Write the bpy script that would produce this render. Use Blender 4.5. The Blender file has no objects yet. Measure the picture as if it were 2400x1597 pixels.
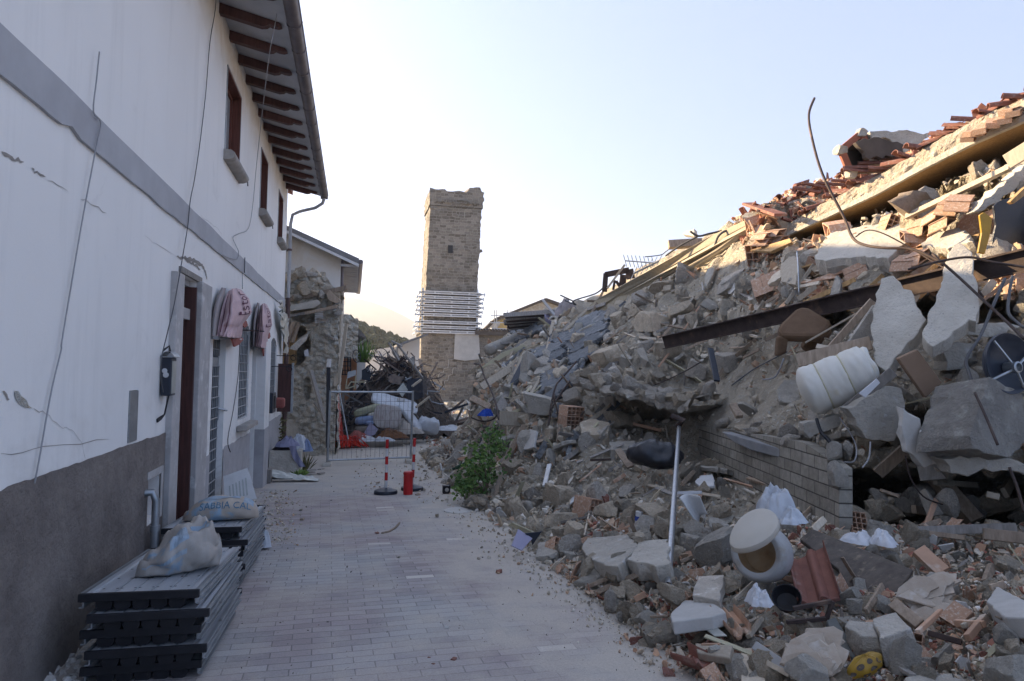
import bpy, bmesh, math, random
import numpy as np
from mathutils import Vector, Matrix, noise
R = math.radians
random.seed(7); rng = np.random.default_rng(7)
sc = bpy.context.scene
COL = sc.collection

# ------------------------------------------------------------------ camera
F, CX, CY, ROLL, EYE = 1600.0, 1200.0, 798.5, 0.017, 1.6
YAW, PITCH = R(12.9703), R(2.49725)
def cam_axes():
    ca, sa, cp, sp = math.cos(YAW), math.sin(YAW), math.cos(PITCH), math.sin(PITCH)
    def lv(x, y, z):                       # camera-ish (right, up, forward) -> world
        h, up = z*cp - y*sp, z*sp + y*cp
        return Vector((x*ca + h*sa, h*ca - x*sa, up))
    c, s = math.cos(ROLL), math.sin(ROLL)
    return lv(c, s, 0), lv(-s, c, 0), lv(0, 0, 1)
RW, UW, FW = cam_axes()                    # world right, up, forward of the camera
cd = bpy.data.cameras.new('camera'); cam = bpy.data.objects.new('camera', cd); COL.objects.link(cam)
cd.sensor_width = 36; cd.lens = 24.0; cd.clip_end = 20000; cd.clip_start = 0.05
mw = Matrix((( RW.x, UW.x, -FW.x, 0), (RW.y, UW.y, -FW.y, 0), (RW.z, UW.z, -FW.z, EYE), (0, 0, 0, 1)))
cam.matrix_world = mw
sc.camera = cam

# ------------------------------------------------------------------ light
SUN_AZ, SUN_EL = R(48), R(20.5)              # azimuth to the left of the street direction (+y)
sd = Vector((-math.sin(SUN_AZ)*math.cos(SUN_EL), math.cos(SUN_AZ)*math.cos(SUN_EL), math.sin(SUN_EL)))
w = bpy.data.worlds.new("World"); sc.world = w; w.use_nodes = True
nt = w.node_tree; bg = nt.nodes['Background']
sky = nt.nodes.new('ShaderNodeTexSky'); sky.sky_type = 'NISHITA'; sky.sun_disc = False
sky.sun_elevation = SUN_EL; sky.sun_rotation = -SUN_AZ
sky.altitude = 900; sky.air_density = 0.65; sky.dust_density = 6.0; sky.ozone_density = 5.5
veil = nt.nodes.new('ShaderNodeMix'); veil.data_type = 'RGBA'; veil.inputs[0].default_value = 0.68   # thin high haze evens out the clear sky
veil.inputs[7].default_value = (0.98, 1.14, 1.45, 1)
nt.links.new(sky.outputs[0], veil.inputs[6]); nt.links.new(veil.outputs[2], bg.inputs[0]); bg.inputs[1].default_value = 0.15
sl = bpy.data.lights.new('sun', 'SUN'); sl.energy = 4.4; sl.angle = R(0.6); sl.color = (1.0, 0.76, 0.47)
so = bpy.data.objects.new('sun', sl); COL.objects.link(so)
so.rotation_euler = sd.to_track_quat('Z', 'Y').to_euler()
vs = sc.view_settings; vs.view_transform = 'Standard'; vs.look = 'None'; vs.gamma = 1; vs.use_curve_mapping = False
vs.exposure = 2.05

# ------------------------------------------------------------------ pixel helpers (photograph pixels, 2400 wide)
C0 = Vector((0, 0, EYE))
def ray(u, v): return RW*((u-CX)/F) - UW*((v-CY)/F) + FW
def at_d(u, v, d): return C0 + ray(u, v)*d
def at_x(u, v, x): r = ray(u, v); return C0 + r*(x/r.x)
def at_y(u, v, y): r = ray(u, v); return C0 + r*(y/r.y)
def gz(y): return -0.038*min(max(y, 0.0), 16.0)
def d_g(u, v, up=0.0):
    r = ray(u, v); lo, hi = 0.1, 600.0
    for _ in range(50):
        m = (lo+hi)/2; q = C0 + r*m
        if q.z > gz(q.y)+up: lo = m
        else: hi = m
    return lo
def at_g(u, v, up=0.0): return at_d(u, v, d_g(u, v, up))

# ------------------------------------------------------------------ mesh builder
ORG = {}
def tag(o, label=None, cat=None, group=None, kind=None):
    if label: o['label'] = label
    if cat: o['category'] = cat
    if group: o['group'] = group
    if kind: o['kind'] = kind
    return o
def thing(name, label, cat, loc, group=None):
    o = bpy.data.objects.new(name, None); COL.objects.link(o); o.location = loc
    o.empty_display_size = 0.1; ORG[o.name] = Vector(loc)
    return tag(o, label, cat, group)
def link(name, me, parent=None, loc=(0, 0, 0)):
    o = bpy.data.objects.new(name, me); COL.objects.link(o)
    if parent: o.parent = parent
    o.location = loc
    return o
def basis(z, x=None):
    z = Vector(z).normalized()
    if x is None: x = Vector((1, 0, 0)) if abs(z.x) < 0.9 else Vector((0, 1, 0))
    y = z.cross(Vector(x)).normalized(); x = y.cross(z).normalized()
    return x, y, z
class MB:
    def __init__(s): s.v = []; s.f = []; s.mi = []; s.cur = 0
    def add(s, vs, fs):
        n = len(s.v); s.v += [Vector(p) for p in vs]
        for f in fs: s.f.append([n+i for i in f]); s.mi.append(s.cur)
        return s
    def box(s, lo, hi, M=None):
        x0, y0, z0 = lo; x1, y1, z1 = hi
        vs = [Vector(p) for p in ((x0,y0,z0),(x1,y0,z0),(x1,y1,z0),(x0,y1,z0),(x0,y0,z1),(x1,y0,z1),(x1,y1,z1),(x0,y1,z1))]
        if M is not None: vs = [M @ p for p in vs]
        return s.add(vs, [(0,3,2,1),(4,5,6,7),(0,1,5,4),(1,2,6,5),(2,3,7,6),(3,0,4,7)])
    def bar(s, p, q, w, h, up=(0, 0, 1), taper=1.0):
        p, q = Vector(p), Vector(q); z = (q-p).normalized(); up = Vector(up)
        x = z.cross(up)
        if x.length < 1e-4: x = z.cross(Vector((1, 0, 0.3)))
        x.normalize(); y = x.cross(z)
        vs = []
        for c, k in ((p, 1.0), (q, taper)):
            for a, b in ((-1,-1),(1,-1),(1,1),(-1,1)): vs.append(c + x*(a*w/2*k) + y*(b*h/2*k))
        return s.add(vs, [(0,1,2,3),(7,6,5,4),(0,4,5,1),(1,5,6,2),(2,6,7,3),(3,7,4,0)])
    def tube(s, pts, r, n=8, cap=True, closed=False):
        pts = [Vector(p) for p in pts]; N = len(pts); rs = r if isinstance(r, (list, tuple)) else [r]*N
        base = len(s.v); px = None; fs = []; vs = []
        for i, p in enumerate(pts):
            if closed: t = pts[(i+1) % N] - pts[i-1]
            else: t = pts[min(i+1, N-1)] - pts[max(i-1, 0)]
            x, y, z = basis(t, px); px = x
            for k in range(n):
                a = 2*math.pi*k/n; vs.append(p + x*(math.cos(a)*rs[i]) + y*(math.sin(a)*rs[i]))
        for i in range(N if closed else N-1):
            j = (i+1) % N
            for k in range(n): fs.append((i*n+k, i*n+(k+1) % n, j*n+(k+1) % n, j*n+k))
        if cap and not closed: fs.append(tuple(range(n-1, -1, -1))); fs.append(tuple((N-1)*n+k for k in range(n)))
        return s.add(vs, fs)
    def prism(s, poly, d):
        poly = [Vector(p) for p in poly]; d = Vector(d); n = len(poly)
        vs = poly + [p + d for p in poly]
        fs = [tuple(range(n)), tuple(range(2*n-1, n-1, -1))] + [(i, i+n, (i+1) % n + n, (i+1) % n) for i in range(n)]
        return s.add(vs, fs)
    def grid(s, P, nu, nv, wrap=False):
        n = nu
        vs = [P(i, j) for j in range(nv) for i in range(nu)]
        fs = []
        for j in range(nv-1):
            for i in range(nu if wrap else nu-1): fs.append((j*n+i, j*n+(i+1) % n, (j+1)*n+(i+1) % n, (j+1)*n+i))
        return s.add(vs, fs)
    def lathe(s, c, axis, prof, n=24, x=None, sx=1.0):
        X, Y, Z = basis(axis, x); c = Vector(c)
        return s.grid(lambda i, j: c + Z*prof[j][1] + X*(prof[j][0]*sx*math.cos(2*math.pi*i/n)) + Y*(prof[j][0]*math.sin(2*math.pi*i/n)), n, len(prof), True)
    def mesh(s, name, mats, org=(0, 0, 0), smooth=False, fix=True):
        me = bpy.data.meshes.new(name); o = Vector(org)
        me.from_pydata([tuple(p - o) for p in s.v], [], s.f)
        for m in (mats if isinstance(mats, (list, tuple)) else [mats]): me.materials.append(m)
        if any(s.mi): me.polygons.foreach_set('material_index', s.mi)
        if fix:
            bm = bmesh.new(); bm.from_mesh(me); bmesh.ops.recalc_face_normals(bm, faces=bm.faces); bm.to_mesh(me); bm.free()
        if smooth:
            me.polygons.foreach_set('use_smooth', [True]*len(me.polygons))
            if smooth != 'all': me.set_sharp_from_angle(angle=R(smooth if smooth is not True else 40))
        me.update()
        return me
    def build(s, name, mats, parent=None, label=None, cat=None, group=None, kind=None, smooth=False, fix=True, bevel=0):
        if parent is not None:
            p = parent; base = Vector((0, 0, 0))
            base = ORG[p.name]
            me = s.mesh(name, mats, base, smooth, fix); o = link(name, me, parent); ORG[o.name] = base
        else:
            lo = Vector((min(p.x for p in s.v), min(p.y for p in s.v), min(p.z for p in s.v)))
            hi = Vector((max(p.x for p in s.v), max(p.y for p in s.v), max(p.z for p in s.v)))
            c = (lo+hi)/2; c.z = lo.z
            me = s.mesh(name, mats, c, smooth, fix); o = link(name, me, None, c); ORG[o.name] = c
        if bevel:
            md = o.modifiers.new('bevel', 'BEVEL'); md.width = bevel; md.segments = 2; md.limit_method = 'ANGLE'
        return tag(o, label, cat, group, kind)

# ------------------------------------------------------------------ materials
MATS = {}
def new_mat(name):
    m = bpy.data.materials.new(name); m.use_nodes = True; n = m.node_tree
    return m, n, n.nodes['Principled BSDF']
def N(n, t, **k):
    x = n.nodes.new('ShaderNode'+t)
    for a, b in k.items():
        if a.startswith('i_'): x.inputs[a[2:].replace('_', ' ')].default_value = b
        else: setattr(x, a, b)
    return x
def mixc(n, fac, a, b, mode='MIX'):
    x = n.nodes.new('ShaderNodeMix'); x.data_type = 'RGBA'; x.blend_type = mode
    for s, val in ((0, fac), (6, a), (7, b)):
        if hasattr(val, 'is_output') or isinstance(val, bpy.types.NodeSocket): n.links.new(val, x.inputs[s])
        else: x.inputs[s].default_value = val if s == 0 else (*val, 1) if len(val) == 3 else val
    return x.outputs[2]
def ramp(n, src, a, b, ca=0.0, cb=1.0):
    x = n.nodes.new('ShaderNodeMapRange'); x.inputs[1].default_value = a; x.inputs[2].default_value = b
    x.inputs[3].default_value = ca; x.inputs[4].default_value = cb; n.links.new(src, x.inputs[0]); return x.outputs[0]
def noise_t(n, vec, scale, detail=6, rough=0.6, dist=0.0):
    x = N(n, 'TexNoise'); x.inputs['Scale'].default_value = scale; x.inputs['Detail'].default_value = detail
    x.inputs['Roughness'].default_value = rough; x.inputs['Distortion'].default_value = dist
    n.links.new(vec, x.inputs['Vector']); return x.outputs['Fac']
def bumpn(n, h, strength, dist, prev=None):
    b = N(n, 'Bump'); b.inputs['Strength'].default_value = strength; b.inputs['Distance'].default_value = dist
    n.links.new(h, b.inputs['Height'])
    if prev: n.links.new(prev, b.inputs['Normal'])
    return b.outputs[0]
def mapped(n, vec, scale=(1, 1, 1), rot=(0, 0, 0), loc=(0, 0, 0)):
    x = N(n, 'Mapping'); x.inputs['Scale'].default_value = scale; x.inputs['Rotation'].default_value = rot; x.inputs['Location'].default_value = loc
    n.links.new(vec, x.inputs[0]); return x.outputs[0]
PALE = {n: 1.56 for n in ('concrete', 'pale_concrete', 'rubble_stone', 'grey_stone', 'mortar_dust', 'clay_tile', 'old_wood', 'grey_wood', 'pale_wood', 'dusty_earth', 'jamb_stone', 'grey_cement_band', 'smooth_plinth', 'tan_soffit', 'roof_mortar', 'ledge_mortar')}
PALE.update({'roughcast': 1.75, 'ruin_masonry': 1.6, 'plaster_chip': 0.88, 'white_cloth': 0.9, 'white_paint': 0.88, 'small_rubble': 1.5, 'mortar_dust': 1.62, 'pale_concrete': 1.3, 'clay_tile': 1.3, 'pale_wood': 1.2, 'tan_soffit': 1.4, 'grey_cement_band': 1.2, 'jamb_stone': 1.25})
def M(name, c1, c2=None, scale=3.0, rough=0.85, bump=0.3, bscale=40, bdist=0.01, var=0.15, metal=0.0, stretch=(1, 1, 1), c3=None, s3=12.0, t3=(0.55, 0.7), attr=None, spec=0.3, world=False):
    """general weathered material: two tones over noise, optional spots c3, value varied from object to object"""
    if name in MATS: return MATS[name]
    if name in PALE: k_ = PALE[name]; c1 = tuple(x*k_ for x in c1); c2 = tuple(x*k_ for x in c2) if c2 else None; c3 = tuple(min(.62, x*k_) for x in c3) if c3 else None
    m, n, b = new_mat(name)
    co = N(n, 'TexCoord'); oi = N(n, 'ObjectInfo')
    if world: vec = N(n, 'NewGeometry').outputs['Position']
    else:
        ad = N(n, 'VectorMath', operation='ADD'); n.links.new(co.outputs['Object'], ad.inputs[0])
        mu = N(n, 'VectorMath', operation='SCALE'); mu.inputs['Scale'].default_value = 37.0
        cb = N(n, 'CombineXYZ'); n.links.new(oi.outputs['Random'], cb.inputs[0]); n.links.new(oi.outputs['Random'], cb.inputs[2])
        n.links.new(cb.outputs[0], mu.inputs[0]); n.links.new(mu.outputs[0], ad.inputs[1]); vec = ad.outputs[0]
    vec = mapped(n, vec, stretch)
    f = noise_t(n, vec, scale, 7, 0.65)
    c = mixc(n, ramp(n, f, 0.35, 0.65), c1, c2 or tuple(x*0.7 for x in c1))
    if c3:
        g = noise_t(n, vec, s3, 5, 0.6); c = mixc(n, ramp(n, g, *t3), c, c3)
    if var:
        v = ramp(n, oi.outputs['Random'], 0, 1, 1-var, 1+var)
        vv = N(n, 'VectorMath', operation='SCALE'); n.links.new(c, vv.inputs[0]); n.links.new(v, vv.inputs['Scale']); c = vv.outputs[0]
    if attr:
        a = N(n, 'Attribute', attribute_name=attr); c = mixc(n, 1.0, c, a.outputs['Color'], 'MULTIPLY')
    n.links.new(c, b.inputs['Base Color'])
    b.inputs['Roughness'].default_value = rough; b.inputs['Metallic'].default_value = metal
    b.inputs['Specular IOR Level'].default_value = spec
    if bump:
        h = noise_t(n, vec, bscale, 8, 0.75); nb = bumpn(n, h, bump, bdist)
        if bump > 0.45: nb = bumpn(n, noise_t(n, vec, bscale/6, 6, 0.7), min(1.0, bump*1.2), bdist*3, nb)
        n.links.new(nb, b.inputs['Normal'])
    MATS[name] = m
    return m

def pavers():
    m, n, b = new_mat('pavers'); pos = N(n, 'NewGeometry').outputs['Position']
    warp = N(n, 'TexNoise'); warp.inputs['Scale'].default_value = 0.35; n.links.new(pos, warp.inputs[0])
    wv = N(n, 'VectorMath', operation='SCALE'); wv.inputs['Scale'].default_value = 0.10; n.links.new(warp.outputs['Color'], wv.inputs[0])
    ad = N(n, 'VectorMath', operation='ADD'); n.links.new(pos, ad.inputs[0]); n.links.new(wv.outputs[0], ad.inputs[1])
    vec = mapped(n, ad.outputs[0], rot=(0, 0, R(-2.0)))
    br = N(n, 'TexBrick', offset=0.5, squash=1.0); n.links.new(vec, br.inputs['Vector'])
    br.inputs['Scale'].default_value = 1.0; br.inputs['Brick Width'].default_value = 0.25; br.inputs['Row Height'].default_value = 0.1
    br.inputs['Mortar Size'].default_value = 0.0045; br.inputs['Mortar Smooth'].default_value = 0.35; br.inputs['Bias'].default_value = 0.0
    br.inputs['Color1'].default_value = (0.0, 0.0, 0.0, 1); br.inputs['Color2'].default_value = (1, 1, 1, 1); br.inputs['Mortar'].default_value = (0.5, 0.5, 0.5, 1)
    big = noise_t(n, pos, 0.55, 4, 0.55); mid = noise_t(n, pos, 2.3, 6, 0.65); fine = noise_t(n, pos, 90, 5, 0.7)
    mauve = mixc(n, br.outputs['Color'], (0.24, 0.205, 0.208), (0.325, 0.285, 0.285))
    grey = mixc(n, br.outputs['Color'], (0.275, 0.275, 0.28), (0.365, 0.36, 0.36))
    c = mixc(n, ramp(n, big, 0.42, 0.58), mauve, grey)
    wn = N(n, 'TexWhiteNoise'); 
    # a few pale replaced pavers
    br2 = N(n, 'TexBrick', offset=0.5, squash=1.0); n.links.new(vec, br2.inputs['Vector'])
    for k, v in (('Scale', 1.0), ('Brick Width', 0.25), ('Row Height', 0.1), ('Mortar Size', 0.0)): br2.inputs[k].default_value = v
    br2.inputs['Color1'].default_value = (0, 0, 0, 1); br2.inputs['Color2'].default_value = (1, 1, 1, 1); br2.inputs['Bias'].default_value = 0
    c = mixc(n, ramp(n, br2.outputs['Color'], 0.985, 0.992), c, (0.52, 0.49, 0.45))
    # dust: patches, joints, edges of the street
    sx = N(n, 'SeparateXYZ'); n.links.new(pos, sx.inputs[0])
    e1 = ramp(n, sx.outputs[0], 0.45, 1.9); e2 = ramp(n, sx.outputs[0], -1.0, -1.6, 0, 0.55); e3 = ramp(n, sx.outputs[1], 9.5, 16.0, 0, 0.85)
    mx = N(n, 'Math', operation='MAXIMUM'); n.links.new(e1, mx.inputs[0]); n.links.new(e2, mx.inputs[1])
    mx2 = N(n, 'Math', operation='MAXIMUM'); n.links.new(mx.outputs[0], mx2.inputs[0]); n.links.new(e3, mx2.inputs[1])
    du = ramp(n, mid, 0.34, 0.74, -0.25, 0.85)
    sm = N(n, 'Math', operation='ADD', use_clamp=True); n.links.new(du, sm.inputs[0]); n.links.new(mx2.outputs[0], sm.inputs[1])
    dustc = mixc(n, fine, (0.36, 0.325, 0.28), (0.46, 0.42, 0.37))
    c = mixc(n, ramp(n, sm.outputs[0], 0.0, 1.0, 0.06, 0.92), c, dustc)
    jn = N(n, 'Math', operation='MULTIPLY'); n.links.new(br.outputs['Fac'], jn.inputs[0]); n.links.new(ramp(n, sm.outputs[0], 0.0, 0.8, 0.72, 0.05), jn.inputs[1])
    c = mixc(n, jn.outputs[0], c, (0.12, 0.11, 0.108))
    sp = noise_t(n, pos, 28, 3, 0.5); c = mixc(n, ramp(n, sp, 0.70, 0.74, 0, 0.6), c, (0.09, 0.08, 0.075))
    ft = N(n, 'VectorMath', operation='SCALE'); n.links.new(c, ft.inputs[0]); n.links.new(ramp(n, fine, 0.3, 0.7, 0.98, 1.28), ft.inputs['Scale'])
    n.links.new(ft.outputs[0], b.inputs['Base Color']); b.inputs['Roughness'].default_value = 0.82; b.inputs['Specular IOR Level'].default_value = 0.3
    inv = N(n, 'Math', operation='SUBTRACT'); inv.inputs[0].default_value = 1.0; n.links.new(jn.outputs[0], inv.inputs[1])
    b1 = bumpn(n, inv.outputs[0], 0.55, 0.006); b2 = bumpn(n, fine, 0.25, 0.003, b1); b3 = bumpn(n, br2.outputs['Color'], 0.12, 0.004, b2)
    n.links.new(b3, b.inputs['Normal'])
    return m

def masonry(name, c1, c2, mortar, bw, rh, ms=0.02, bump=0.6, dark=None, warp=0.06, wscale=1.5, world=True, stainscale=0.5):
    """coursed blocks in the plane of the wall: (x+y, z)"""
    m, n, b = new_mat(name)
    pos = N(n, 'TexCoord').outputs['Object'] if not world else N(n, 'NewGeometry').outputs['Position']
    wn = N(n, 'TexNoise'); wn.inputs['Scale'].default_value = wscale; n.links.new(pos, wn.inputs[0])
    wv = N(n, 'VectorMath', operation='SCALE'); wv.inputs['Scale'].default_value = warp; n.links.new(wn.outputs['Color'], wv.inputs[0])
    ad = N(n, 'VectorMath', operation='ADD'); n.links.new(pos, ad.inputs[0]); n.links.new(wv.outputs[0], ad.inputs[1])
    sx = N(n, 'SeparateXYZ'); n.links.new(ad.outputs[0], sx.inputs[0])
    s = N(n, 'Math', operation='ADD'); n.links.new(sx.outputs[0], s.inputs[0]); n.links.new(sx.outputs[1], s.inputs[1])
    cb = N(n, 'CombineXYZ'); n.links.new(s.outputs[0], cb.inputs[0]); n.links.new(sx.outputs[2], cb.inputs[1])
    br = N(n, 'TexBrick', offset=0.37, squash=0.7, squash_frequency=3); n.links.new(cb.outputs[0], br.inputs['Vector'])
    for k, v in (('Scale', 1.0), ('Brick Width', bw), ('Row Height', rh), ('Mortar Size', ms), ('Mortar Smooth', 0.3), ('Bias', 0.0)): br.inputs[k].default_value = v
    br.inputs['Color1'].default_value = (0, 0, 0, 1); br.inputs['Color2'].default_value = (1, 1, 1, 1); br.inputs['Mortar'].default_value = (0.5, 0.5, 0.5, 1)
    c = mixc(n, br.outputs['Color'], c1, c2)
    if dark: c = mixc(n, ramp(n, br.outputs['Color'], 0.86, 0.93, 0, 0.75), c, dark)
    c = mixc(n, br.outputs['Fac'], c, mortar)
    st = noise_t(n, pos, stainscale, 6, 0.65); fi = noise_t(n, pos, 14, 8, 0.7)
    c = mixc(n, ramp(n, st, 0.45, 0.7, 0, 0.5), c, tuple(x*0.62 for x in c1))
    ft = N(n, 'VectorMath', operation='SCALE'); n.links.new(c, ft.inputs[0]); n.links.new(ramp(n, fi, 0.3, 0.7, 0.75, 1.2), ft.inputs['Scale'])
    n.links.new(ft.outputs[0], b.inputs['Base Color']); b.inputs['Roughness'].default_value = 0.92; b.inputs['Specular IOR Level'].default_value = 0.15
    inv = N(n, 'Math', operation='SUBTRACT'); inv.inputs[0].default_value = 1.0; n.links.new(br.outputs['Fac'], inv.inputs[1])
    b1 = bumpn(n, inv.outputs[0], bump, 0.03); n.links.new(bumpn(n, fi, 0.4, 0.03, b1), b.inputs['Normal'])
    return m

def plaster(name, base, stain, streak=0.35, world=True):
    m, n, b = new_mat(name); pos = N(n, 'NewGeometry').outputs['Position']
    big = noise_t(n, pos, 0.5, 5, 0.55); mid = noise_t(n, pos, 4, 7, 0.7); fine = noise_t(n, pos, 60, 6, 0.7)
    stv = mapped(n, pos, (3.0, 3.0, 0.22)); st = noise_t(n, stv, 1.6, 6, 0.7)
    c = mixc(n, ramp(n, big, 0.35, 0.7, 0, 0.55), base, stain)
    c = mixc(n, ramp(n, st, 0.52, 0.75, 0, streak), c, tuple(x*0.8 for x in stain))
    c = mixc(n, ramp(n, mid, 0.66, 0.74, 0, 0.30), c, tuple(x*0.68 for x in stain))
    sz = N(n, 'SeparateXYZ'); n.links.new(pos, sz.inputs[0]); pat = noise_t(n, pos, 1.3, 8, 0.7, 0.6)
    ev = N(n, 'Math', operation='MULTIPLY'); n.links.new(ramp(n, sz.outputs[2], 4.9, 5.75, 0, 0.75), ev.inputs[0]); n.links.new(ramp(n, pat, 0.40, 0.62), ev.inputs[1])
    c = mixc(n, ev.outputs[0], c, (0.52, 0.44, 0.33))
    lo = N(n, 'Math', operation='MULTIPLY'); n.links.new(ramp(n, sz.outputs[2], 1.9, 0.4, 0, 0.65), lo.inputs[0]); n.links.new(ramp(n, pat, 0.48, 0.66), lo.inputs[1])
    c = mixc(n, lo.outputs[0], c, (0.44, 0.41, 0.38))
    c = mixc(n, ramp(n, pat, 0.60, 0.64, 0, 0.16), c, tuple(x*0.72 for x in stain))
    n.links.new(c, b.inputs['Base Color']); b.inputs['Roughness'].default_value = 0.9; b.inputs['Specular IOR Level'].default_value = 0.2
    b1 = bumpn(n, mid, 0.22, 0.012); n.links.new(bumpn(n, fine, 0.2, 0.003, b1), b.inputs['Normal'])
    return m

def wood(name, c1, c2, rough=0.75, sc_=1.0):
    return M(name, c1, c2, scale=5*sc_, rough=rough, bump=0.25, bscale=18, bdist=0.004, var=0.25, stretch=(6, 6, 0.6))

m_pav = pavers()
m_plaster = plaster('white_plaster', (0.80, 0.79, 0.77), (0.70, 0.69, 0.67), 0.35)
m_gable = plaster('far_plaster', (0.62, 0.60, 0.57), (0.55, 0.53, 0.50), 0.15)
m_band = M('grey_cement_band', (0.36, 0.365, 0.38), (0.30, 0.30, 0.315), scale=2, bump=0.25, bscale=70, bdist=0.004, var=0)
m_plinth = M('roughcast', (0.215, 0.188, 0.172), (0.135, 0.118, 0.11), scale=3, bump=1.0, bscale=75, bdist=0.02, var=0, c3=(0.42, 0.41, 0.41), s3=3.5, t3=(0.68, 0.80), world=True)
m_plinth2 = M('smooth_plinth', (0.27, 0.265, 0.275), (0.22, 0.215, 0.22), scale=4, bump=0.3, bscale=80, bdist=0.006, var=0, world=True)
m_jamb = M('jamb_stone', (0.34, 0.325, 0.32), (0.27, 0.26, 0.255), scale=4, bump=0.3, bscale=60, bdist=0.005, var=0.08, c3=(0.45, 0.44, 0.43), s3=6)
m_sill = M('sill_stone', (0.36, 0.34, 0.315), (0.25, 0.235, 0.22), scale=6, bump=0.4, bscale=50, var=0.1)
m_door = wood('dark_red_wood', (0.080, 0.034, 0.029), (0.048, 0.022, 0.02), 0.45)
m_rafter = wood('rafter_wood', (0.105, 0.052, 0.046), (0.066, 0.034, 0.031), 0.6)
m_winwood = wood('window_wood', (0.16, 0.06, 0.045), (0.10, 0.04, 0.03), 0.5)
m_soffit = M('soffit', (0.45, 0.45, 0.46), (0.36, 0.36, 0.37), scale=2, bump=0.1, var=0)
m_gutter = M('gutter_metal', (0.17, 0.15, 0.155), (0.11, 0.095, 0.10), scale=5, rough=0.5, bump=0.05, metal=0.3, var=0)
m_copper = M('downpipe_metal', (0.12, 0.075, 0.07), (0.09, 0.06, 0.055), scale=5, rough=0.5, bump=0.05, metal=0.3, var=0)
m_steel = M('grey_steel', (0.40, 0.42, 0.44), (0.29, 0.31, 0.33), scale=6, rough=0.40, bump=0.08, metal=0.7, var=0.1, c3=(0.16, 0.15, 0.14), s3=9, t3=(0.6, 0.75))
m_galv = M('galvanised', (0.45, 0.47, 0.50), (0.36, 0.38, 0.40), scale=20, rough=0.38, bump=0.05, metal=0.8, var=0.05)
m_grille = M('grille_metal', (0.30, 0.315, 0.33), (0.24, 0.25, 0.26), scale=10, rough=0.5, bump=0.05, metal=0.4, var=0)
m_darkglass, n_, b_ = new_mat('dark_glass'); b_.inputs['Base Color'].default_value = (0.012, 0.014, 0.018, 1); b_.inputs['Roughness'].default_value = 0.35; b_.inputs['Specular IOR Level'].default_value = 0.2
m_paleglass, n_, b_ = new_mat('pale_glass'); b_.inputs['Base Color'].default_value = (0.28, 0.30, 0.32, 1); b_.inputs['Roughness'].default_value = 0.25
m_cable = M('cable', (0.10, 0.10, 0.105), (0.07, 0.07, 0.075), bump=0, var=0.2, rough=0.6)
m_palecable = M('pale_cable', (0.34, 0.34, 0.35), (0.28, 0.28, 0.29), bump=0, var=0.1, rough=0.6)
m_black = M('black_plastic', (0.022, 0.022, 0.026), (0.014, 0.014, 0.017), scale=8, rough=0.5, bump=0.08, var=0.1, c3=(0.16, 0.16, 0.165), s3=7, t3=(0.69, 0.78))
m_deck = M('deck_steel', (0.50, 0.52, 0.55), (0.38, 0.40, 0.43), scale=3, rough=0.40, bump=0.06, metal=0.2, var=0.08, stretch=(4, 0.5, 4))
m_sack = M('sack', (0.40, 0.375, 0.35), (0.33, 0.30, 0.27), scale=5, rough=0.7, bump=0.2, bscale=30, var=0.05, c3=(0.22, 0.32, 0.43), s3=3.2, t3=(0.55, 0.62))
m_sack2 = M('printed_sack', (0.46, 0.40, 0.335), (0.36, 0.31, 0.265), scale=4, rough=0.7, bump=0.15, bscale=30, var=0, c3=(0.28, 0.39, 0.49), s3=3.6, t3=(0.56, 0.62))
m_blueink = M('blue_ink', (0.10, 0.21, 0.31), (0.08, 0.17, 0.26), bump=0, var=0)
m_pink = M('pink_canvas', (0.60, 0.43, 0.435), (0.52, 0.375, 0.385), scale=3, bump=0.1, bscale=120, var=0.03)
m_pinkdk = M('faded_canvas_side', (0.36, 0.32, 0.315), (0.28, 0.25, 0.25), scale=3, bump=0.1, bscale=120, var=0)
m_red_lining = M('awning_lining', (0.34, 0.115, 0.095), (0.25, 0.08, 0.07), scale=4, bump=0.1, var=0.1)
m_ink = M('maroon_ink', (0.13, 0.04, 0.075), (0.10, 0.03, 0.06), bump=0, var=0)
m_white = M('white_paint', (0.72, 0.72, 0.72), (0.6, 0.6, 0.6), scale=4, rough=0.5, bump=0.06, var=0.05)
m_red = M('red_paint', (0.50, 0.022, 0.025), (0.38, 0.018, 0.02), scale=4, rough=0.4, bump=0.04, var=0.03)
m_net = M('red_plastic_net', (0.62, 0.045, 0.022), (0.5, 0.03, 0.02), bump=0, rough=0.5, var=0.1)
m_conc = M('concrete', (0.36, 0.335, 0.295), (0.26, 0.24, 0.21), scale=3, bump=0.7, bscale=45, bdist=0.02, var=0.14, c3=(0.46, 0.435, 0.395), s3=9, t3=(0.58, 0.72))
m_concpale = M('pale_concrete', (0.43, 0.405, 0.36), (0.34, 0.315, 0.275), scale=3, bump=0.6, bscale=55, bdist=0.02, var=0.08, c3=(0.22, 0.205, 0.19), s3=38, t3=(0.62, 0.7))
m_stone = M('rubble_stone', (0.36, 0.305, 0.235), (0.25, 0.21, 0.16), scale=5, bump=0.7, bscale=30, bdist=0.02, var=0.28, c3=(0.42, 0.385, 0.34), s3=14, t3=(0.55, 0.72))
m_stone2 = M('grey_stone', (0.32, 0.29, 0.25), (0.22, 0.20, 0.175), scale=5, bump=0.7, bscale=30, bdist=0.02, var=0.25, c3=(0.40, 0.38, 0.35), s3=11, t3=(0.55, 0.7))
m_dust = M('mortar_dust', (0.36, 0.315, 0.25), (0.27, 0.235, 0.185), scale=1.6, bump=1.0, bscale=16, bdist=0.08, var=0, c3=(0.43, 0.40, 0.36), s3=26, t3=(0.56, 0.66), world=True)
m_bits = M('small_rubble', (0.9, 0.9, 0.9), (0.7, 0.7, 0.7), scale=20, bump=0.4, bscale=60, var=0, attr='tint', world=True)
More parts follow.
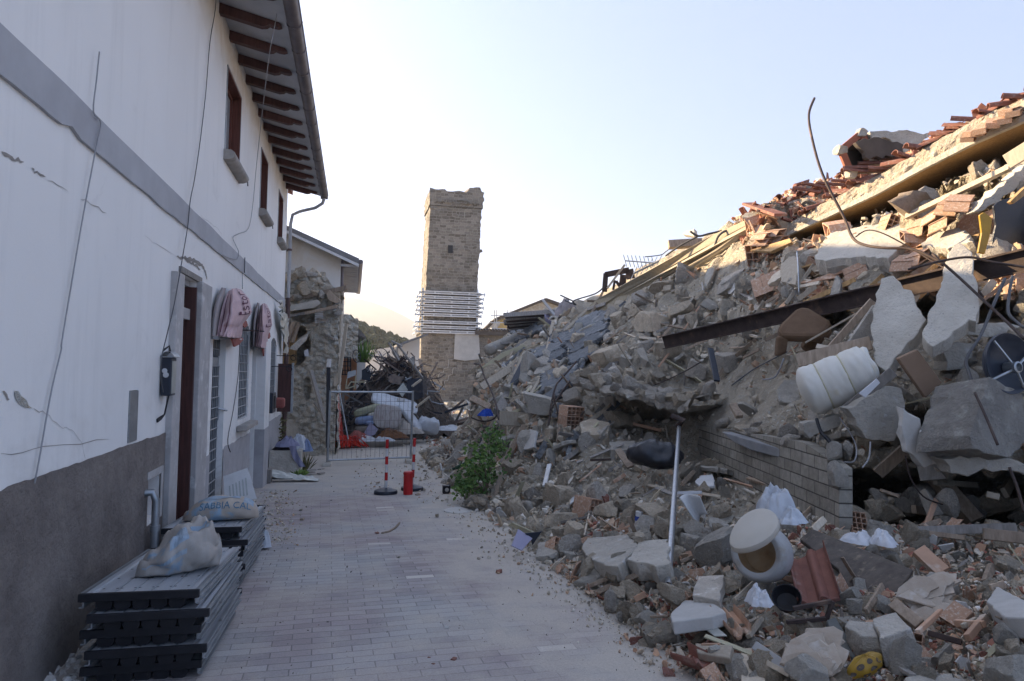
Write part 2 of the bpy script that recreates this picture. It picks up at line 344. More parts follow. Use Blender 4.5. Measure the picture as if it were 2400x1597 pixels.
m_clay = M('clay_tile', (0.40, 0.255, 0.175), (0.31, 0.19, 0.13), scale=5, bump=0.25, bscale=50, bdist=0.006, var=0.25, c3=(0.46, 0.38, 0.31), s3=6, t3=(0.52, 0.66))
m_rooftile = M('roof_tile', (0.26, 0.115, 0.085), (0.17, 0.075, 0.06), scale=5, bump=0.25, bscale=50, bdist=0.006, var=0.22, c3=(0.30, 0.225, 0.195), s3=6, t3=(0.54, 0.7))
m_chip = M('plaster_chip', (0.60, 0.585, 0.56), (0.50, 0.485, 0.46), scale=6, bump=0.3, bscale=40, var=0.12)
m_oldwood = wood('old_wood', (0.245, 0.195, 0.15), (0.15, 0.115, 0.085))
m_palewood = wood('pale_wood', (0.43, 0.375, 0.30), (0.33, 0.28, 0.22))
m_greywood = wood('grey_wood', (0.20, 0.185, 0.17), (0.125, 0.115, 0.105))
m_tanwood = wood('tan_soffit', (0.36, 0.235, 0.115), (0.22, 0.135, 0.06))
m_sheet = M('tan_roof_sheet', (0.43, 0.375, 0.285), (0.34, 0.29, 0.21), scale=4, bump=0.2, bscale=30, var=0, stretch=(1, 5, 5))
m_rust = M('rusty_steel', (0.085, 0.062, 0.055), (0.05, 0.036, 0.034), scale=8, rough=0.7, bump=0.25, bscale=60, bdist=0.004, var=0.1, metal=0.2, c3=(0.19, 0.125, 0.09), s3=5, t3=(0.58, 0.75))
m_tower = masonry('tower_stone', (0.145, 0.128, 0.108), (0.295, 0.265, 0.225), (0.305, 0.28, 0.245), 0.44, 0.20, 0.018, 1.0, dark=(0.085, 0.07, 0.056), warp=0.20, wscale=2.2)
m_block = masonry('tuff_blocks', (0.205, 0.19, 0.165), (0.265, 0.245, 0.215), (0.11, 0.10, 0.09), 0.36, 0.165, 0.007, 0.5, warp=0.015, world=False)
m_ruin = M('ruin_masonry', (0.40, 0.36, 0.295), (0.30, 0.265, 0.215), scale=3.2, bump=1.0, bscale=12, bdist=0.06, var=0, c3=(0.47, 0.43, 0.36), s3=6, t3=(0.5, 0.66), world=True)
m_whitepatch = M('white_render', (0.45, 0.43, 0.40), (0.36, 0.345, 0.32), scale=2, bump=0.2, var=0)
m_earth = M('dusty_earth', (0.38, 0.345, 0.29), (0.29, 0.26, 0.22), scale=0.8, bump=0.6, bscale=6, bdist=0.05, var=0, world=True)
m_leaf = M('leaf', (0.15, 0.235, 0.055), (0.095, 0.165, 0.04), scale=4, bump=0, rough=0.6, var=0.1)
m_drygrass = M('dry_plant', (0.13, 0.13, 0.06), (0.10, 0.09, 0.04), scale=4, bump=0, var=0.1)
m_forest = M('forest', (0.055, 0.068, 0.032), (0.032, 0.042, 0.02), scale=0.35, bump=0.8, bscale=2.5, bdist=0.4, var=0, world=True)
m_mount = M('mountain', (0.10, 0.11, 0.09), (0.07, 0.08, 0.065), scale=0.01, bump=0, var=0, world=True)
m_mattress = M('mattress_fabric', (0.66, 0.645, 0.60), (0.60, 0.58, 0.52), scale=3, bump=0.15, bscale=50, var=0.03, c3=(0.58, 0.52, 0.36), s3=2.2, t3=(0.58, 0.72))
m_cloth_w = M('white_cloth', (0.62, 0.65, 0.70), (0.50, 0.53, 0.58), scale=5, bump=0.2, var=0.08)
m_cloth_b = M('blue_cloth', (0.17, 0.23, 0.38), (0.24, 0.30, 0.44), scale=5, bump=0.2, var=0.1)
m_cloth_l = M('lilac_cloth', (0.30, 0.30, 0.42), (0.24, 0.24, 0.35), scale=5, bump=0.2, var=0.05)
m_darkcloth = M('dark_cloth', (0.07, 0.055, 0.06), (0.04, 0.035, 0.04), scale=5, bump=0.2, var=0.1)
m_stripe = M('striped_ticking', (0.46, 0.45, 0.44), (0.30, 0.26, 0.25), scale=3.5, bump=0.1, var=0, stretch=(6, 6, 0.15))
m_bag = M('black_bag', (0.014, 0.015, 0.019), (0.02, 0.022, 0.03), scale=6, rough=0.3, bump=0.35, bscale=14, bdist=0.02, var=0, spec=0.5)
m_navy = M('dark_blue_metal', (0.022, 0.027, 0.04), (0.03, 0.036, 0.05), scale=5, rough=0.4, bump=0.05, var=0.05)
m_brown = M('brown_upholstery', (0.155, 0.098, 0.060), (0.115, 0.07, 0.042), scale=5, bump=0.15, var=0.04)
m_brownpanel = M('brown_panel', (0.27, 0.185, 0.13), (0.23, 0.155, 0.105), scale=3, bump=0.1, var=0.03)
m_cream = M('cream_ceramic', (0.52, 0.48, 0.42), (0.46, 0.42, 0.355), scale=3, rough=0.4, bump=0.05, var=0.04, c3=(0.30, 0.23, 0.15), s3=3, t3=(0.62, 0.75))
m_ceram = M('grey_ceramic', (0.40, 0.40, 0.40), (0.35, 0.345, 0.34), scale=3, rough=0.4, bump=0.05, var=0, c3=(0.26, 0.21, 0.15), s3=3, t3=(0.60, 0.75))
m_paper = M('paper', (0.62, 0.63, 0.66), (0.54, 0.55, 0.58), scale=5, bump=0.1, var=0.06)
m_lilac = M('lilac_board', (0.36, 0.35, 0.47), (0.31, 0.30, 0.42), scale=5, bump=0.1, var=0)
m_yellow = M('yellow_enamel', (0.40, 0.25, 0.03), (0.30, 0.18, 0.03), scale=4, rough=0.35, bump=0.03, var=0.05)
m_foil = M('crumpled_foil', (0.50, 0.51, 0.48), (0.42, 0.43, 0.40), scale=6, rough=0.35, bump=0.3, bscale=8, bdist=0.03, metal=0.4, var=0)
m_cream2 = M('cream_sheet', (0.50, 0.47, 0.34), (0.44, 0.41, 0.29), scale=4, bump=0.1, var=0.04)
m_orangewall = M('peach_render', (0.50, 0.27, 0.16), (0.42, 0.22, 0.13), scale=2, bump=0.2, var=0)
m_bronze = M('dark_lichen_tile', (0.12, 0.10, 0.085), (0.08, 0.065, 0.055), scale=3, bump=0.4, var=0.1)
#--SETTING--
# ------------------------------------------------------------------ ground and street
g = MB()
ys = [-60, 0, 4, 8, 12, 16, 30, 80, 300, 2500]; xs = [-2500, -60, -6, 6, 60, 2500]
g.grid(lambda i, j: Vector((xs[i], ys[j], gz(ys[j]) - 0.03)), len(xs), len(ys))
g.build('ground', m_earth, kind='structure', fix=False)
g = MB(); ys = np.concatenate([np.linspace(-4, 18, 150), np.linspace(18.5, 34, 20)]); xs = np.linspace(-1.62, 3.4, 40)
g.grid(lambda i, j: Vector((xs[i] + (0.0 if ys[j] < 16 else (ys[j]-16)*0.08), ys[j], gz(ys[j]) + 0.014*noise.noise(Vector((xs[i]*0.9, ys[j]*0.7, 0))) + 0.005*noise.noise(Vector((xs[i]*3, ys[j]*3, 4))))), len(xs), len(ys))
g.build('street', m_pav, kind='structure', fix=False, smooth='all')

# ------------------------------------------------------------------ left house
WX, Y0, Y1, ZT = -1.62, -4.0, 16.62, 5.77
house = thing('house', 'long white two storey house with grey band and red rafters along the street', 'house', (WX, 8.0, -0.3))
# openings on the facade: y0, y1, z0, z1, arch rise
D1 = (6.90, 7.62, -0.60, 2.46, 0); G2 = (8.60, 9.42, -0.22, 2.02, 0); WG = (10.52, 11.46, 0.80, 2.02, 0.24)
D3 = (11.80, 12.30, -0.36, 1.98, 0); W4 = (14.22, 15.30, 0.98, 1.96, 0.22)
U1 = (8.86, 9.88, 4.24, 5.28, 0); U2 = (12.02, 12.88, 4.24, 5.26, 0); U3 = (14.76, 15.60, 4.27, 5.26, 0)
HOLE = (6.16, 6.50, 0.30, 0.66, 0); METER = (5.58, 5.79, 1.01, 1.40, 0)
OPS = [D1, G2, WG, D3, W4, U1, U2, U3]
def wall_sheet(mb, x, y0, y1, z0, z1, ops, ny=None):
    ysb = sorted({y0, y1, *[o[0] for o in ops if y0 < o[0] < y1], *[o[1] for o in ops if y0 < o[1] < y1], *np.arange(math.ceil(y0), y1, 1.0).tolist()})
    zsb = sorted({z0, z1, *[o[2] for o in ops if z0 < o[2] < z1], *[o[3]+o[4] for o in ops if z0 < o[3]+o[4] < z1]})
    for a, b in zip(ysb, ysb[1:]):
        for c, d in zip(zsb, zsb[1:]):
            my, mz = (a+b)/2, (c+d)/2
            if any(o[0] < my < o[1] and o[2] < mz < o[3]+o[4] for o in ops): continue
            mb.add([(x, a, c), (x, b, c), (x, b, d), (x, a, d)], [(0, 1, 2, 3)])
    for o in ops:
        if o[4] and y0 < o[0] and o[3] > z0:
            yc, ry = (o[0]+o[1])/2, (o[1]-o[0])/2; n = 10
            arc = [(x, yc - ry*math.cos(math.pi*k/n), o[3] + o[4]*math.sin(math.pi*k/n)) for k in range(n+1)]
            h = n//2; zt = o[3]+o[4]
            mb.add(arc[:h+1] + [(x, o[0], zt)], [(i, i+1, h+1) for i in range(h)])
            mb.add(arc[h:] + [(x, o[1], zt)], [(i, i+1, n-h+1) for i in range(n-h)])
            mb.add(arc + [(p[0]-0.20, p[1], p[2]) for p in arc], [(i, i+1, n+2+i, n+1+i) for i in range(n)])
def reveal(mb, o, d, x=WX):
    y0, y1, z0, z1 = o[:4]; q = x-d
    mb.add([(x, y0, z0), (x, y0, z1), (q, y0, z1), (q, y0, z0)], [(0, 1, 2, 3)])
    mb.add([(x, y1, z0), (x, y1, z1), (q, y1, z1), (q, y1, z0)], [(0, 1, 2, 3)])
    mb.add([(x, y0, z0), (x, y1, z0), (q, y1, z0), (q, y0, z0)], [(0, 1, 2, 3)])
    if not o[4]: mb.add([(x, y0, z1), (x, y1, z1), (q, y1, z1), (q, y0, z1)], [(0, 1, 2, 3)])
wl = MB()
wall_sheet(wl, WX, Y0, Y1, -1.2, ZT, OPS + [HOLE, METER])
for o in OPS: reveal(wl, o, 0.30 if o is D1 else 0.20)
reveal(wl, HOLE, 0.12)
reveal(wl, METER, 0.015)
# gable ends and back
RZ = 7.1
wl.add([(WX, Y1, -1.2), (WX, Y1, ZT), (-5.2, Y1, RZ), (-8.6, Y1, ZT), (-8.6, Y1, -1.2)], [(0, 1, 2, 3, 4)])
wl.add([(WX, Y0, -1.2), (WX, Y0, ZT), (-5.2, Y0, RZ), (-8.6, Y0, ZT), (-8.6, Y0, -1.2)], [(0, 1, 2, 3, 4)])
wl.add([(-8.6, Y0, -1.2), (-8.6, Y1, -1.2), (-8.6, Y1, ZT), (-8.6, Y0, ZT)], [(0, 1, 2, 3)])
wl.build('wall', m_plaster, house, fix=False)
# cement band between the storeys, ragged edges, slightly proud
bd = MB(); n = 150; q = np.linspace(Y0+0.01, Y1-0.02, n); lo = []; hi = []
for y in q:
    j = noise.noise(Vector((y*1.7, 3.1, 0)))*0.02 + noise.noise(Vector((y*7, 8.1, 0)))*0.008
    k = noise.noise(Vector((y*1.3, 9.1, 0)))*0.012
    if 4.30 < y < 4.38 or 3.1 < y < 3.16: j += 0.03
    t = (y-3.5)/13; lo.append(2.905+0.07*t+j); hi.append(3.135+0.02*t+k)
for i in range(n-1):
    a, b = q[i], q[i+1]; X2 = WX+0.022
    bd.add([(X2, a, lo[i]), (X2, b, lo[i+1]), (X2, b, hi[i+1]), (X2, a, hi[i])], [(0, 1, 2, 3)])
    bd.add([(X2, a, lo[i]), (X2, b, lo[i+1]), (WX, b, lo[i+1]), (WX, a, lo[i])], [(0, 1, 2, 3)])
    bd.add([(X2, a, hi[i]), (X2, b, hi[i+1]), (WX, b, hi[i+1]), (WX, a, hi[i])], [(0, 1, 2, 3)])
bd.build('band', m_band, house, fix=False)
# plinth: rough one before the first door, smooth further down the street
def plinth(y0, y1, z, mat, ragged, ops=(), nm='plinth'):
    mb = MB(); n = int((y1-y0)/0.06)+2; yy = np.linspace(y0, y1, n); X2 = WX+0.010
    zt = [z + ragged*(noise.noise(Vector((y*2.1, z*9, 2)))*1.2 + noise.noise(Vector((y*9, z, 5)))) for y in yy]
    zb = -1.15
    for i in range(n-1):
        a, b = yy[i], yy[i+1]
        hole = [o for o in ops if o[0] < (a+b)/2 < o[1]]
        if hole:
            o = hole[0]
            if o[2] > zb: mb.add([(X2, a, zb), (X2, b, zb), (X2, b, o[2]-0.02), (X2, a, o[2]-0.02)], [(0, 1, 2, 3)])
            if o[3] < zt[i]: mb.add([(X2, a, o[3]+0.03), (X2, b, o[3]+0.03), (X2, b, zt[i+1]), (X2, a, zt[i])], [(0, 1, 2, 3)])
            continue
        mb.add([(X2, a, zb), (X2, b, zb), (X2, b, zt[i+1]), (X2, a, zt[i])], [(0, 1, 2, 3)])
        mb.add([(X2, a, zt[i]), (X2, b, zt[i+1]), (WX, b, zt[i+1]), (WX, a, zt[i])], [(0, 1, 2, 3)])
    return mb.build(nm, mat, house, fix=False)
plinth(Y0+0.01, 6.61, 0.995, m_plinth, 0.012, [HOLE])
plinth(8.16, 8.58, 0.56, m_plinth2, 0.02); plinth(9.44, 11.78, 0.53, m_plinth2, 0.02); plinth(13.02, Y1-0.05, 0.50, m_plinth2, 0.01)
# eaves: soffit, roof, rafters, gutter
ex, ez = -0.86, 5.60
rf = MB(); t = 0.07
rf.prism([(WX-0.003, Y0, ZT+0.02), (ex, Y0, ez+0.02), (ex, Y0, ez+0.16), (-5.2, Y0, RZ+0.16), (-9.3, Y0, 5.66), (-9.3, Y0, 5.5), (-8.6, Y0, 5.8), (-5.2, Y0, RZ+0.02)], (0, Y1-0.15-Y0, 0))
roof = rf.build('roof', m_rooftile, house, fix=True)
sf = MB(); sf.add([(WX+0.002, Y0, ZT), (ex-0.002, Y0, ez), (ex-0.002, Y1-0.15, ez), (WX+0.002, Y1-0.15, ZT)], [(0, 1, 2, 3)])
sf.build('soffit', m_soffit, house, fix=False)
def rafter(y):
    mb = MB(); dx = ex-WX; dz = ez-ZT
    L = 0.66; P = []
    def on(s, d): return Vector((WX + s, y-0.045, ZT + dz*s/dx - 0.004 - d))
    prof = [(0, 0), (L, 0), (L+0.03, 0.025), (L-0.01, 0.05), (L-0.07, 0.06), (L-0.11, 0.055), (L-0.14, 0.085), (L-0.2, 0.11), (0, 0.115)]
    mb.prism([on(s, d) for s, d in prof], (0, 0.09, 0))
    return mb.build('rafter', m_rafter, house)
for k in range(28): rafter(16.15 - 0.655*k - (0.0))
gu = MB(); gx, gzz = -0.79, 5.63; n = 9
for r_, flip in ((0.085, 1), (0.078, -1)):
    gu.grid(lambda i, j: Vector((gx + r_*math.cos(math.pi + math.pi*i/(n-1)), (Y0, Y1-0.12)[j], gzz + r_*math.sin(math.pi + math.pi*i/(n-1)))), n, 2)
gu.box((gx-0.086, Y1-0.125, gzz-0.085), (gx+0.086, Y1-0.115, gzz+0.005))
gu.tube([(gx+0.085, Y0, gzz+0.003), (gx+0.085, Y1-0.12, gzz+0.003)], 0.011, 6)
for k in range(30):
    y = Y1-0.5-0.66*k
    gu.tube([(gx-0.088, y, gzz+0.02), (gx-0.075, y, gzz-0.055), (gx, y, gzz-0.092), (gx+0.075, y, gzz-0.055), (gx+0.094, y, gzz+0.01)], 0.008, 5)
gu.build('gutter', m_gutter, house, smooth=40)
dp = MB()
dp.tube([(gx, Y1-0.2, gzz-0.08), (gx-0.03, Y1-0.15, gzz-0.19), (gx-0.2, Y1-0.05, gzz-0.29), (WX+0.30, Y1+0.0, gzz-0.38), (WX+0.12, Y1+0.02, gzz-0.47), (WX+0.08, Y1+0.02, gzz-0.7), (WX+0.08, Y1+0.02, 3.2)], 0.038, 10)
dp.build('downpipe', m_soffit, house, smooth=40)
dp = MB(); dp.tube([(WX+0.08, Y1+0.02, 3.2), (WX+0.08, Y1+0.02, -0.55)], 0.05, 10)
for z in (0.5, 2.0, 3.0, 4.3): dp.tube([(WX+0.08, Y1+0.02, z), (WX+0.08, Y1+0.02, z+0.05)], 0.058, 10)
dp.build('downpipe', m_copper, house, smooth=40)
# upper windows
def upper_window(o, bent):
    y0, y1, z0, z1 = o[:4]; x = WX
    f = MB()
    for a, b in (((x-0.16, y0, z0), (x-0.10, y0+0.07, z1)), ((x-0.16, y1-0.07, z0), (x-0.10, y1, z1)), ((x-0.16, y0+0.07, z0), (x-0.10, y1-0.07, z0+0.07)), ((x-0.16, y0+0.07, z1-0.07), (x-0.10, y1-0.07, z1)), ((x-0.155, (y0+y1)/2-0.045, z0+0.07), (x-0.095, (y0+y1)/2+0.045, z1-0.07))):
        f.box(a, b)
    f.box((x-0.10, y1-0.028, z0+0.002), (x+0.012, y1-0.002, z1-0.002))      # wooden lining of the far reveal
    f.box((x-0.10, y0+0.03, z1-0.03), (x+0.012, y1-0.03, z1-0.004))
    win = f.build('window', m_winwood, house)
    for a, b in ((y0+0.07, (y0+y1)/2-0.045), ((y0+y1)/2+0.045, y1-0.07)):
        p = MB(); p.box((x-0.135, a, z0+0.07), (x-0.125, b, z1-0.07)); p.build('pane', m_paleglass, win)
    tr = MB()
    for a, b in (((x, y0-0.022, z0), (x+0.012, y0, z1+0.02)), ((x, y1, z0), (x+0.012, y1+0.022, z1+0.02)), ((x, y0, z1), (x+0.012, y1, z1+0.02))): tr.box(a, b)
    tr.build('frame', m_steel, win)
    s = MB(); n = 7
    prof = [(0.0, 0.035), (0.09, 0.03), (0.125, 0.005), (0.135, -0.03), (0.115, -0.07), (0.06, -0.09), (0.0, -0.095)]
    s.prism([(x+0.001+a, y0-0.06, z0-0.035+b) for a, b in prof], (0, y1-y0+0.12, 0))
    s.build('sill', m_sill, win, smooth=50)
    h = MB(); h.tube([(x, y1+0.16, z0-0.06), (x+0.10, y1+0.16, z0-0.055), (x+0.105, y1+0.165, z0-0.13)], 0.009, 6); h.box((x, y1+0.13, z0-0.08), (x+0.01, y1+0.19, z0-0.03))
    h.build('shutter_catch', m_black, win)
for o in (U1, U2, U3): upper_window(o, False)
# front door with stone surround, transom and wooden leaf
sr = MB(); sr.box((WX-0.30, 6.62, -0.9), (WX+0.055, 6.898, 2.44)); sr.build('door_jamb', m_jamb, house, bevel=0.008)
sr = MB(); sr.box((WX-0.02, 7.625, -0.9), (WX+0.06, 8.13, 2.47)); sr.build('door_jamb', m_jamb, house, bevel=0.008)
s2 = MB(); s2.box((WX-0.27, 6.90, 2.40), (WX-0.05, 7.575, 2.457)); s2.box((WX-0.25, 6.90, 2.06), (WX-0.04, 7.575, 2.17))
door = s2.build('door', m_jamb, house)
dl = MB(); dl.box((WX-0.285, 6.902, -0.45), (WX-0.24, 7.575, 2.058))
dl.box((WX-0.285, 7.578, -0.45), (WX+0.012, 7.618, 2.40)); dl.box((WX-0.12, 7.555, -0.45), (WX-0.085, 7.578, 2.058))
for a, b in ((0.05, 0.62), (0.72, 1.2), (1.3, 1.98)):
    for ya, yb in ((6.96, 7.21), (7.28, 7.53)): dl.box((WX-0.241, ya, a-0.1), (WX-0.228, yb, b-0.02))
dl.build('leaf', m_door, door)
p = MB(); p.box((WX-0.215, 6.904, 2.172), (WX-0.205, 7.573, 2.398)); p.build('transom_pane', m_paleglass, door)
hd = MB(); hd.tube([(WX-0.23, 7.02, 0.98), (WX-0.17, 7.02, 0.98), (WX-0.165, 7.12, 0.98)], 0.011, 6); hd.build('handle', m_galv, door)
lt = MB(); lt.box((WX-0.12, 6.88, 2.46+0.004), (WX+0.03, 7.75, 2.52)); lt.build('lintel', m_greywood, house)
# barred doors and windows
def grille(mb, o, x, nv, zs, arch=0, r=0.008):
    y0, y1, z0, z1 = o[:4]
    for k in range(nv+1):
        y = y0 + 0.03 + (y1-y0-0.06)*k/nv; top = z1
        if arch: top = z1 + arch*math.sqrt(max(0, 1-((y-(y0+y1)/2)/((y1-y0)/2))**2)) - 0.01
        mb.tube([(x, y, z0+0.02), (x, y, top-0.01)], r, 6)
    for z in zs: mb.tube([(x+0.006, y0+0.01, z), (x+0.006, y1-0.01, z)], r, 6)
    return mb
def barred_door(o):
    y0, y1, z0, z1 = o[:4]
    f = MB(); x = WX-0.10
    for a, b in (((x-0.04, y0+0.002, z0), (x+0.02, y0+0.05, z1)), ((x-0.04, y1-0.05, z0), (x+0.02, y1-0.002, z1)), ((x-0.04, y0+0.05, z1-0.05), (x+0.02, y1-0.05, z1-0.002)), ((x-0.04, y0+0.05, 1.60), (x+0.02, y1-0.05, 1.70)), ((x-0.04, y0+0.05, z0), (x+0.02, y1-0.05, z0+0.06))): f.box(a, b)
    d = f.build('shop_door', m_grille, house)
    p = MB(); p.box((x-0.07, y0+0.004, z0), (x-0.055, y1-0.004, z1-0.004)); p.build('pane', m_darkglass, d)
    gm = grille(MB(), (y0+0.05, y1-0.05, z0+0.06, 1.6), x+0.035, 6, np.arange(z0+0.12, 1.6, 0.13))
    grille(gm, (y0+0.05, y1-0.05, 1.70, z1-0.05), x+0.035, 6, [1.80])
    gm.build('grille', m_grille, d)
    return d, x
d2, x2 = barred_door(G2)
hn = MB(); hn.tube([(x2+0.04, 9.35, 1.05), (x2+0.12, 9.37, 1.03), (x2+0.13, 9.45, 1.02)], 0.014, 6); hn.box((x2+0.02, 9.33, 0.9), (x2+0.05, 9.40, 1.2)); hn.build('handle', m_galv, d2)
barred_door(D3)
def barred_window(o, zs, nv):
    y0, y1, z0, z1, ar = o; x = WX-0.12
    p = MB(); p.box((x-0.03, y0+0.004, z0+0.004), (x-0.02, y1-0.004, z1+ar)); wn = p.build('window', m_darkglass, house)
    f = MB(); f.box((x-0.015, y0+0.002, 1.62), (x+0.02, y1-0.002, 1.70)); f.box((x-0.015, (y0+y1)/2-0.03, z0), (x+0.015, (y0+y1)/2+0.03, 1.62)); f.build('frame', m_grille, wn)
    grille(MB(), (y0, y1, z0, z1), WX-0.03, nv, zs, ar).build('grille', m_grille, wn)
    return wn
wg = barred_window(WG, np.arange(0.86, 2.0, 0.13), 6)
s = MB(); s.box((WX+0.011, 10.42, 0.66), (WX+0.15, 11.6, 0.74)); s.build('sill', m_sill, wg, bevel=0.015)
w4 = barred_window(W4, np.arange(1.05, 2.0, 0.14), 6)
# stone pier beside the last door
pr = MB(); pr.box((WX-0.1, 12.32, -0.7), (WX+0.16, 13.0, 0.52)); pier = pr.build('pier', m_plinth2, house)
pr = MB(); pr.box((WX-0.1, 12.32, 0.523), (WX+0.15, 13.0, 2.02)); pr.build('pier', m_plaster, house)
# meter panel, broken niche, wall pipe
p = MB(); p.box((WX-0.012, 5.585, 1.015), (WX+0.008, 5.785, 1.395)); p.build('meter_panel', m_steel, house)
p = MB(); p.box((WX-0.125, 6.165, 0.30), (WX-0.10, 6.495, 0.655)); p.build('niche_board', M('rust_board', (0.24, 0.10, 0.03), (0.15, 0.06, 0.02), scale=8, var=0), house)
nf = MB()
for a, b in (((6.10, 0.66), (6.50, 0.72)), ((6.50, 0.28), (6.56, 0.72))): nf.box((WX+0.011, a[0], a[1]), (WX+0.016, b[0], b[1]))
nf.build('niche_edge', m_jamb, house)
pp = MB(); pp.tube([(WX-0.02, 6.06, 0.56), (WX+0.06, 6.07, 0.565), (WX+0.085, 6.08, 0.50), (WX+0.085, 6.08, 0.30)], 0.030, 10); pp.tube([(WX+0.085, 6.08, 0.30), (WX+0.085, 6.08, 0.25)], 0.040, 10)
pp.tube([(WX+0.085, 6.08, 0.25), (WX+0.085, 6.08, -0.26)], 0.034, 10); pp.build('wall_pipe', m_steel, house, smooth=40)
# cracks and holes in the render (a few millimetres of dark broken edge)
m_crack = M('cracked_plaster', (0.30, 0.275, 0.25), (0.22, 0.20, 0.185), var=0)
def crack(pts, wpx, dx=0.003):
    mb = MB(); P = [at_x(u, v, WX+dx) for u, v in pts]; Q = []
    for a, b in zip(P, P[1:]):
        for k in range(4):
            q = a.lerp(b, k/4); q.y += random.uniform(-.008, .008); q.z += random.uniform(-.010, .010); Q.append(q)
    Q.append(P[-1])
    up = []; dn = []
    for i, q in enumerate(Q):
        w_ = wpx*random.uniform(0.4, 1.0)*(0.25 if i in (0, len(Q)-1) else 1)
        t = (Q[min(i+1, len(Q)-1)] - Q[max(i-1, 0)]).normalized(); nn = Vector((0, -t.z, t.y))
        up.append(q + nn*w_/2); dn.append(q - nn*w_/2)
    n = len(Q); mb.add(up+dn, [(i, i+1, n+i+1, n+i) for i in range(n-1)])
    mb.build('crack', m_crack, house, fix=False)
crack([(5, 353), (30, 372), (56, 380)], 0.022); crack([(76, 392), (82, 402), (107, 415)], 0.014); crack([(110, 420), (160, 449)], 0.005)
crack([(6, 918), (22, 937)], 0.016); crack([(78, 958), (108, 968), (140, 1003), (170, 1006), (190, 1035), (200, 1075)], 0.004)
crack([(190, 466), (212, 476), (250, 500)], 0.006); crack([(338, 552), (364, 573), (405, 596)], 0.004)
crack([(0, 1068), (100, 1050), (258, 1030)], 0.005); crack([(470, 505), (490, 522), (505, 532), (520, 548), (514, 570)], 0.004, 0.026)
for pts_, w_ in (([(430, 603), (446, 609), (462, 615), (474, 624), (482, 636), (485, 655)], 0.05), ([(424, 602), (440, 612), (456, 621), (470, 632)], 0.035), ([(414, 600), (428, 606)], 0.03)): crack(pts_, w_, 0.004)
hole_o = [(34, 916), (44, 918), (50, 928), (62, 938), (68, 952), (76, 957), (60, 956), (46, 948), (36, 934)]
mb = MB(); mb.add([at_x(u, v, WX+0.004) for u, v in hole_o], [tuple(range(9))]); mb.build('plaster_hole', m_ruin, house, fix=False)
# ---- things fixed to, or hanging on, the house
def cable(name, pts, r, mat, label, xs=None):
    P = [at_x(u, v, (WX+0.015 if xs is None else xs[i])) for i, (u, v) in enumerate(pts)]
    Q = []
    for i in range(len(P)-1):
        p0, p1, p2, p3 = P[max(i-1, 0)], P[i], P[i+1], P[min(i+2, len(P)-1)]
        for k in range(4):
            t = k/4; Q.append(0.5*((2*p1) + (p2-p0)*t + (2*p0-5*p1+4*p2-p3)*t*t + (3*p1-p0-3*p2+p3)*t**3))
    Q.append(P[-1])
    mb = MB(); mb.tube(Q, r, 6)
    return mb.build(name, mat, None, label, 'cable', smooth='all')
WB = WX+0.036
cable('wall_cable', [(233, 122), (226, 190), (219, 262), (236, 288), (224, 352), (194, 510), (165, 680), (145, 800), (143, 822), (124, 900), (109, 978), (95, 1060), (81, 1134)], 0.0045, m_palecable, 'thin grey cable dangling down the white wall from above the band, leftmost cable', [WB]*4 + [WB] + [WX+0.02]*8)
cable('wall_cable', [(507, -40), (505, 20), (492, 100), (482, 220), (469, 332), (456, 420), (446, 470), (440, 530), (426, 614), (408, 715), (390, 790), (380, 835), (377, 880), (383, 920)], 0.0045, m_cable, 'dark cable running from the eaves down past the front door to the dark mailbox', [WX+0.02]*5+[WB]*3+[WX+0.07]*6)
cable('wall_cable', [(656, -10), (644, 60), (633, 117), (621, 210), (610, 306), (600, 400), (592, 485), (582, 536), (560, 548), (546, 557), (552, 574), (559, 590), (556, 607), (540, 606), (522, 598)], 0.0045, m_palecable, 'pale slack cable looping off the eaves between the two nearest upper windows', [-0.95, -0.98, -1.02, -1.15, -1.35, -1.5, WX+0.03]+[WX+0.02]*4+[WB]*4)
cable('wall_cable', [(574, 604), (573, 640)], 0.007, m_cable, 'short dark cable crossing the grey band above the pink awnings', [WB, WB])
cable('wall_cable', [(569, 640), (568, 678)], 0.005, m_palecable, 'short pale cable dropping from the band onto the nearer pink awning')
cable('wall_cable', [(562, 800), (558, 880), (547, 960), (534, 1030), (540, 1060)], 0.005, m_cable, 'thin dark cable hanging between the barred shop door and the barred window')
# dark mailbox / lantern by the door
mbx = thing('mailbox', 'dark metal mailbox with white sticker hanging beside the front door', 'mailbox', (WX, 6.55, 1.32))
mx1 = at_y(401, 870, 6.37).x; my1 = at_x(413, 870, mx1).y
bx = MB(); bx.box((WX+0.012, 6.37, 1.33), (mx1, my1, 1.66)); bx.build('body', m_navy, mbx, bevel=0.008)
lid = MB(); lid.grid(lambda i, j: Vector((WX+0.005 + (mx1-WX+0.02)*i/6, 6.355 + (my1-6.34)*j, 1.667 + 0.045*math.sin(math.pi*i/6)**0.7)), 7, 2); lid.box((WX+0.005, 6.355, 1.662), (mx1+0.018, my1+0.015, 1.67)); lid.build('lid', m_steel, mbx)
st = MB(); xm = (WX+mx1)/2; st.lathe((xm-0.005, 6.368, 1.545), (0, -1, 0), [(0.0, 0.004), (0.020, 0.004), (0.022, 0)], 12); st.lathe((xm+0.006, 6.367, 1.51), (0, -1, 0), [(0.0, 0.004), (0.022, 0.004), (0.024, 0)], 12); st.build('sticker', m_white, mbx)
fr = MB(); fr.box((mx1+0.001, 6.39, 1.35), (mx1+0.006, my1-0.02, 1.63)); fr.build('front_panel', m_foil, mbx)
br = MB(); br.tube([(WX, 6.45, 1.72), (WX+0.05, 6.45, 1.76), (WX+0.06, 6.45, 1.70)], 0.010, 6); br.build('bracket', m_black, mbx)
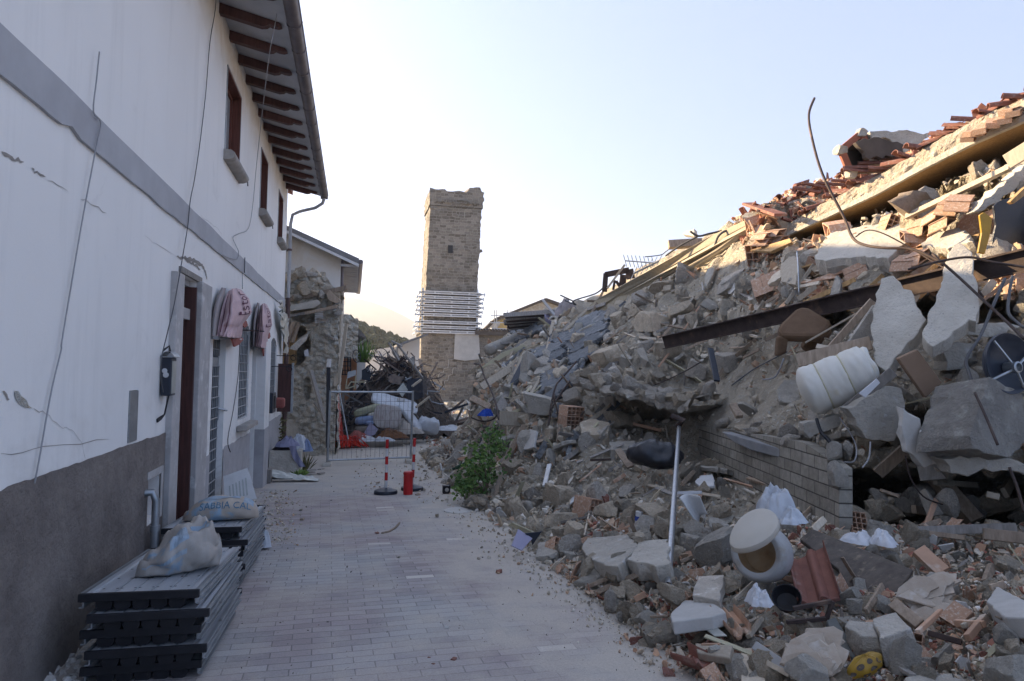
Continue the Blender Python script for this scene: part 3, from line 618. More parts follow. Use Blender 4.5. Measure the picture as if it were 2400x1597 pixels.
br = MB(); br.tube([(WX+0.005, 6.33, 1.12), (WX+0.02, 6.38, 1.14), (WX+0.04, 6.42, 1.17), (WX+0.06, 6.45, 1.33)], [0.016, 0.016, 0.008, 0.008], 6); br.build('cable_end', m_black, mbx)
# pink awnings: two dome-shaped blinds, sagging and half collapsed
def text_tris(body, size=1.0):
    cu = bpy.data.curves.new('lettering', 'FONT'); cu.body = body; cu.size = size; cu.resolution_u = 3
    ob = bpy.data.objects.new('lettering', cu)
    me = bpy.data.meshes.new_from_object(ob); bm = bmesh.new(); bm.from_mesh(me); bmesh.ops.triangulate(bm, faces=bm.faces)
    bmesh.ops.subdivide_edges(bm, edges=[e for e in bm.edges if e.calc_length() > 0.12*size], cuts=2)
    bmesh.ops.triangulate(bm, faces=bm.faces)
    vs = [v.co.copy() for v in bm.verts]; bm.verts.index_update(); fs = [tuple(v.index for v in f.verts) for f in bm.faces]
    bm.free(); bpy.data.meshes.remove(me); bpy.data.objects.remove(ob); bpy.data.curves.remove(cu)
    return vs, fs
AWN = [[(535, 683), (545, 677), (556, 676), (566, 680)], [(523, 712), (545, 707), (570, 701), (584, 700)], [(517, 737), (545, 735), (575, 735), (591, 732)], [(512, 762), (538, 763), (560, 765), (573, 757)], [(508, 788), (530, 790), (548, 792), (565, 793)]]
AWO = [[0.05, 0.10, 0.12, 0.06], [0.07, 0.19, 0.22, 0.12], [0.07, 0.20, 0.26, 0.17], [0.06, 0.20, 0.22, 0.10], [0.06, 0.19, 0.20, 0.09]]
def awning(mp, label, body, seed):
    """collapsed shop blind hanging almost flat on the wall: a bulging cloth sheet with a grey side, piping and torn lining"""
    yc = at_x(*mp(540, 790), WX).y; t_ = thing('awning', label, 'awning', (WX, yc, 1.95), 'pink shop awnings on the white house')
    def net(s, t, tab):
        x, y = s*3, t*4; i, j = min(int(x), 2), min(int(y), 3); f, g_ = x-i, y-j; f = f*f*(3-2*f)*0.5+f*0.5; g_ = g_*g_*(3-2*g_)*0.5+g_*0.5
        L_ = lambda a, b, k: a*(1-k)+b*k
        q = [np.array(tab[j+d][i+e], float) for d in (0, 1) for e in (0, 1)]
        return L_(L_(q[0], q[1], f), L_(q[2], q[3], f), g_)
    def S(s, t, off=0.0):
        u, v = net(s, t, AWN); o = float(net(s, t, AWO))
        o += 0.022*noise.noise(Vector((s*5, t*3, seed))) + 0.014*noise.noise(Vector((s*13, t*5, seed)))*t + off
        if t > 0.97: o += 0.012*math.sin(s*30+seed)
        return at_x(*mp(u, v), WX+max(o, 0.02))
    cv = MB(); cv.grid(lambda i, j: S(i/35, j/29), 36, 30); c_ = cv.build('canopy', m_pink, t_, smooth='all', fix=False)
    cv = MB(); cv.grid(lambda i, j: S(1.0, j/11)*(1-i/3) + Vector((WX, S(1.0, j/11).y+0.10, S(1.0, j/11).z))*(i/3), 4, 12); cv.build('far_side', m_pink, t_, smooth='all', fix=False)
    for s0 in (0.10, 0.22):
        sp = MB(); sp.grid(lambda i, j: S(s0 + 0.022*i, 0.10 + 0.80*j/15, 0.005), 2, 16); sp.build('piping', m_ink, t_, fix=False)
    sd_ = MB(); lft = [(519, 674), (509, 695), (502, 720), (497, 750), (494, 788)]; rgt = [(530, 676), (525, 700), (518, 730), (513, 758), (509, 788)]
    def sdp(i, j):
        t = j/16*4; k = min(int(t), 3); f = t-k; a = np.array(lft[k])*(1-f)+np.array(lft[k+1])*f; b = np.array(rgt[k])*(1-f)+np.array(rgt[k+1])*f; q = a+(b-a)*i/4; return at_x(*mp(*q), WX+0.03+0.05*math.sin(math.pi*i/4))
    sd_.grid(sdp, 5, 17); sd_.build('side_panel', m_pinkdk, t_, fix=False, smooth='all')
    vs_, fs_ = text_tris(body, 1.0); wmax = max(v.x for v in vs_); tx = MB()
    tx.add([S(0.90-0.42*v.y/0.75, 0.56-0.48*v.x/wmax, 0.007) for v in vs_], fs_); tx.build('lettering', m_ink, t_, fix=False)
    for poly in (((540, 794), (546, 813), (556, 808), (566, 797), (565, 792)), ((567, 750), (574, 752), (577, 762), (571, 768), (566, 764))):
        ln = MB(); P = [at_x(*mp(*q), WX+0.10) for q in poly]; ln.prism(P, (0.02, 0.03, 0)); ln.build('torn_lining', m_red_lining, t_)
    ar = MB(); a, b = at_x(*mp(493, 790), WX+0.01), at_x(*mp(511, 793), WX+0.08); ar.bar(a, b, 0.05, 0.04); ar.tube([at_x(*mp(494, 791), WX+0.03), at_x(*mp(566, 796), WX+0.12)], 0.010, 6); ar.build('arm', m_galv, t_)
    return t_
awning(lambda u, v: (u, v), 'nearer faded pink awning hanging over the barred shop door, maroon writing', 'Estor', 1.0)
awning(lambda u, v: (590+(u-493)*0.49, 711+(v-676)*0.905), 'farther faded pink awning, crumpled, over the last barred door', 'Estor', 5.0)
rd = MB(); A = at_x(566, 774, WX+0.05); rd.tube([A, at_x(618, 777, WX+0.5)], 0.009, 6)
rd.build('iron_bracket', m_black, None, 'thin black iron bracket sticking out of the wall between the two pink awnings', 'bracket')
# crumpled white banner hanging at the far corner
bn = MB(); bn.grid(lambda i, j: Vector((WX+0.06+0.10*abs(math.sin(i*1.3+j*0.8)), 14.6+1.7*i/11+0.05*math.sin(j*2), 2.95-0.85*j/9*(0.35+0.65*i/11) - 0.5*(i/11)*0.6 + 0.05*math.sin(i*1.9))), 12, 10)
bn.build('torn_banner', m_foil, None, 'crumpled whitish banner hanging under the band at the far house corner', 'banner', smooth='all', fix=False)
for zz, yy, lb in ((1.83, 15.35, 'upper wrought iron scroll bracket beside the farthest barred window'), (1.60, 14.5, 'lower wrought iron scroll bracket beside the farthest barred window')):
    cr = MB()
    sp = [(WX, yy, zz)] + [(WX+0.05+0.30*k/8, yy, zz) for k in range(9)] + [(WX+0.35+0.045*math.cos(t)*(1-t/9), yy, zz-0.045+0.045*math.sin(t)*(1-t/9)) for t in np.linspace(1.5, -5.5, 16)]
    cr.tube(sp, 0.009, 6); cr.build('scroll_bracket', m_black, None, lb, 'bracket')
sg = thing('hanging_sign', 'dark red upright sign board with metal edge at the far end of the house', 'sign', (WX+0.15, 15.6, 0.62))
mb = MB(); mb.box((WX+0.02, 15.52, 0.62), (WX+0.30, 15.58, 1.66)); mb.build('board', m_door, sg)
mb = MB(); mb.box((WX+0.303, 15.50, 0.60), (WX+0.345, 15.60, 1.68)); mb.build('edge_strip', m_steel, sg)
bx2 = thing('wall_box', 'small dark box with rusty lump fixed on the wall past the pier', 'box', (WX, 13.75, 0.72))
mb = MB(); mb.box((WX+0.002, 13.45, 0.72), (WX+0.16, 13.95, 1.10)); mb.build('body', m_navy, bx2, bevel=0.01)
mb = MB(); mb.box((WX+0.16, 13.6, 0.80), (WX+0.175, 13.9, 1.04)); mb.build('front_panel', m_black, bx2)
mb = MB(); mb.box((WX+0.02, 14.1, 0.78), (WX+0.30, 14.35, 0.98), None); mb.build('rusty_lump', m_red_lining, bx2, bevel=0.04)
iv = MB()
for k in range(120):
    p = Vector((WX+0.03+random.uniform(0, .12), 16.1+random.uniform(-.2, .3), random.uniform(-0.45, 0.45))); a = random.uniform(0, 6.28); s_ = random.uniform(.02, .045)
    x_, y_, z_ = basis((random.uniform(-.5, 1), random.uniform(-1, .3), random.uniform(-.4, .8)))
    iv.add([p+x_*s_, p+y_*s_*0.7, p-x_*s_, p-y_*s_*0.7], [(0, 1, 2, 3)])
iv.build('ivy', m_drygrass, None, 'sparse ivy climbing the far corner of the house beside the planter', 'plant', fix=False)

# ------------------------------------------------------------------ stacked steel boards and sacks
def make_board(nm, W=0.62, L=1.15, H=0.100):
    """steel walkway board: origin at the middle of its underside"""
    b = thing(nm, None, 'board', (0, 0, 0))
    dk = MB(); prof = []; n = 6
    zt = H
    xs_ = np.linspace(-W/2+0.075, W/2-0.075, n)
    prof = [(-W/2+0.012, zt-0.004), (-W/2+0.055, zt-0.004), (-W/2+0.06, zt-0.014), (-W/2+0.068, zt-0.014)]
    for i in range(n-1):
        a, c = xs_[i], xs_[i+1]
        prof += [(a+0.004, zt-0.006), (c-0.006, zt-0.006), (c-0.003, zt-0.016), (c+0.001, zt-0.016)]
    prof += [(W/2-0.068, zt-0.014), (W/2-0.06, zt-0.014), (W/2-0.055, zt-0.004), (W/2-0.012, zt-0.004)]
    dk.prism([(x, -L/2+0.022, z) for x, z in prof] + [(W/2-0.012, -L/2+0.022, zt-0.03), (-W/2+0.012, -L/2+0.022, zt-0.03)], (0, L-0.044, 0))
    dk.build('deck', m_deck, b)
    hl = MB()
    for i in range(n-1):
        xm = (xs_[i]+xs_[i+1])/2
        for yy in np.arange(-L/2+0.12, L/2-0.05, 0.22):
            for dx in (-0.035, 0.035): hl.lathe((xm+dx, yy, zt-0.0055), (0, 0, 1), [(0.0, 0.0008), (0.008, 0.0008)], 8)
    hl.build('drain_holes', m_black, b)['kind'] = 'stuff'
    for s_ in (-1, 1):
        e = MB(); y = s_*(L/2-0.011); e.box((-W/2, y-0.011, zt-0.044), (W/2, y+0.011, zt+0.002)); e.build('end_cap', m_black, b, bevel=0.004)
        r_ = MB(); x = s_*(W/2-0.022); y0r, y1r = -L/2+0.022, L/2-0.022
        r_.box((x-0.004, y0r, zt-0.078), (x+0.004, y1r, zt-0.004))
        for za, zb in ((zt-0.012, zt-0.001), (zt-0.040, zt-0.033), (zt-0.082, zt-0.074)): r_.box((min(x+s_*0.004, x+s_*0.022), y0r, za), (max(x+s_*0.004, x+s_*0.022), y1r, zb))
        for k in range(6): yy = y0r+0.1+k*0.19; r_.box((min(x+s_*0.004, x+s_*0.007), yy-0.012, zt-0.066), (max(x+s_*0.004, x+s_*0.007), yy+0.012, zt-0.050))
        r_.build('side_rail', m_steel, b)
    for k in range(5):
        xm = -W/2+0.075+(k+0.5)*(W-0.15)/5; rr = MB(); a = 0.043
        rr.prism([(xm-a, -L/2+0.03, zt-0.032), (xm-a, -L/2+0.03, 0.022), (xm-a*0.78, -L/2+0.03, 0.006), (xm-a*0.4, -L/2+0.03, 0.0), (xm+a*0.4, -L/2+0.03, 0.0), (xm+a*0.78, -L/2+0.03, 0.006), (xm+a, -L/2+0.03, 0.022), (xm+a, -L/2+0.03, zt-0.032)], (0, L-0.06, 0))
        rr.build('rib', m_black, b)
    return b
def copy_tree(o, parent=None):
    c = o.copy(); COL.objects.link(c); c.parent = parent; ORG[c.name] = Vector((0, 0, 0))
    for ch in list(o.children): copy_tree(ch, c)
    return c
board0 = make_board('steel_board'); first = True
ORDN = ['topmost', 'second from the top', 'middle', 'second lowest', 'lowest']
for si, (yc, ztop, x0, lab) in enumerate(((4.76, 0.318, -1.09, 'nearer stack under the crumpled sack'), (6.62, 0.250, -1.15, 'farther stack under the printed sack'))):
    for k in range(5):
        o = board0 if first else copy_tree(board0); first = False
        jx = (0.0, 0.03, 0.0, 0.02, -0.02)[k] + random.uniform(-.012, .012); jy = (0.0, -0.03, 0.01, -0.015, 0.02)[k]*1.2
        o.location = (x0 + jx, yc + jy, ztop - 0.100 - 0.1005*k); o.rotation_euler = (-0.038, 0, R((-1.5, 0.5, -0.8, 0.2, 0.6)[k] - 1.0))
        o['label'] = 'ribbed grey steel board, %s in the %s' % (ORDN[k], lab); o['group'] = 'stacked steel boards by the wall'
# ---- sacks lying on the boards
def fold(p, s, seed):
    return abs(noise.noise(Vector((p.x*s+seed, p.y*s, p.z*s))))
def sack_surface(c, ang, L, Wd, H, seed, pinch0=0.35, pinch1=0.7, crump=0.02, tilt=0.0):
    ca, sa = math.cos(ang), math.sin(ang); c = Vector(c)
    def S(s, ph, off=0.0):
        """s 0..1 along the length, ph 0 = towards the viewer side, pi/2 = top"""
        e = abs(2*s-1); end = (pinch0 if s < .5 else pinch1)
        k = (1-e**5)**0.5*(1-(1-end)*e**2.2)
        a, b = math.cos(ph), math.sin(ph)
        y = -math.copysign(abs(a)**0.75, a)*(Wd/2)*(0.55*k+0.45*(1-e**8)); z = H*0.5*math.copysign(abs(b)**0.8, b)*k
        z = z + H*0.5*(0.25+0.75*k) if b > -0.2 else max(z + H*0.5*k, 0.0)
        z *= 1 + tilt*(s-0.5)
        x = (s-0.5)*L
        p = Vector((x, y, z)); d = crump*(noise.noise(p*9 + Vector((seed, 0, 0))) + 0.5*(0.5-fold(p, 12, seed)) + 0.3*noise.noise(p*24))*min(1, z/H*3)
        nx = Vector((0, y/(Wd/2)**2, (z-H*0.4)/(H/2)**2)); nx = nx.normalized() if nx.length > 1e-6 else Vector((0, 0, 1))
        p = p + nx*(d+off); p.z = max(p.z, 0.001)
        return c + Vector((p.x*ca - p.y*sa, p.x*sa + p.y*ca, p.z))
    return S
def sack(c, ang, L, Wd, H, seed, mat, label, **k):
    S = sack_surface(c, ang, L, Wd, H, seed, **k); nu, nv = 56, 44
    t = thing('sack', label, 'sack', c, 'building sand sacks on the boards')
    mb = MB(); mb.grid(lambda i, j: S(j/(nv-1), 2*math.pi*i/nu), nu, nv, True)
    mb.build('cloth', mat, t, smooth='all', fix=True)
    return t, S
s1, S1 = sack((-1.03, 4.66, 0.322), R(24), 0.48, 0.30, 0.235, 3.3, m_sack, 'crumpled half empty beige and blue sack on the nearer stack of boards', pinch0=0.5, pinch1=0.55, crump=0.085, tilt=1.15)
s2, S2 = sack((-1.10, 6.46, 0.257), R(4), 0.62, 0.36, 0.19, 9.1, m_sack2, 'plump sand sack printed SABBIA CAL on the farther stack of boards', pinch0=0.3, pinch1=0.75, crump=0.018)
vs_, fs_ = text_tris('SABBIA CAL'); wm = max(v.x for v in vs_)
tx = MB(); tx.add([S2(0.24+0.66*v.x/wm, R(10)+R(40)*v.y/0.75, 0.004) for v in vs_], fs_); tx.build('lettering', m_blueink, s2, fix=False)
bl = MB()
for s0, s1_, p0, p1 in ((0.2, 0.75, 74, 96), (0.80, 0.93, 45, 95), (0.03, 0.10, 20, 80)):
    bl.grid(lambda i, j: S2(s0+(s1_-s0)*i/9, R(p0+(p1-p0)*j/7), 0.003), 10, 8)
bl.build('printed_bands', M('faded_blue_print', (0.24, 0.34, 0.45), (0.34, 0.38, 0.42), scale=9, bump=0.1, var=0), s2, fix=False)
bl = MB(); bl.grid(lambda i, j: S1(0.32+0.22*(i/9), R(30+50*j/9), 0.004), 10, 10); bl.grid(lambda i, j: S1(0.62+0.2*(i/9), R(62+30*j/9), 0.004), 10, 10); bl.grid(lambda i, j: S1(0.02+0.5*i/15, R(4+10*j/3), 0.004), 16, 4)
bl.build('printed_bands', MATS['faded_blue_print'], s1, fix=False)

# ------------------------------------------------------------------ street objects
t = thing('barrier_panel', 'grey steel mesh barrier panel standing across the street', 'barrier', at_g(767, 1097))
A, B = at_g(767, 1092), at_g(962, 1084); hb = 1.68; up = Vector((0.012, 0, 1))
dv = (B-A).normalized()
for nm, p in (('post', A), ('post', B)):
    mb = MB(); mb.tube([p + up*0.02, p + up*hb], 0.027, 10); mb.build(nm, m_steel, t, smooth=40)
for z in (0.12, hb-0.03):
    mb = MB(); mb.tube([A + up*z, B + up*z], 0.022, 8); mb.build('rail', m_steel, t, smooth=40)
mb = MB(); W_ = (B-A).length
for k in range(1, 18): p = A + dv*(W_*k/18); mb.tube([p + up*0.12, p + up*(hb-0.03)], 0.0030, 4)
for k in range(1, 7): mb.tube([A + up*(0.12 + (hb-0.15)*k/7) , B + up*(0.12 + (hb-0.15)*k/7)], 0.0030, 4)
mb.build('mesh_infill', m_gutter, t)
mb = MB(); p = A + dv*(W_*0.80) + up*(hb-0.26); q = dv.cross(up); mb.prism([p - q*0.012, p + dv*0.2 - q*0.012, p + dv*0.2 + up*0.09 - q*0.012, p + up*0.09 - q*0.012], q*0.004); mb.build('plate', m_white, t)
for p, w_, lb in ((A, 0.17, 'concrete foot block under the left post of the mesh barrier'), (B, 0.20, 'concrete foot block under the right post of the mesh barrier')):
    mb = MB(); mb.box((p.x-w_/2-0.02, p.y-0.25, p.z-0.05), (p.x+w_/2, p.y+0.2, p.z+0.085)); mb.build('foot_block', m_concpale, None, lb, 'block', 'barrier foot blocks', bevel=0.02)
def marker_post(u, v, lean, lab):
    b = at_g(u, v); t = thing('marker_post', lab, 'post', b, 'red and white marker posts')
    mb = MB(); mb.lathe(b, (0, 0, 1), [(0.0, 0.0), (0.185, 0.0), (0.19, 0.03), (0.18, 0.06), (0.10, 0.085), (0.05, 0.10), (0.0, 0.10)], 24); mb.build('base', m_navy, t, smooth=40)
    ax = Vector((lean, 0.0, 1)); hts = np.linspace(0.09, 0.86, 7)
    rd_, wh = MB(), MB()
    for k in range(6): (wh if k % 2 == 0 else rd_).tube([b + ax*hts[k], b + ax*hts[k+1]], 0.025, 12)
    rd_.lathe(b + ax*0.86, ax, [(0.026, 0), (0.026, 0.012), (0.0, 0.016)], 12)
    wh.build('white_bands', m_white, t, smooth=40); rd_.build('red_bands', m_red, t, smooth=40)
marker_post(904, 1158, 0.004, 'striped red and white post on a dark round foot, left of the red bollard')
marker_post(966, 1150, 0.025, 'striped red and white post on a dark round foot, directly behind the red bollard')
b = at_g(956, 1160); t = thing('bollard', 'short solid red bollard in the middle of the street', 'bollard', b)
mb = MB(); mb.lathe(b, (0, 0, 1), [(0.075, 0), (0.075, 0.325), (0.0, 0.325)], 24); mb.build('body', m_red, t, smooth=40)
mb = MB(); mb.lathe(b + Vector((0, 0, 0.326)), (0, 0, 1), [(0.08, 0), (0.083, 0.02), (0.07, 0.045), (0.0, 0.055)], 24); mb.build('cap', m_red, t, smooth=40)
def ground_disc(nm, u, v, r, mat, label, cat, h=0.008):
    b = at_g(u, v); mb = MB(); n = 28
    mb.prism([b + Vector((r*math.cos(2*math.pi*k/n)*(1+0.12*noise.noise(Vector((k, r*9, 1)))), r*math.sin(2*math.pi*k/n), h)) for k in range(n)], (0, 0, -h-0.01))
    return mb.build(nm, mat, None, label, cat, bevel=0.003)
ground_disc('manhole_cover', 1074, 1197, 0.20, m_chip, 'pale round manhole cover in the paving at the edge of the rubble', 'manhole')
ground_disc('dust_patch', 940, 1152, 0.34, m_earth, 'pale splash of spilled plaster round the foot of the red bollard', 'plaster')
# planter with clothes, box, crumpled foil, leaning white board
b = at_g(652, 1113); t = thing('planter', 'low concrete planter against the far end of the white house', 'planter', b)
mb = MB(); x0, x1, y0_, y1_ = -1.60, -0.98, 14.35, 15.05; zb = gz(14.7)-0.02; zt_ = zb+0.50
for lo_, hi_ in (((x0, y0_, zb), (x1, y0_+0.08, zt_)), ((x0, y1_-0.08, zb), (x1, y1_, zt_)), ((x0, y0_+0.08, zb), (x0+0.08, y1_-0.08, zt_)), ((x1-0.08, y0_+0.08, zb), (x1, y1_-0.08, zt_))): mb.box(lo_, hi_)
mb.build('body', m_conc, t, bevel=0.012)
mb = MB(); mb.box((x0+0.08, y0_+0.08, zb), (x1-0.08, y1_-0.08, zt_-0.06)); mb.build('soil', m_earth, t)
def cloth_heap(nm, c, rx, ry, h, seed, mat, label, cat, group=None, nfold=5, sharp=1.0):
    """draped cloth lying in a heap: a fold-broken dome whose rim falls to the surface below"""
    c = Vector(c); mb = MB(); nu, nv = 44, 18
    def P(i, j):
        a = 2*math.pi*i/nu; r = j/(nv-1); ca, sa = math.cos(a), math.sin(a); q = Vector((ca*r*2.4, sa*r*2.4, seed*3.1))
        rg = 1-abs(noise.noise(q*1.1))*2.2; rg2 = 1-abs(noise.noise(q*2.6+Vector((7, 0, 0))))*2.2; lo_ = noise.noise(q*0.7+Vector((0, 9, 0)))
        rr = 1 + 0.55*noise.noise(Vector((ca*1.3, sa*1.3, seed))) + 0.25*noise.noise(Vector((ca*3.7, sa*3.7, seed+2)))
        prof = (1-r**2.6)
        z = h*prof*(0.62 + 0.45*lo_ + 0.30*rg*(1-r*0.5) + 0.12*rg2) + h*0.05*rg2*(1-r)
        sh = 0.10*Vector((noise.noise(q*1.9), noise.noise(q*1.9+Vector((3, 3, 3))), 0))
        return c + Vector((rx*(r*rr*ca+sh.x), ry*(r*rr*sa+sh.y), max(z, -0.012)))
    mb.grid(P, nu, nv, True)
    return mb.build(nm, mat, None, label, cat, group, smooth='all', fix=True)
zz = zt_-0.03
cloth_heap('clothes', (-1.34, 14.62, zz), 0.22, 0.24, 0.20, 1.0, m_darkcloth, 'dark clothes heaped in the concrete planter', 'clothes')
cloth_heap('clothes', (-1.26, 14.50, zz+0.10), 0.22, 0.16, 0.20, 2.2, m_cloth_l, 'lilac shirt draped over the front of the concrete planter', 'clothes')
cloth_heap('plastic_bag', (-1.08, 14.95, zz), 0.24, 0.2, 0.30, 3.1, m_cloth_w, 'white plastic bag on the back of the concrete planter', 'bag')
cloth_heap('plastic_bag', (-0.93, 14.85, zz-0.04), 0.12, 0.12, 0.22, 4.0, m_cloth_b, 'small light blue plastic bag hanging at the street side of the planter', 'bag')
mb = MB(); mb.grid(lambda i, j: Vector((-1.22+0.13*i/5+0.20*(j/9)**1.5, 14.30+0.03*math.sin(i*1.4+j), zt_+0.10-0.42*j/9)), 6, 10); mb.build('sleeve', m_cloth_l, None, 'lilac sleeve hanging down the front face of the planter', 'clothes', smooth='all', fix=False)
b = at_g(612, 1134); mb = MB(); mb.box((b.x-0.10, b.y-0.02, b.z), (b.x+0.16, b.y+0.22, b.z+0.25)); mb.build('wooden_box', m_greywood, None, 'small square brown box on the ground in front of the planter', 'box', bevel=0.008)
b = at_g(690, 1128)
mb = MB(); mb.grid(lambda i, j: b + Vector((-0.42+0.85*i/13, -0.16+0.34*j/9, max(0.004, 0.02+0.17*(1-i/13)*abs(math.sin(j*0.55+0.5)) + 0.05*noise.noise(Vector((i*0.6, j*0.8, 3)))))), 14, 10)
mb.build('crumpled_sheet', m_foil, None, 'crumpled shiny cream sheet lying on the paving by the planter', 'sheet', fix=False)
b = Vector((-1.28, 8.9, gz(8.9))); t = thing('leaning_board', 'white slatted plastic board leaning by the barred shop door', 'board', b)
A = Vector((-1.47, 8.85, -0.08)); ux = Vector((0.35, 0.08, 0.05)); uy = Vector((-0.07, 0.17, 0.37))
nrm = ux.cross(uy).normalized()
mb = MB(); mb.prism([A, A+ux, A+ux*0.80+uy*1.0, A+ux*0.02+uy*0.86], nrm*0.012); mb.build('panel', m_white, t)
mb = MB()
for k in range(6): p = A + ux*(0.16+0.105*k) + uy*0.16 - nrm*0.0; q = p + uy*(0.38+0.03*k); mb.prism([p + nrm*-0.002, p + ux*0.045 + nrm*-0.002, q + ux*0.045 + nrm*-0.002, q + nrm*-0.002], nrm*-0.004 if nrm.y > 0 else nrm*0.018)
mb.build('slots', M('slot_grey', (0.46, 0.49, 0.47), var=0, bump=0), t)
cloth_heap('plastic_bag', (-0.88, 7.55, gz(7.5)+0.02), 0.10, 0.09, 0.20, 6.0, m_cloth_w, 'crumpled white plastic scrap standing behind the printed sack', 'bag')
def tuft(nm, c, n, h, r, mat, label, cat):
    mb = MB()
    for k in range(n):
        a = random.uniform(0, 6.28); q = Vector(c) + Vector((math.cos(a), math.sin(a), 0))*random.uniform(0, r*0.5); d = Vector((math.cos(a)*random.uniform(.2, 1)*r, math.sin(a)*random.uniform(.2, 1)*r, h*random.uniform(.4, 1)))
        s_ = Vector((-math.sin(a), math.cos(a), 0))*0.012
        mb.add([q-s_, q+s_, q+d*0.6+s_*1.2+Vector((0, 0, .02)), q+d], [(0, 1, 2, 3)])
    return mb.build(nm, mat, None, label, cat, fix=False)
tuft('weed', at_g(712, 1105), 60, 0.42, 0.22, m_drygrass, 'dry tall weed growing beside the concrete planter', 'plant'); tuft('weed', at_g(700, 1118), 60, 0.16, 0.18, m_leaf, 'low green weed at the foot of the planter', 'plant')
mb = MB(); b = at_g(735, 1113)
for k in range(5): mb.bar(b+Vector((random.uniform(-.22, .22), random.uniform(-.1, .1), 0.03+0.02*k)), b+Vector((random.uniform(-.2, .25), random.uniform(-.1, .1), 0.03+0.02*k)), 0.08, 0.02)
mb.build('scrap', m_greywood, None, 'flat dark wooden scrap lying on the ground right of the weeds', 'scrap')

# ------------------------------------------------------------------ middle distance
m_interior = M('dark_timber', (0.16, 0.09, 0.05), (0.08, 0.05, 0.03), scale=4, var=0.1)
ru = thing('ruined_house', 'ruined rubble stone house with torn open top beyond the white house', 'ruin', (-1.6, 18.5, -0.61))
def stone_face(mb, x0, x1, yf, z0, topf, nx=90, nz=120, amp=0.12, ax='x', holes=()):
    """rough rubble masonry: every stone bulges out of the wall a little"""
    def P(i, j):
        a = x0+(x1-x0)*i/(nx-1); zt = topf(a); z = z0+(zt-z0)*j/(nz-1)
        q = Vector((a*4.2, 0 if ax == 'x' else 9, z*6.5)); d, pts = noise.voronoi(q)
        k = min(1, (d[1]-d[0])*2.2); h = amp*(k*0.55 + 0.8*noise.noise(Vector((a*0.9, z*0.9, 3))) + 0.35*noise.noise(Vector((a*9, z*9, 7))) + 0.35*noise.noise(pts[0]*3))
        for (hx, hz, rx, rz, dd) in holes:
            e = ((a-hx)/rx)**2 + ((z-hz)/rz)**2 + 0.3*noise.noise(Vector((a*5, z*5, 1)))
            if e < 1: h -= dd*min(1, (1-e)*3)
        return Vector((a, yf-h, z)) if ax == 'x' else Vector((yf+h, a, z))
    mb.grid(P, nx, nz)
mb = MB()
top = lambda a: 3.95 - 0.10*abs(a+1.2) - max(0, (a+0.75))*1.0 + 0.16*noise.noise(Vector((a*4, 2, 0)))
stone_face(mb, -2.6, -0.42, 18.0, -0.7, top, holes=((-1.62, 2.15, 0.50, 0.62, 0.9), (-1.25, 2.9, 0.35, 0.2, 0.35), (-0.6, 2.3, 0.1, 0.1, 0.15), (-1.15, 1.05, 0.10, 0.30, 0.2)))
stone_face(mb, 18.0, 22.0, -0.42, -0.7, lambda a: 3.35+0.25*noise.noise(Vector((a*3, 5, 0))), 60, 90, 0.09, 'y')
mb.add([(-2.6, 18.05, -0.7), (-2.6, 18.05, 3.6), (-2.6, 22, 3.6), (-2.6, 22, -0.7)], [(0, 1, 2, 3)])
mb.add([(-2.6, 22, -0.7), (-2.6, 22, 3.5), (-0.42, 22, 3.3), (-0.42, 22, -0.7)], [(0, 1, 2, 3)])
mb.add([(-2.6, 18.3, 3.2), (-0.5, 18.3, 3.0), (-0.5, 22, 3.0), (-2.6, 22, 3.2)], [(0, 1, 2, 3)])
mb.build('wall', m_ruin, ru, fix=False)
mb = MB(); mb.grid(lambda i, j: Vector((-1.75+(1.05-0.75*(j/9)**0.8)*i/9, 17.86-0.015*i, -0.68+0.95*j/9)), 10, 10); mb.build('render_patch', m_concpale, ru, fix=False)
for a, b_, r_ in ((at_y(668, 705, 17.95), at_y(812, 675, 17.9), .07), (at_y(672, 742, 17.9), at_y(790, 722, 17.75), .04), (at_y(715, 735, 17.6), at_y(792, 718, 17.5), .045), (at_y(740, 748, 17.8), at_y(768, 752, 17.5), .04), (at_y(674, 800, 17.8), at_y(688, 755, 17.75), .05), (at_y(684, 803, 17.75), at_y(700, 757, 17.9), .045), (at_y(764, 786, 17.9), at_y(783, 795, 17.6), .035)):
    mb = MB(); mb.bar(a, b_, r_*1.6, r_*1.6); mb.build('beam', m_oldwood if r_ > 0.043 else m_greywood, ru)
mb = MB(); mb.box((-1.95, 18.35, 1.6), (-1.45, 18.4, 2.6)); mb.build('inner_door', m_tanwood, ru)
mb = MB(); mb.prism([at_y(u, v, 17.75) for u, v in ((664, 722), (700, 712), (745, 703), (752, 712), (735, 722), (690, 728), (668, 730))], (0, 0.5, 0.06)); mb.build('broken_slab', m_concpale, ru)
mb = MB(); mb.prism([at_y(u, v, 17.7) for u, v in ((678, 818), (700, 797), (722, 784), (719, 796), (704, 812), (694, 822))], (0, 0.25, 0.06)); mb.build('broken_slab', m_conc, ru)
mb = MB(); mb.prism([at_y(u, v, 17.75) for u, v in ((765, 690), (772, 680), (798, 706), (790, 712), (770, 703))], (0, 0.3, 0.05)); mb.build('broken_slab', m_oldwood, ru)
rad = MB()
for k in range(7): a = at_y(738, 732+4*k, 17.75); rad.tube([a, at_y(757, 731+4*k, 17.75)], 0.018, 5)
rad.build('radiator', m_white, ru)
mb = MB(); mb.prism([at_y(u, v, 17.6) for u, v in ((713, 822), (722, 818), (724, 834), (714, 836))], (0, 0.01, 0)); mb.build('paper_scrap', m_paper, ru)
rocks_on_ruin = []          # filled below, once the rock shapes exist
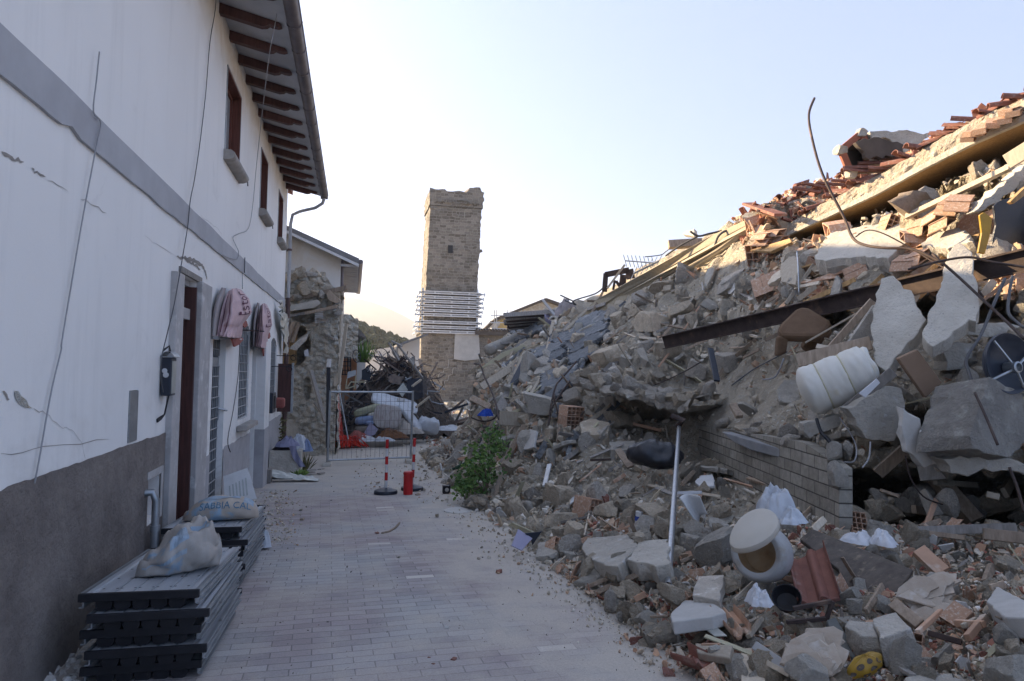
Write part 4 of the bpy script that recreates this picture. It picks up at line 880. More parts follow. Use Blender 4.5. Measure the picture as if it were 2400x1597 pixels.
# timber props and strips leaning on the ruin
mb = MB(); mb.bar(at_y(729, 870, 17.7), at_y(762, 990, 17.2), 0.09, 0.06); mb.build('grey_plank', m_greywood, None, 'grey plank leaning against the ruined stone wall', 'plank')
mb = MB(); mb.bar(at_y(737, 945, 17.6), at_y(757, 972, 17.3), 0.05, 0.04); mb.build('grey_plank', m_greywood, None, 'short grey lath leaning crosswise on the ruined stone wall', 'plank')
pst = thing('marker_pole', 'dark pole with white top standing behind the left post of the barrier', 'pole', at_y(769, 1040, 16.6))
mb = MB(); mb.bar(at_y(768, 1050, 16.7), at_y(770, 862, 16.9), 0.085, 0.06); mb.build('dark_shaft', m_black, pst)
mb = MB(); mb.bar(at_y(770, 861, 16.9), at_y(772, 842, 16.92), 0.085, 0.06); mb.build('white_top', m_white, pst)
for u0, v0, u1, v1, lb in ((786, 906, 800, 700, 'tall pale timber strip at the right edge of the ruined wall'), (793, 900, 812, 760, 'thin pale timber strip behind the tall one at the ruin edge')):
    mb = MB(); mb.bar(at_y(u0, v0, 18.0), at_y(u1, v1, 18.3), 0.09, 0.03); mb.build('timber_strip', m_palewood, None, lb, 'timber')
# orange-red plastic netting on a frame, with a loose tangle at its foot
nt_ = thing('safety_net', 'red plastic safety netting hung between two slanting steel bars', 'netting', at_g(790, 1046))
a0, a1, b0, b1 = at_y(775, 905, 18.6), at_y(782, 1040, 18.5), at_y(800, 900, 19.2), at_y(828, 1030, 18.9)
mb = MB(); mb.tube([at_y(779, 902, 18.6), at_y(795, 1040, 18.5)], 0.018, 6); mb.build('bar', m_steel, nt_)
mb = MB(); mb.tube([at_y(791, 895, 19.0), at_y(816, 1030, 18.8)], 0.018, 6); mb.build('bar', m_steel, nt_)
mb = MB()
for k in range(42):
    f = k/41; p = at_y(772+6*f, 925+112*f, 18.55); q = at_y(791+15*f, 905+122*f, 18.9); m = p.lerp(q, .5) + Vector((0, 0, -0.03)); mb.tube([p, m, q], 0.009, 4)
for f in (0.0, 0.08, 0.16, 0.3): mb.tube([at_y(772+18*f, 925-15*f, 18.55), at_y(776+20*f, 980-12*f, 18.53), at_y(778+24*f, 1037-6*f, 18.5)], 0.02, 5)
mb.grid(lambda i, j: at_y(769+8*i+4*j/9, 915+122*j/9, 18.54), 3, 10)
mb.build('mesh', m_net, nt_, fix=False)
tg = MB(); c = at_g(808, 1050)
for k in range(170):
    a = random.uniform(0, 6.28); r_ = random.uniform(0.15, 0.60); q = c + Vector((math.cos(a)*r_*1.1, math.sin(a)*r_*0.7, random.uniform(0, .10)))
    tg.tube([c + Vector((random.uniform(-.3, .3), random.uniform(-.15, .15), random.uniform(.05, .24))), (c+q)/2 + Vector((random.uniform(-.1, .1), random.uniform(-.1, .1), random.uniform(.1, .32))), q], 0.012, 4)
tg.build('net_tangle', m_net, None, 'loose red heap of tangled plastic netting on the ground behind the barrier', 'netting', fix=False)

# far white house with gable roof
fh = thing('gabled_house', 'plain pale house with a grey gable roof rising behind the ruin', 'house', (-4, 29, -0.61))
xr, y0_, y1_ = -0.60, 27.0, 37.0
mb = MB(); zr = lambda x: 5.92 + (xr-x)*0.40
mb.add([(xr, y0_, -0.8), (xr, y0_, zr(xr)), (-4.6, y0_, zr(-4.6)), (-9, y0_, zr(-4.6)-1.7), (-9, y0_, -0.8)], [(0, 1, 2, 3, 4)])
mb.add([(xr, y0_, -0.8), (xr, y1_, -0.8), (xr, y1_, zr(xr)), (xr, y0_, zr(xr))], [(0, 1, 2, 3)]); mb.add([(-9, y0_, -0.8), (-9, y1_, -0.8), (-9, y1_, zr(-4.6)-1.7), (-9, y0_, zr(-4.6)-1.7)], [(0, 1, 2, 3)])
mb.add([(xr, y1_, -0.8), (xr, y1_, zr(xr)), (-4.6, y1_, zr(-4.6)), (-9, y1_, zr(-4.6)-1.7), (-9, y1_, -0.8)], [(0, 1, 2, 3, 4)])
mb.build('wall', m_gable, fh, fix=False)
mb = MB(); mb.prism([(0.08, y0_-0.55, zr(0.08)-0.1), (0.08, y0_-0.55, zr(0.08)+0.10), (-4.6, y0_-0.55, zr(-4.6)+0.16), (-9.6, y0_-0.55, zr(-4.6)-1.75), (-9.6, y0_-0.55, zr(-4.6)-1.9), (-4.6, y0_-0.55, zr(-4.6)+0.01)], (0, y1_-y0_+1.1, 0)); mb.build('roof', m_steel if False else M('grey_roof', (0.20, 0.20, 0.205), (0.15, 0.15, 0.155), scale=2, var=0), fh)
mb = MB(); mb.prism([(0.075, y0_-0.552, zr(0.08)-0.11), (-4.6, y0_-0.552, zr(-4.6)+0.005), (-4.6, y0_-0.552, zr(-4.6)-0.10), (0.075, y0_-0.552, zr(0.08)-0.22)], (0, 0.09, 0)); mb.build('bargeboard', m_white, fh)
for k in range(16): y = y0_-0.3+0.62*k; mb = MB(); mb.box((xr, y-0.05, zr(0.08)-0.2), (0.06, y+0.05, zr(0.08)-0.105)); mb.build('rafter', m_soffit, fh)
mb = MB(); mb.tube([(0.14, y0_-0.55, zr(0.08)-0.02), (0.14, y1_+0.5, zr(0.08)-0.02)], 0.09, 8); mb.build('gutter', m_gutter, fh)
mb = MB(); mb.tube([(xr+0.06, y0_+0.06, zr(xr)-0.2), (xr+0.06, y0_+0.06, -0.6)], 0.06, 8); mb.build('downpipe', m_gutter, fh)
# jagged remains and small tiled ruin further back on the left
mb = MB(); stone_face(mb, -0.5, 0.10, 23.0, 1.9, lambda a: 3.35-0.9*max(0, a+0.15)+0.1*noise.noise(Vector((a*8, 1, 4))), 30, 40, 0.10); mb.box((-0.5, 23.1, 1.95), (0.02, 24.5, 2.9)); mb.build('wall_stump', m_ruin, None, 'jagged stump of wall sticking out past the corner of the pale house', 'ruin', fix=False)
bk = thing('peach_ruin', 'small broken house with peach walls and tiled eaves behind the scrap heap', 'ruin', (-0.2, 27, -0.61))
bw = MB(); A = at_y(803, 800, 25.5); bw.box((-1.2, 25.5, -0.6), (at_y(838, 800, 25.5).x, 27.5, at_y(820, 778, 25.5).z)); bw.build('wall', m_orangewall, bk)
bw = MB(); bw.box((at_y(838, 800, 24.9).x, 24.9, -0.6), (at_y(858, 800, 24.9).x, 25.45, at_y(845, 812, 24.9).z)); bw.build('porch', m_gable, bk)
def tiled_strip(mb, p, q, dv, n, rr=0.07):
    for k in range(n):
        a = Vector(p).lerp(Vector(q), k/(n-1)); mb.tube([a, a+Vector(dv)], rr, 6)
for (u0, v0, u1, v1, y) in ((800, 752, 832, 778, 24.5), (800, 765, 828, 783, 24.6), (825, 786, 857, 800, 24.8)):
    mb = MB(); P, Q = at_y(u0, v0, y), at_y(u1, v1, y); tiled_strip(mb, P, Q, (-0.3, 1.6, 0.45), 6, 0.11); mb.bar(P+Vector((0, 0, -.12)), Q+Vector((0, 0, -.12)), 0.1, 0.12); mb.build('eaves', m_bronze, bk)
mb = MB()
for (u0, v0, u1, v1) in ((805, 800, 835, 812), (835, 812, 858, 796), (806, 790, 820, 830), (818, 812, 820, 860)): mb.tube([at_y(u0, v0, 24.3), at_y(u1, v1, 24.3)], 0.04, 6)
mb.build('timber', m_greywood, bk)
tuft('bush', at_y(852, 850, 23.5), 160, 0.9, 0.45, m_leaf, 'small green bush behind the left side of the scrap heap', 'plant')
cg = MB()
for k in range(5): cg.tube([at_y(802, 838+10*k, 22), at_y(822, 838+10*k, 22)], 0.015, 5)
for k in range(4): cg.tube([at_y(802+6.6*k, 838, 22), at_y(802+6.6*k, 880, 22)], 0.018, 5)
cg.build('railing', m_black, None, 'dark iron railing standing at the left of the scrap heap', 'railing')

# tower
tw = thing('stone_tower', 'tall leaning square stone tower with white bracing round its middle', 'tower', (6.3, 49, -0.61))
TX0, TX1, TY = 4.45, 8.22, 47.3
def tower_block(z0, z1, x0, x1, dep, lean, mat, nm, amp=0.05, nz=60, topf=None, y0=TY):
    mb = MB(); nx = 26
    per = [(x0+(x1-x0)*k/nx, 0) for k in range(nx)] + [(x1, dep*k/nx) for k in range(nx)] + [(x1-(x1-x0)*k/nx, dep) for k in range(nx)] + [(x0, dep-dep*k/nx) for k in range(nx)]
    n = len(per)
    def P(i, j):
        x, y = per[i % n]; zt = z1 + (topf(x, y) if topf else 0); z = z0+(zt-z0)*j/(nz-1)
        cx, cy = (x0+x1)/2, dep/2; d = Vector((x-cx, y-cy, 0)); row = math.floor(z/0.26)
        k = amp*(noise.noise(Vector((x*2, y*2, row*3.7)))*0.8 + 0.5*noise.noise(Vector((x*5, y*5, z*5))))
        edge = abs(abs(d.x)-(x1-x0)/2) < 0.05 and abs(abs(d.y)-dep/2) < 0.25
        if edge: k += amp*1.6*noise.noise(Vector((row*2.3, x*7, y)))
        q = Vector((x, y, 0)) + d.normalized()*k
        return Vector((q.x + lean*(z-3.6), y0 + q.y, z))
    mb.grid(P, n, nz, True)
    j = nz-1; c = len(mb.v); mb.add([Vector(((x0+x1)/2+lean*(z1-3.6), y0+dep/2, z1-0.2))], [])
    mb.f += [[c, j*n+i, j*n+(i+1) % n] for i in range(n)]; mb.mi += [0]*n
    return mb.build(nm, mat, tw, fix=False)
tower_block(-0.8, 4.2, TX0, TX1+0.12, 3.8, 0.0, m_tower, 'lower_wall', 0.05)
tower_block(4.2, 13.0, TX0+0.12, TX1-0.02, 3.7, 0.034, m_tower, 'upper_wall', 0.05, 90)
def crown_top(x, y): 
    v = 0.14*noise.noise(Vector((x*1.3, y*1.3, 2)))
    if y < 1.2 and 7.2 < x < 8.0: v += 0.30
    if y < 0.6 and 5.6 < x < 7.0: v -= 0.10
    return v
cr_ = MB(); xa, xb = TX0+0.12-0.08+0.32, TX1-0.02+0.08+0.32
tower_block(13.02, 14.2, TX0+0.12-0.08, TX1-0.02+0.08, 3.86, 0.034, m_tower, 'cornice', 0.07, 24, crown_top, TY-0.08)
ar = MB(); n = 9
for k in range(n):
    if k in (4,): continue
    x = TX0+0.55+k*0.36+0.33
    for t_ in range(2):
        q = [(x-0.15, TY-0.15, 13.22), (x, TY-0.15, 13.46), (x+0.15, TY-0.15, 13.22)]; ar.bar(q[t_], q[t_+1], 0.08, 0.12, (0, 1, 0))
ar.build('arch_frieze', m_tower, tw)
sl_ = MB(); z0_ = at_y(1055, 594, TY).z; xc = at_y(1055, 594, TY).x
sl_.box((xc-0.17, TY-0.085, z0_), (xc+0.17, TY+0.1, z0_+0.55)); w_ = sl_.build('slit_window', m_black, tw)
stt = MB(); p = at_y(1112, 592, TY+0.3); stt.bar(p, p+Vector((0.55, 0, 0.15)), 0.15, 0.2); stt.bar(p+Vector((.1, 0, -.25)), p+Vector((0.35, 0, 0.0)), 0.15, 0.15); stt.build('broken_cornice', m_tower, tw)
# bracing beams round the middle, in pairs, each a separate white waler
zr_ = [at_y(1050, v, TY).z for v in (688, 699, 709, 719.5, 730, 740, 757, 768.5, 779)]
for z in zr_:
    lx = 0.034*(z-3.6)
    for dz in (-0.075, 0.075):
        mb = MB(); mb.box((TX0-0.15+lx, TY-0.30, z+dz-0.026), (TX1+0.20+lx, TY-0.20, z+dz+0.026)); 
        if dz < 0:
            for k in range(3): x = TX0+0.7+lx+k*1.2; mb.box((x, TY-0.28, z-0.048), (x+0.12, TY-0.22, z+0.048))
        mb.build('bracing_beam', m_white, tw)
    mb = MB(); mb.box((TX0-0.12+lx, TY-0.19, z-0.105), (TX1+0.17+lx, TY-0.15, z+0.105)); mb.build('bracing_plate', m_soffit, tw)
    mb = MB(); jit = random.uniform(-.12, .12)
    mb.box((TX0-0.46+lx+jit, TY-0.02, z-0.04), (TX0-0.05+lx, TY+0.06, z+0.05)); mb.box((TX0-0.46+lx+jit, TY-0.04, z-0.12), (TX0-0.40+lx+jit, TY+0.08, z+0.12)); mb.box((TX1+0.05+lx, TY-0.02, z-0.04), (TX1+0.46+lx+jit, TY+0.06, z+0.05)); mb.box((TX1+0.40+lx+jit, TY-0.04, z-0.12), (TX1+0.46+lx+jit, TY+0.08, z+0.12))
    mb.box((TX0-0.30+lx, TY-0.2, z-0.06), (TX0-0.22+lx, TY+4.0, z+0.06)); mb.box((TX1+0.24+lx, TY-0.2, z-0.06), (TX1+0.32+lx, TY+4.0, z+0.06))
    mb.build('bracing_ends', m_galv, tw)
mb = MB()
for x in (TX0+0.03, TX1+0.1): mb.box((x-0.06, TY-0.19, zr_[-1]-0.2), (x+0.06, TY-0.09, zr_[0]+0.3))
mb.build('bracing_upright', m_steel, tw)
# pale joints where the lower wall cracked
zig = MB()
for pts in (((1070, 775), (1066, 795), (1064, 843), (1052, 843), (1050, 862), (1041, 864), (1039, 873), (1030, 874), (1026, 890)), ((1068, 862), (1062, 863), (1060, 878), (1052, 880), (1050, 892), (1042, 893), (1040, 905), (1034, 914))):
    zig.tube([at_y(u, v, TY-0.05) for u, v in pts], 0.022, 5)
zig.build('repaired_crack', m_whitepatch, tw)
# remains of the church wall to the right of the tower
cw = thing('church_wall', 'remaining stone wall with a square white render patch at the right of the tower', 'wall', (9.5, 48, -0.61))
mb = MB(); mb.box((TX1+0.14, TY+0.35, -0.8), (14.0, TY+1.0, at_y(1150, 775, TY).z)); mb.build('wall', masonry('grey_rubble', (0.27, 0.235, 0.195), (0.22, 0.195, 0.165), (0.31, 0.28, 0.24), 0.35, 0.16, 0.02, 0.5), cw)
mb = MB(); P = [at_y(u, v, TY-0.10) for u, v in ((1066, 782), (1122, 780), (1125, 842), (1090, 846), (1064, 842))]; mb.prism([Vector((p.x, TY-0.13, p.z)) for p in P], (0, 0.05, 0)); mb.build('render_patch', m_whitepatch, cw)
mb = MB(); zt = at_y(1150, 780, TY).z; mb.box((TX1-0.05, TY-0.35, zt-0.18), (12.8, TY+0.3, zt+0.12))
for k in range(22): x = TX1+0.05+0.21*k; mb.tube([(x, TY-0.42, zt+0.15), (x, TY+0.2, zt+0.24)], 0.07, 6)
mb.build('tiled_ledge', m_bronze, cw)
# collapsed hip roof behind and its scaffold
hr = thing('collapsed_roof', 'fallen tiled roof with yellow wall showing beyond the rubble, right of the tower', 'ruin', (16, 56, -0.6))
mb = MB(); y = 56
P = [at_y(u, v, y) for u, v in ((1118, 790), (1160, 752), (1275, 706), (1320, 722), (1400, 780))]
mb.prism(P + [at_y(1400, 860, y), at_y(1110, 860, y)], (0, 0.4, 0)); mb.build('gable', m_ruin, hr)
mb = MB()
for a, b_ in zip(P[:-1], P[1:]): mb.bar(a + Vector((0, -.2, .1)), b_ + Vector((0, -.2, .1)), 0.9, 0.22, (0, 0, 1))
mb.build('roof_edge', m_bronze, hr)
mb = MB(); mb.prism([at_y(u, v, y-0.1) for u, v in ((1165, 752), (1200, 742), (1205, 765), (1195, 790), (1168, 790))], (0, 0.05, 0)); mb.build('yellow_wall', M('yellow_render', (0.50, 0.38, 0.17), (0.42, 0.31, 0.14), scale=2, var=0), hr)
mb = MB(); mb.prism([at_y(u, v, y-0.6) for u, v in ((1128, 788), (1150, 760), (1172, 762), (1140, 790))], (0, 0.05, 0.3)); mb.build('fallen_panel', m_whitepatch, hr)
sf_ = thing('scaffold', 'thin tubular scaffold in front of the fallen roof, right of the tower', 'scaffold', at_y(1165, 800, 51))
mb = MB()
for u in (1159, 1164, 1189, 1197, 1222, 1230): mb.tube([at_y(u, 727 if u < 1200 else 728, 51), at_y(u, 860, 51)], 0.035, 5)
mb.build('upright', m_galv, sf_)
mb = MB()
for v in (740, 757, 783): mb.tube([at_y(1150, v, 50.9), at_y(1240, v-1, 50.9)], 0.035, 5)
mb.build('ledger', m_galv, sf_)
mb = MB(); mb.box(tuple(at_y(1150, 775, 51)-Vector((0, .3, .05))), tuple(at_y(1185, 772, 51)+Vector((0, .3, .05)))); mb.build('platform', m_white, sf_)
# unseen taller house added behind the white one: it keeps the far end of the pile in the shade
nb = thing('added_shade_house', 'unseen tall house added behind the long white house and the ruin, shading the pile', 'house', (-6, 21.5, -0.61))
mb = MB(); x0, x1, y0_, y1_, zt = -10.0, -2.75, 18.4, 26.2, 8.1
mb.box((x0, y0_, -0.8), (x1, y1_, zt)); mb.build('wall', m_gable, nb)
mb = MB(); mb.prism([(x1+0.35, y0_-0.3, zt-0.1), (x1+0.35, y0_-0.3, zt+0.12), ((x0+x1)/2, y0_-0.3, zt+1.5), (x0-0.35, y0_-0.3, zt+0.12), (x0-0.35, y0_-0.3, zt-0.1), ((x0+x1)/2, y0_-0.3, zt+1.3)], (0, y1_-y0_+0.6, 0)); mb.build('roof', m_rooftile, nb)
# low pale shed left of the tower
lh = MB(); y = 40; a, b_ = at_y(935, 812, y), at_y(984, 792, y)
lh.prism([(a.x-6, y, -0.7), (a.x-6, y, a.z-2.3*0.4), (a.x, y, a.z), (b_.x, y, b_.z), (b_.x, y, -0.7)], (0, 5, 0))
shed = lh.build('low_shed', m_gable, None, 'low pale shed seen between the scrap heap and the tower', 'shed')
lh = MB(); lh.bar(a + Vector((-0.3, -0.1, -0.05)), b_ + Vector((0.2, -0.1, 0.1)), 5.4, 0.10, (0, 0, 1)); lh.build('roof', MATS['grey_roof'], shed)
# wooded hill and the distant mountain ridge
fo = MB(); icos = None
bm_ = bmesh.new(); bmesh.ops.create_icosphere(bm_, subdivisions=2, radius=1); IV = [v.co.copy() for v in bm_.verts]; bm_.verts.index_update(); IF = [tuple(v.index for v in f.verts) for f in bm_.faces]; bm_.free()
def hill_z(x, y):
    return 12.6 - (y-150)*(-0.10) - 0.34*max(0, x+4) - 0.0012*(x+4)**2 if x > -4 else 12.6 + (y-150)*0.10 + 0.12*(x+4)*-0.3
hm = MB(); hm.grid(lambda i, j: Vector((-70+8*i, (118, 128, 140, 155, 190, 240)[j], (-0.6, 2.0, 0.75*hill_z(-70+8*i, 140), hill_z(-70+8*i, 155)-1, hill_z(-70+8*i, 155)*1.05, hill_z(-70+8*i, 155)*0.6)[j])), 21, 6)
hm.build('hill', m_forest, kind='structure', fix=False)
for k in range(620):
    x = random.uniform(-22, 48); f = random.random(); y = 121+38*f
    zb = np.interp(y, [118, 128, 140, 155, 190], [-0.6, 2.0, 0.75*hill_z(x, 140), hill_z(x, 155)-1, hill_z(x, 155)])
    r_ = random.uniform(0.55, 1.25); s_ = random.uniform(0, 99)
    fo.add([Vector((x, y, zb+r_*0.3)) + Vector((p.x*r_, p.y*r_, p.z*r_*1.25))*(1+0.55*noise.noise(p*2.3+Vector((s_, 0, 0)))) for p in IV], IF)
fo.build('forest', m_forest, None, 'dark green wooded hillside beyond the ruins, left of the tower', 'forest', kind='stuff', fix=False)
mt = MB()
def mz(x): return max(0, np.interp(x, [-900, -300, -20, 60, 170, 330, 700, 1500, 3000], [190, 190, 185, 170, 116, 66, 128, 90, 60])) + 6*noise.noise(Vector((x*0.01, 1, 2))) + 3*noise.noise(Vector((x*0.04, 5, 2)))
mt.grid(lambda i, j: Vector((-1600+40*i, (1300, 1500, 1800, 2400)[j], (-30, 0.45*mz(-1600+40*i), mz(-1600+40*i), -30)[j])), 116, 4)
mt.build('mountain', m_mount, kind='structure', fix=False, smooth='all')

# ------------------------------------------------------------------ heap of twisted scrap metal with bedding in front of it
hc = at_g(905, 1040); hc.y = 20.8
core = MB()
def heap(i, j):
    a = 2*math.pi*i/40; r = j/13
    z = (2.35+0.35*math.cos(a)*r)*(1-r**1.6) + 0.30*noise.noise(Vector((math.cos(a)*r*3, math.sin(a)*r*3, 4)))*(1-r)
    return Vector((1.18+0.25*(1-r) + 2.35*r*math.cos(a), 22.9 + 1.5*r*math.sin(a), -0.62+z + 0.28*noise.noise(Vector((math.cos(a)*r*9, math.sin(a)*r*9, 2)))))
core.grid(heap, 40, 14, True)
m_scrap = M('dark_scrap', (0.17, 0.14, 0.12), (0.08, 0.07, 0.064), scale=5, bump=0.8, bscale=18, bdist=0.08, var=0, c3=(0.13, 0.09, 0.065), s3=7, world=True)
core.build('scrap_heap', m_scrap, None, 'dark tangled mass of scrap inside the heap before the tower', 'scrap', kind='stuff', fix=False)
def heap_pt(a, r): 
    i = a/(2*math.pi)*40; return heap(i, r*13)
m_scrapbar = M('scrap_bar', (0.24, 0.19, 0.16), (0.13, 0.105, 0.095), scale=8, var=0.35, bump=0.1)
cols = [m_rust, m_navy, m_greywood, m_steel, m_scrapbar, m_scrapbar, m_oldwood, m_scrapbar]
for k in range(265):
    a = random.uniform(math.pi*0.95, math.pi*2.05); r = random.uniform(0.02, 0.95); p = heap_pt(a, r) + Vector((0, -0.05, 0.05))
    d = Vector((random.uniform(-1, 1), random.uniform(-.6, .25), random.uniform(-.6, .9))).normalized()*random.uniform(0.25, 0.85)
    mb = MB()
    if random.random() < 0.62:
        m1 = p + d*0.35 + Vector((random.uniform(-.15, .15), random.uniform(-.1, .1), random.uniform(-.1, .15))); m2 = p + d*0.7 + Vector((random.uniform(-.15, .15), random.uniform(-.1, .1), random.uniform(-.1, .15)))
        mb.tube([p, m1, m2, p+d], random.uniform(0.010, 0.026), 5); nm, ct = 'bent_bar', 'metal bar'
    else:
        mb.bar(p, p+d, random.uniform(0.03, 0.10), random.uniform(0.012, 0.04), (random.uniform(-.5, .5), 1, random.uniform(-.3, .3))); nm, ct = 'metal_strip', 'metal strip'
    mb.build(nm, random.choice(cols), None, 'dark bent metal bar in the scrap heap before the tower' if nm == 'bent_bar' else 'flat metal strip in the scrap heap before the tower', ct, 'twisted metal in the scrap heap')
def wheel(u, v, y, r, tilt, label):
    c = at_y(u, v, y+1.7); x_, y_, z_ = basis(tilt); t = thing('bicycle_wheel', label, 'wheel', c)
    mb = MB(); mb.tube([c + x_*r*math.cos(q) + y_*r*math.sin(q) for q in np.linspace(0, 6.283, 25)[:-1]], 0.013, 6, closed=True); mb.build('tyre', m_black, t)
    mb = MB()
    for k in range(8): mb.tube([c, c + x_*r*math.cos(k*.785) + y_*r*math.sin(k*.785)], 0.006, 4)
    mb.build('spokes', m_steel, t)
wheel(893, 832, 20.4, 0.22, (0.3, -1, 0.2), 'bicycle wheel near the top middle of the scrap heap'); wheel(836, 835, 20.6, 0.20, (0.8, -0.6, 0.1), 'dark wheel at the upper left of the scrap heap'); wheel(868, 866, 20.1, 0.14, (0.2, -1, 0.5), 'small wheel rim low in the scrap heap')
def sheet_px(nm, pts, y, mat, label, cat, th=0.02, dy=None, group=None):
    mb = MB(); P = [at_y(u, v, y+1.7 if dy is None else y+1.7+dy[i]) for i, (u, v) in enumerate(pts)]
    mb.prism(P, (0, th, 0)); return mb.build(nm, mat, None, label, cat, group)
mch = thing('metal_chair', 'broken metal chair with cream tube legs at the left of the scrap heap', 'chair', at_y(822, 912, 21.85))
mb = MB(); mb.prism([at_y(u, v, 21.9) for u, v in ((815, 872), (834, 867), (834, 880), (813, 888))], (0, 0.02, 0)); mb.build('backrest', m_steel, mch)
mb = MB()
for a, b_ in (((813, 888), (810, 912)), ((834, 880), (831, 912)), ((822, 896), (856, 896)), ((822, 896), (811, 912)), ((811, 912), (832, 905))): mb.tube([at_y(*a, 21.85), at_y(*b_, 21.85)], 0.018, 5)
mb.build('frame', m_cream2, mch)
sheet_px('bent_metal_sheet', ((848, 868), (862, 860), (872, 876), (866, 893), (848, 890)), 20.1, m_navy, 'dark bent metal panel in the left of the scrap heap', 'panel')
sheet_px('bent_metal_sheet', ((955, 890), (990, 885), (1002, 908), (992, 932), (960, 942), (950, 925)), 19.6, m_navy, 'large dark blue panel at the right foot of the scrap heap', 'panel', 0.05, (0, .2, .4, .3, 0, -.1))
sheet_px('foil_sheet', ((908, 884), (922, 876), (940, 884), (948, 880), (938, 902), (915, 898)), 20.0, m_scrapbar, 'crumpled brown metal sheet in the middle of the scrap heap', 'sheet')
sheet_px('foil_sheet', ((930, 915), (945, 897), (956, 914), (943, 931)), 19.5, m_foil, 'shiny crumpled foil diamond above the white mattress', 'sheet')
for u0, v0, u1, v1, lb in ((911, 804, 935, 845, 'dark beam sticking out of the top of the scrap heap'), (918, 800, 942, 812, 'short dark beam lying across the top of the scrap heap'), (935, 812, 990, 885, 'long dark bar sloping down the right side of the scrap heap'), (966, 906, 987, 890, 'pale stick at the right of the scrap heap'), (975, 955, 1007, 930, 'pale stick low at the right of the scrap heap')):
    mb = MB(); mb.bar(at_y(u0, v0, 22.3 if v0 < 900 else 20.7), at_y(u1, v1, 21.9 if v0 < 900 else 20.9), 0.07, 0.05); mb.build('beam', m_palewood if 'pale' in lb else m_greywood, None, lb, 'beam')
def pillow_px(nm, u, v, y, lx, ly, h, ang, mat, label, cat, group=None, tiltx=0.0, fold_=0.02):
    u += 22 if u < 865 else 0; lx, ly, h = lx*1.1, ly*1.1, h*1.1; c = at_y(u, v, y+1.7); mb = MB(); nu, nv = 32, 16
    Mx = Matrix.Translation(c) @ Matrix.Rotation(ang, 4, 'Y') @ Matrix.Rotation(tiltx, 4, 'X')
    def P(i, j):
        a = 2*math.pi*i/nu; b = math.pi*(j/(nv-1)-0.5); f = lambda t, e: math.copysign(abs(t)**e, t)
        q = Vector((lx/2*f(math.cos(b), .5)*f(math.cos(a), .4), ly/2*f(math.cos(b), .5)*f(math.sin(a), .4), h/2*f(math.sin(b), .7)))
        q += Vector((0, 0, fold_*noise.noise(q*7+Vector((u, 0, 0))) + fold_*0.6*abs(noise.noise(q*14)) )) ; return Mx @ q
    mb.grid(P, nu, nv, True); return mb.build(nm, mat, None, label, cat, group, smooth='all')
G_ = 'bedding dumped behind the barrier'
pillow_px('mattress', 925, 945, 19.2, 1.30, 0.9, 0.14, R(14), m_cloth_w, 'white mattress bent over the top of the bedding pile', 'mattress', G_, R(18), .04)
pillow_px('mattress', 962, 980, 18.7, 0.95, 0.5, 0.15, R(52), m_cloth_w, 'white mattress end hanging down the right of the bedding pile', 'mattress', G_, R(20), .03)
pillow_px('striped_mattress', 908, 977, 18.2, 0.72, 0.10, 0.62, R(6), m_stripe, 'striped ticking mattress standing at the front of the bedding pile', 'mattress', G_, R(-12), .02)
pillow_px('pillow', 840, 962, 18.7, 0.75, 0.5, 0.20, R(-18), M('floral_cloth', (0.36, 0.35, 0.27), (0.26, 0.28, 0.18), scale=9, var=0), 'greenish flowered cushion at the left of the bedding pile', 'cushion', G_)
pillow_px('pillow', 838, 985, 18.5, 0.62, 0.5, 0.22, R(-6), m_cloth_b, 'blue cushion at the left of the bedding pile', 'cushion', G_)
pillow_px('pillow', 853, 990, 18.35, 0.42, 0.4, 0.13, R(-8), m_cloth_b, 'small blue cushion under the larger blue one', 'cushion', G_)
pillow_px('pillow', 838, 1006, 18.4, 0.62, 0.5, 0.20, R(-4), M('brown_cloth', (0.22, 0.19, 0.16), (0.16, 0.14, 0.12), var=0), 'brown cushion under the blue cushions', 'cushion', G_)
pillow_px('pillow', 880, 972, 18.6, 0.4, 0.4, 0.16, R(-3), m_mattress, 'beige cushion behind the striped mattress', 'cushion', G_)
sheet_px('cardboard', ((850, 1020), (868, 990), (886, 1006), (880, 1018), (866, 1024)), 18.0, m_lilac, 'pinkish folded cardboard leaning at the foot of the bedding', 'cardboard')
pillow_px('bag', 1003, 1000, 19.0, 0.62, 0.4, 0.42, R(14), m_cloth_w, 'big white sack at the right end of the bedding pile', 'sack', G_, R(10), .11)
cloth_heap('bag', at_y(952, 1016, 20.2), 0.5, 0.3, 0.35, 7.0, M('beige_cloth', (0.44, 0.40, 0.36), (0.34, 0.31, 0.28), scale=6, var=0), 'beige crumpled cloth at the foot of the white mattress', 'cloth', G_)
cloth_heap('bag', at_y(915, 1026, 19.7), 0.5, 0.25, 0.22, 8.0, M('rust_cloth', (0.20, 0.10, 0.05), (0.12, 0.06, 0.035), scale=6, var=0), 'rust brown cloth below the striped mattress', 'cloth', G_)
cloth_heap('bag', at_y(898, 1034, 19.4), 0.28, 0.15, 0.13, 9.0, m_cloth_w, 'white scrap of cloth on the ground below the brown one', 'cloth', G_)
cloth_heap('bag', at_y(840, 1026, 19.6), 0.30, 0.2, 0.2, 9.7, m_red_lining, 'dark red cloth at the lower left of the bedding', 'cloth', G_)
cloth_heap('bag', at_y(858, 1034, 19.5), 0.33, 0.15, 0.14, 10.2, m_paper, 'pale flat sheet on the ground left of the brown cloth', 'cloth', G_)
cloth_heap('bag', at_y(1050, 1008, 21.1), 0.45, 0.25, 0.13, 11.5, m_cloth_w, 'pale blue plastic sheets flat on the ground right of the white sack', 'sheet', G_)
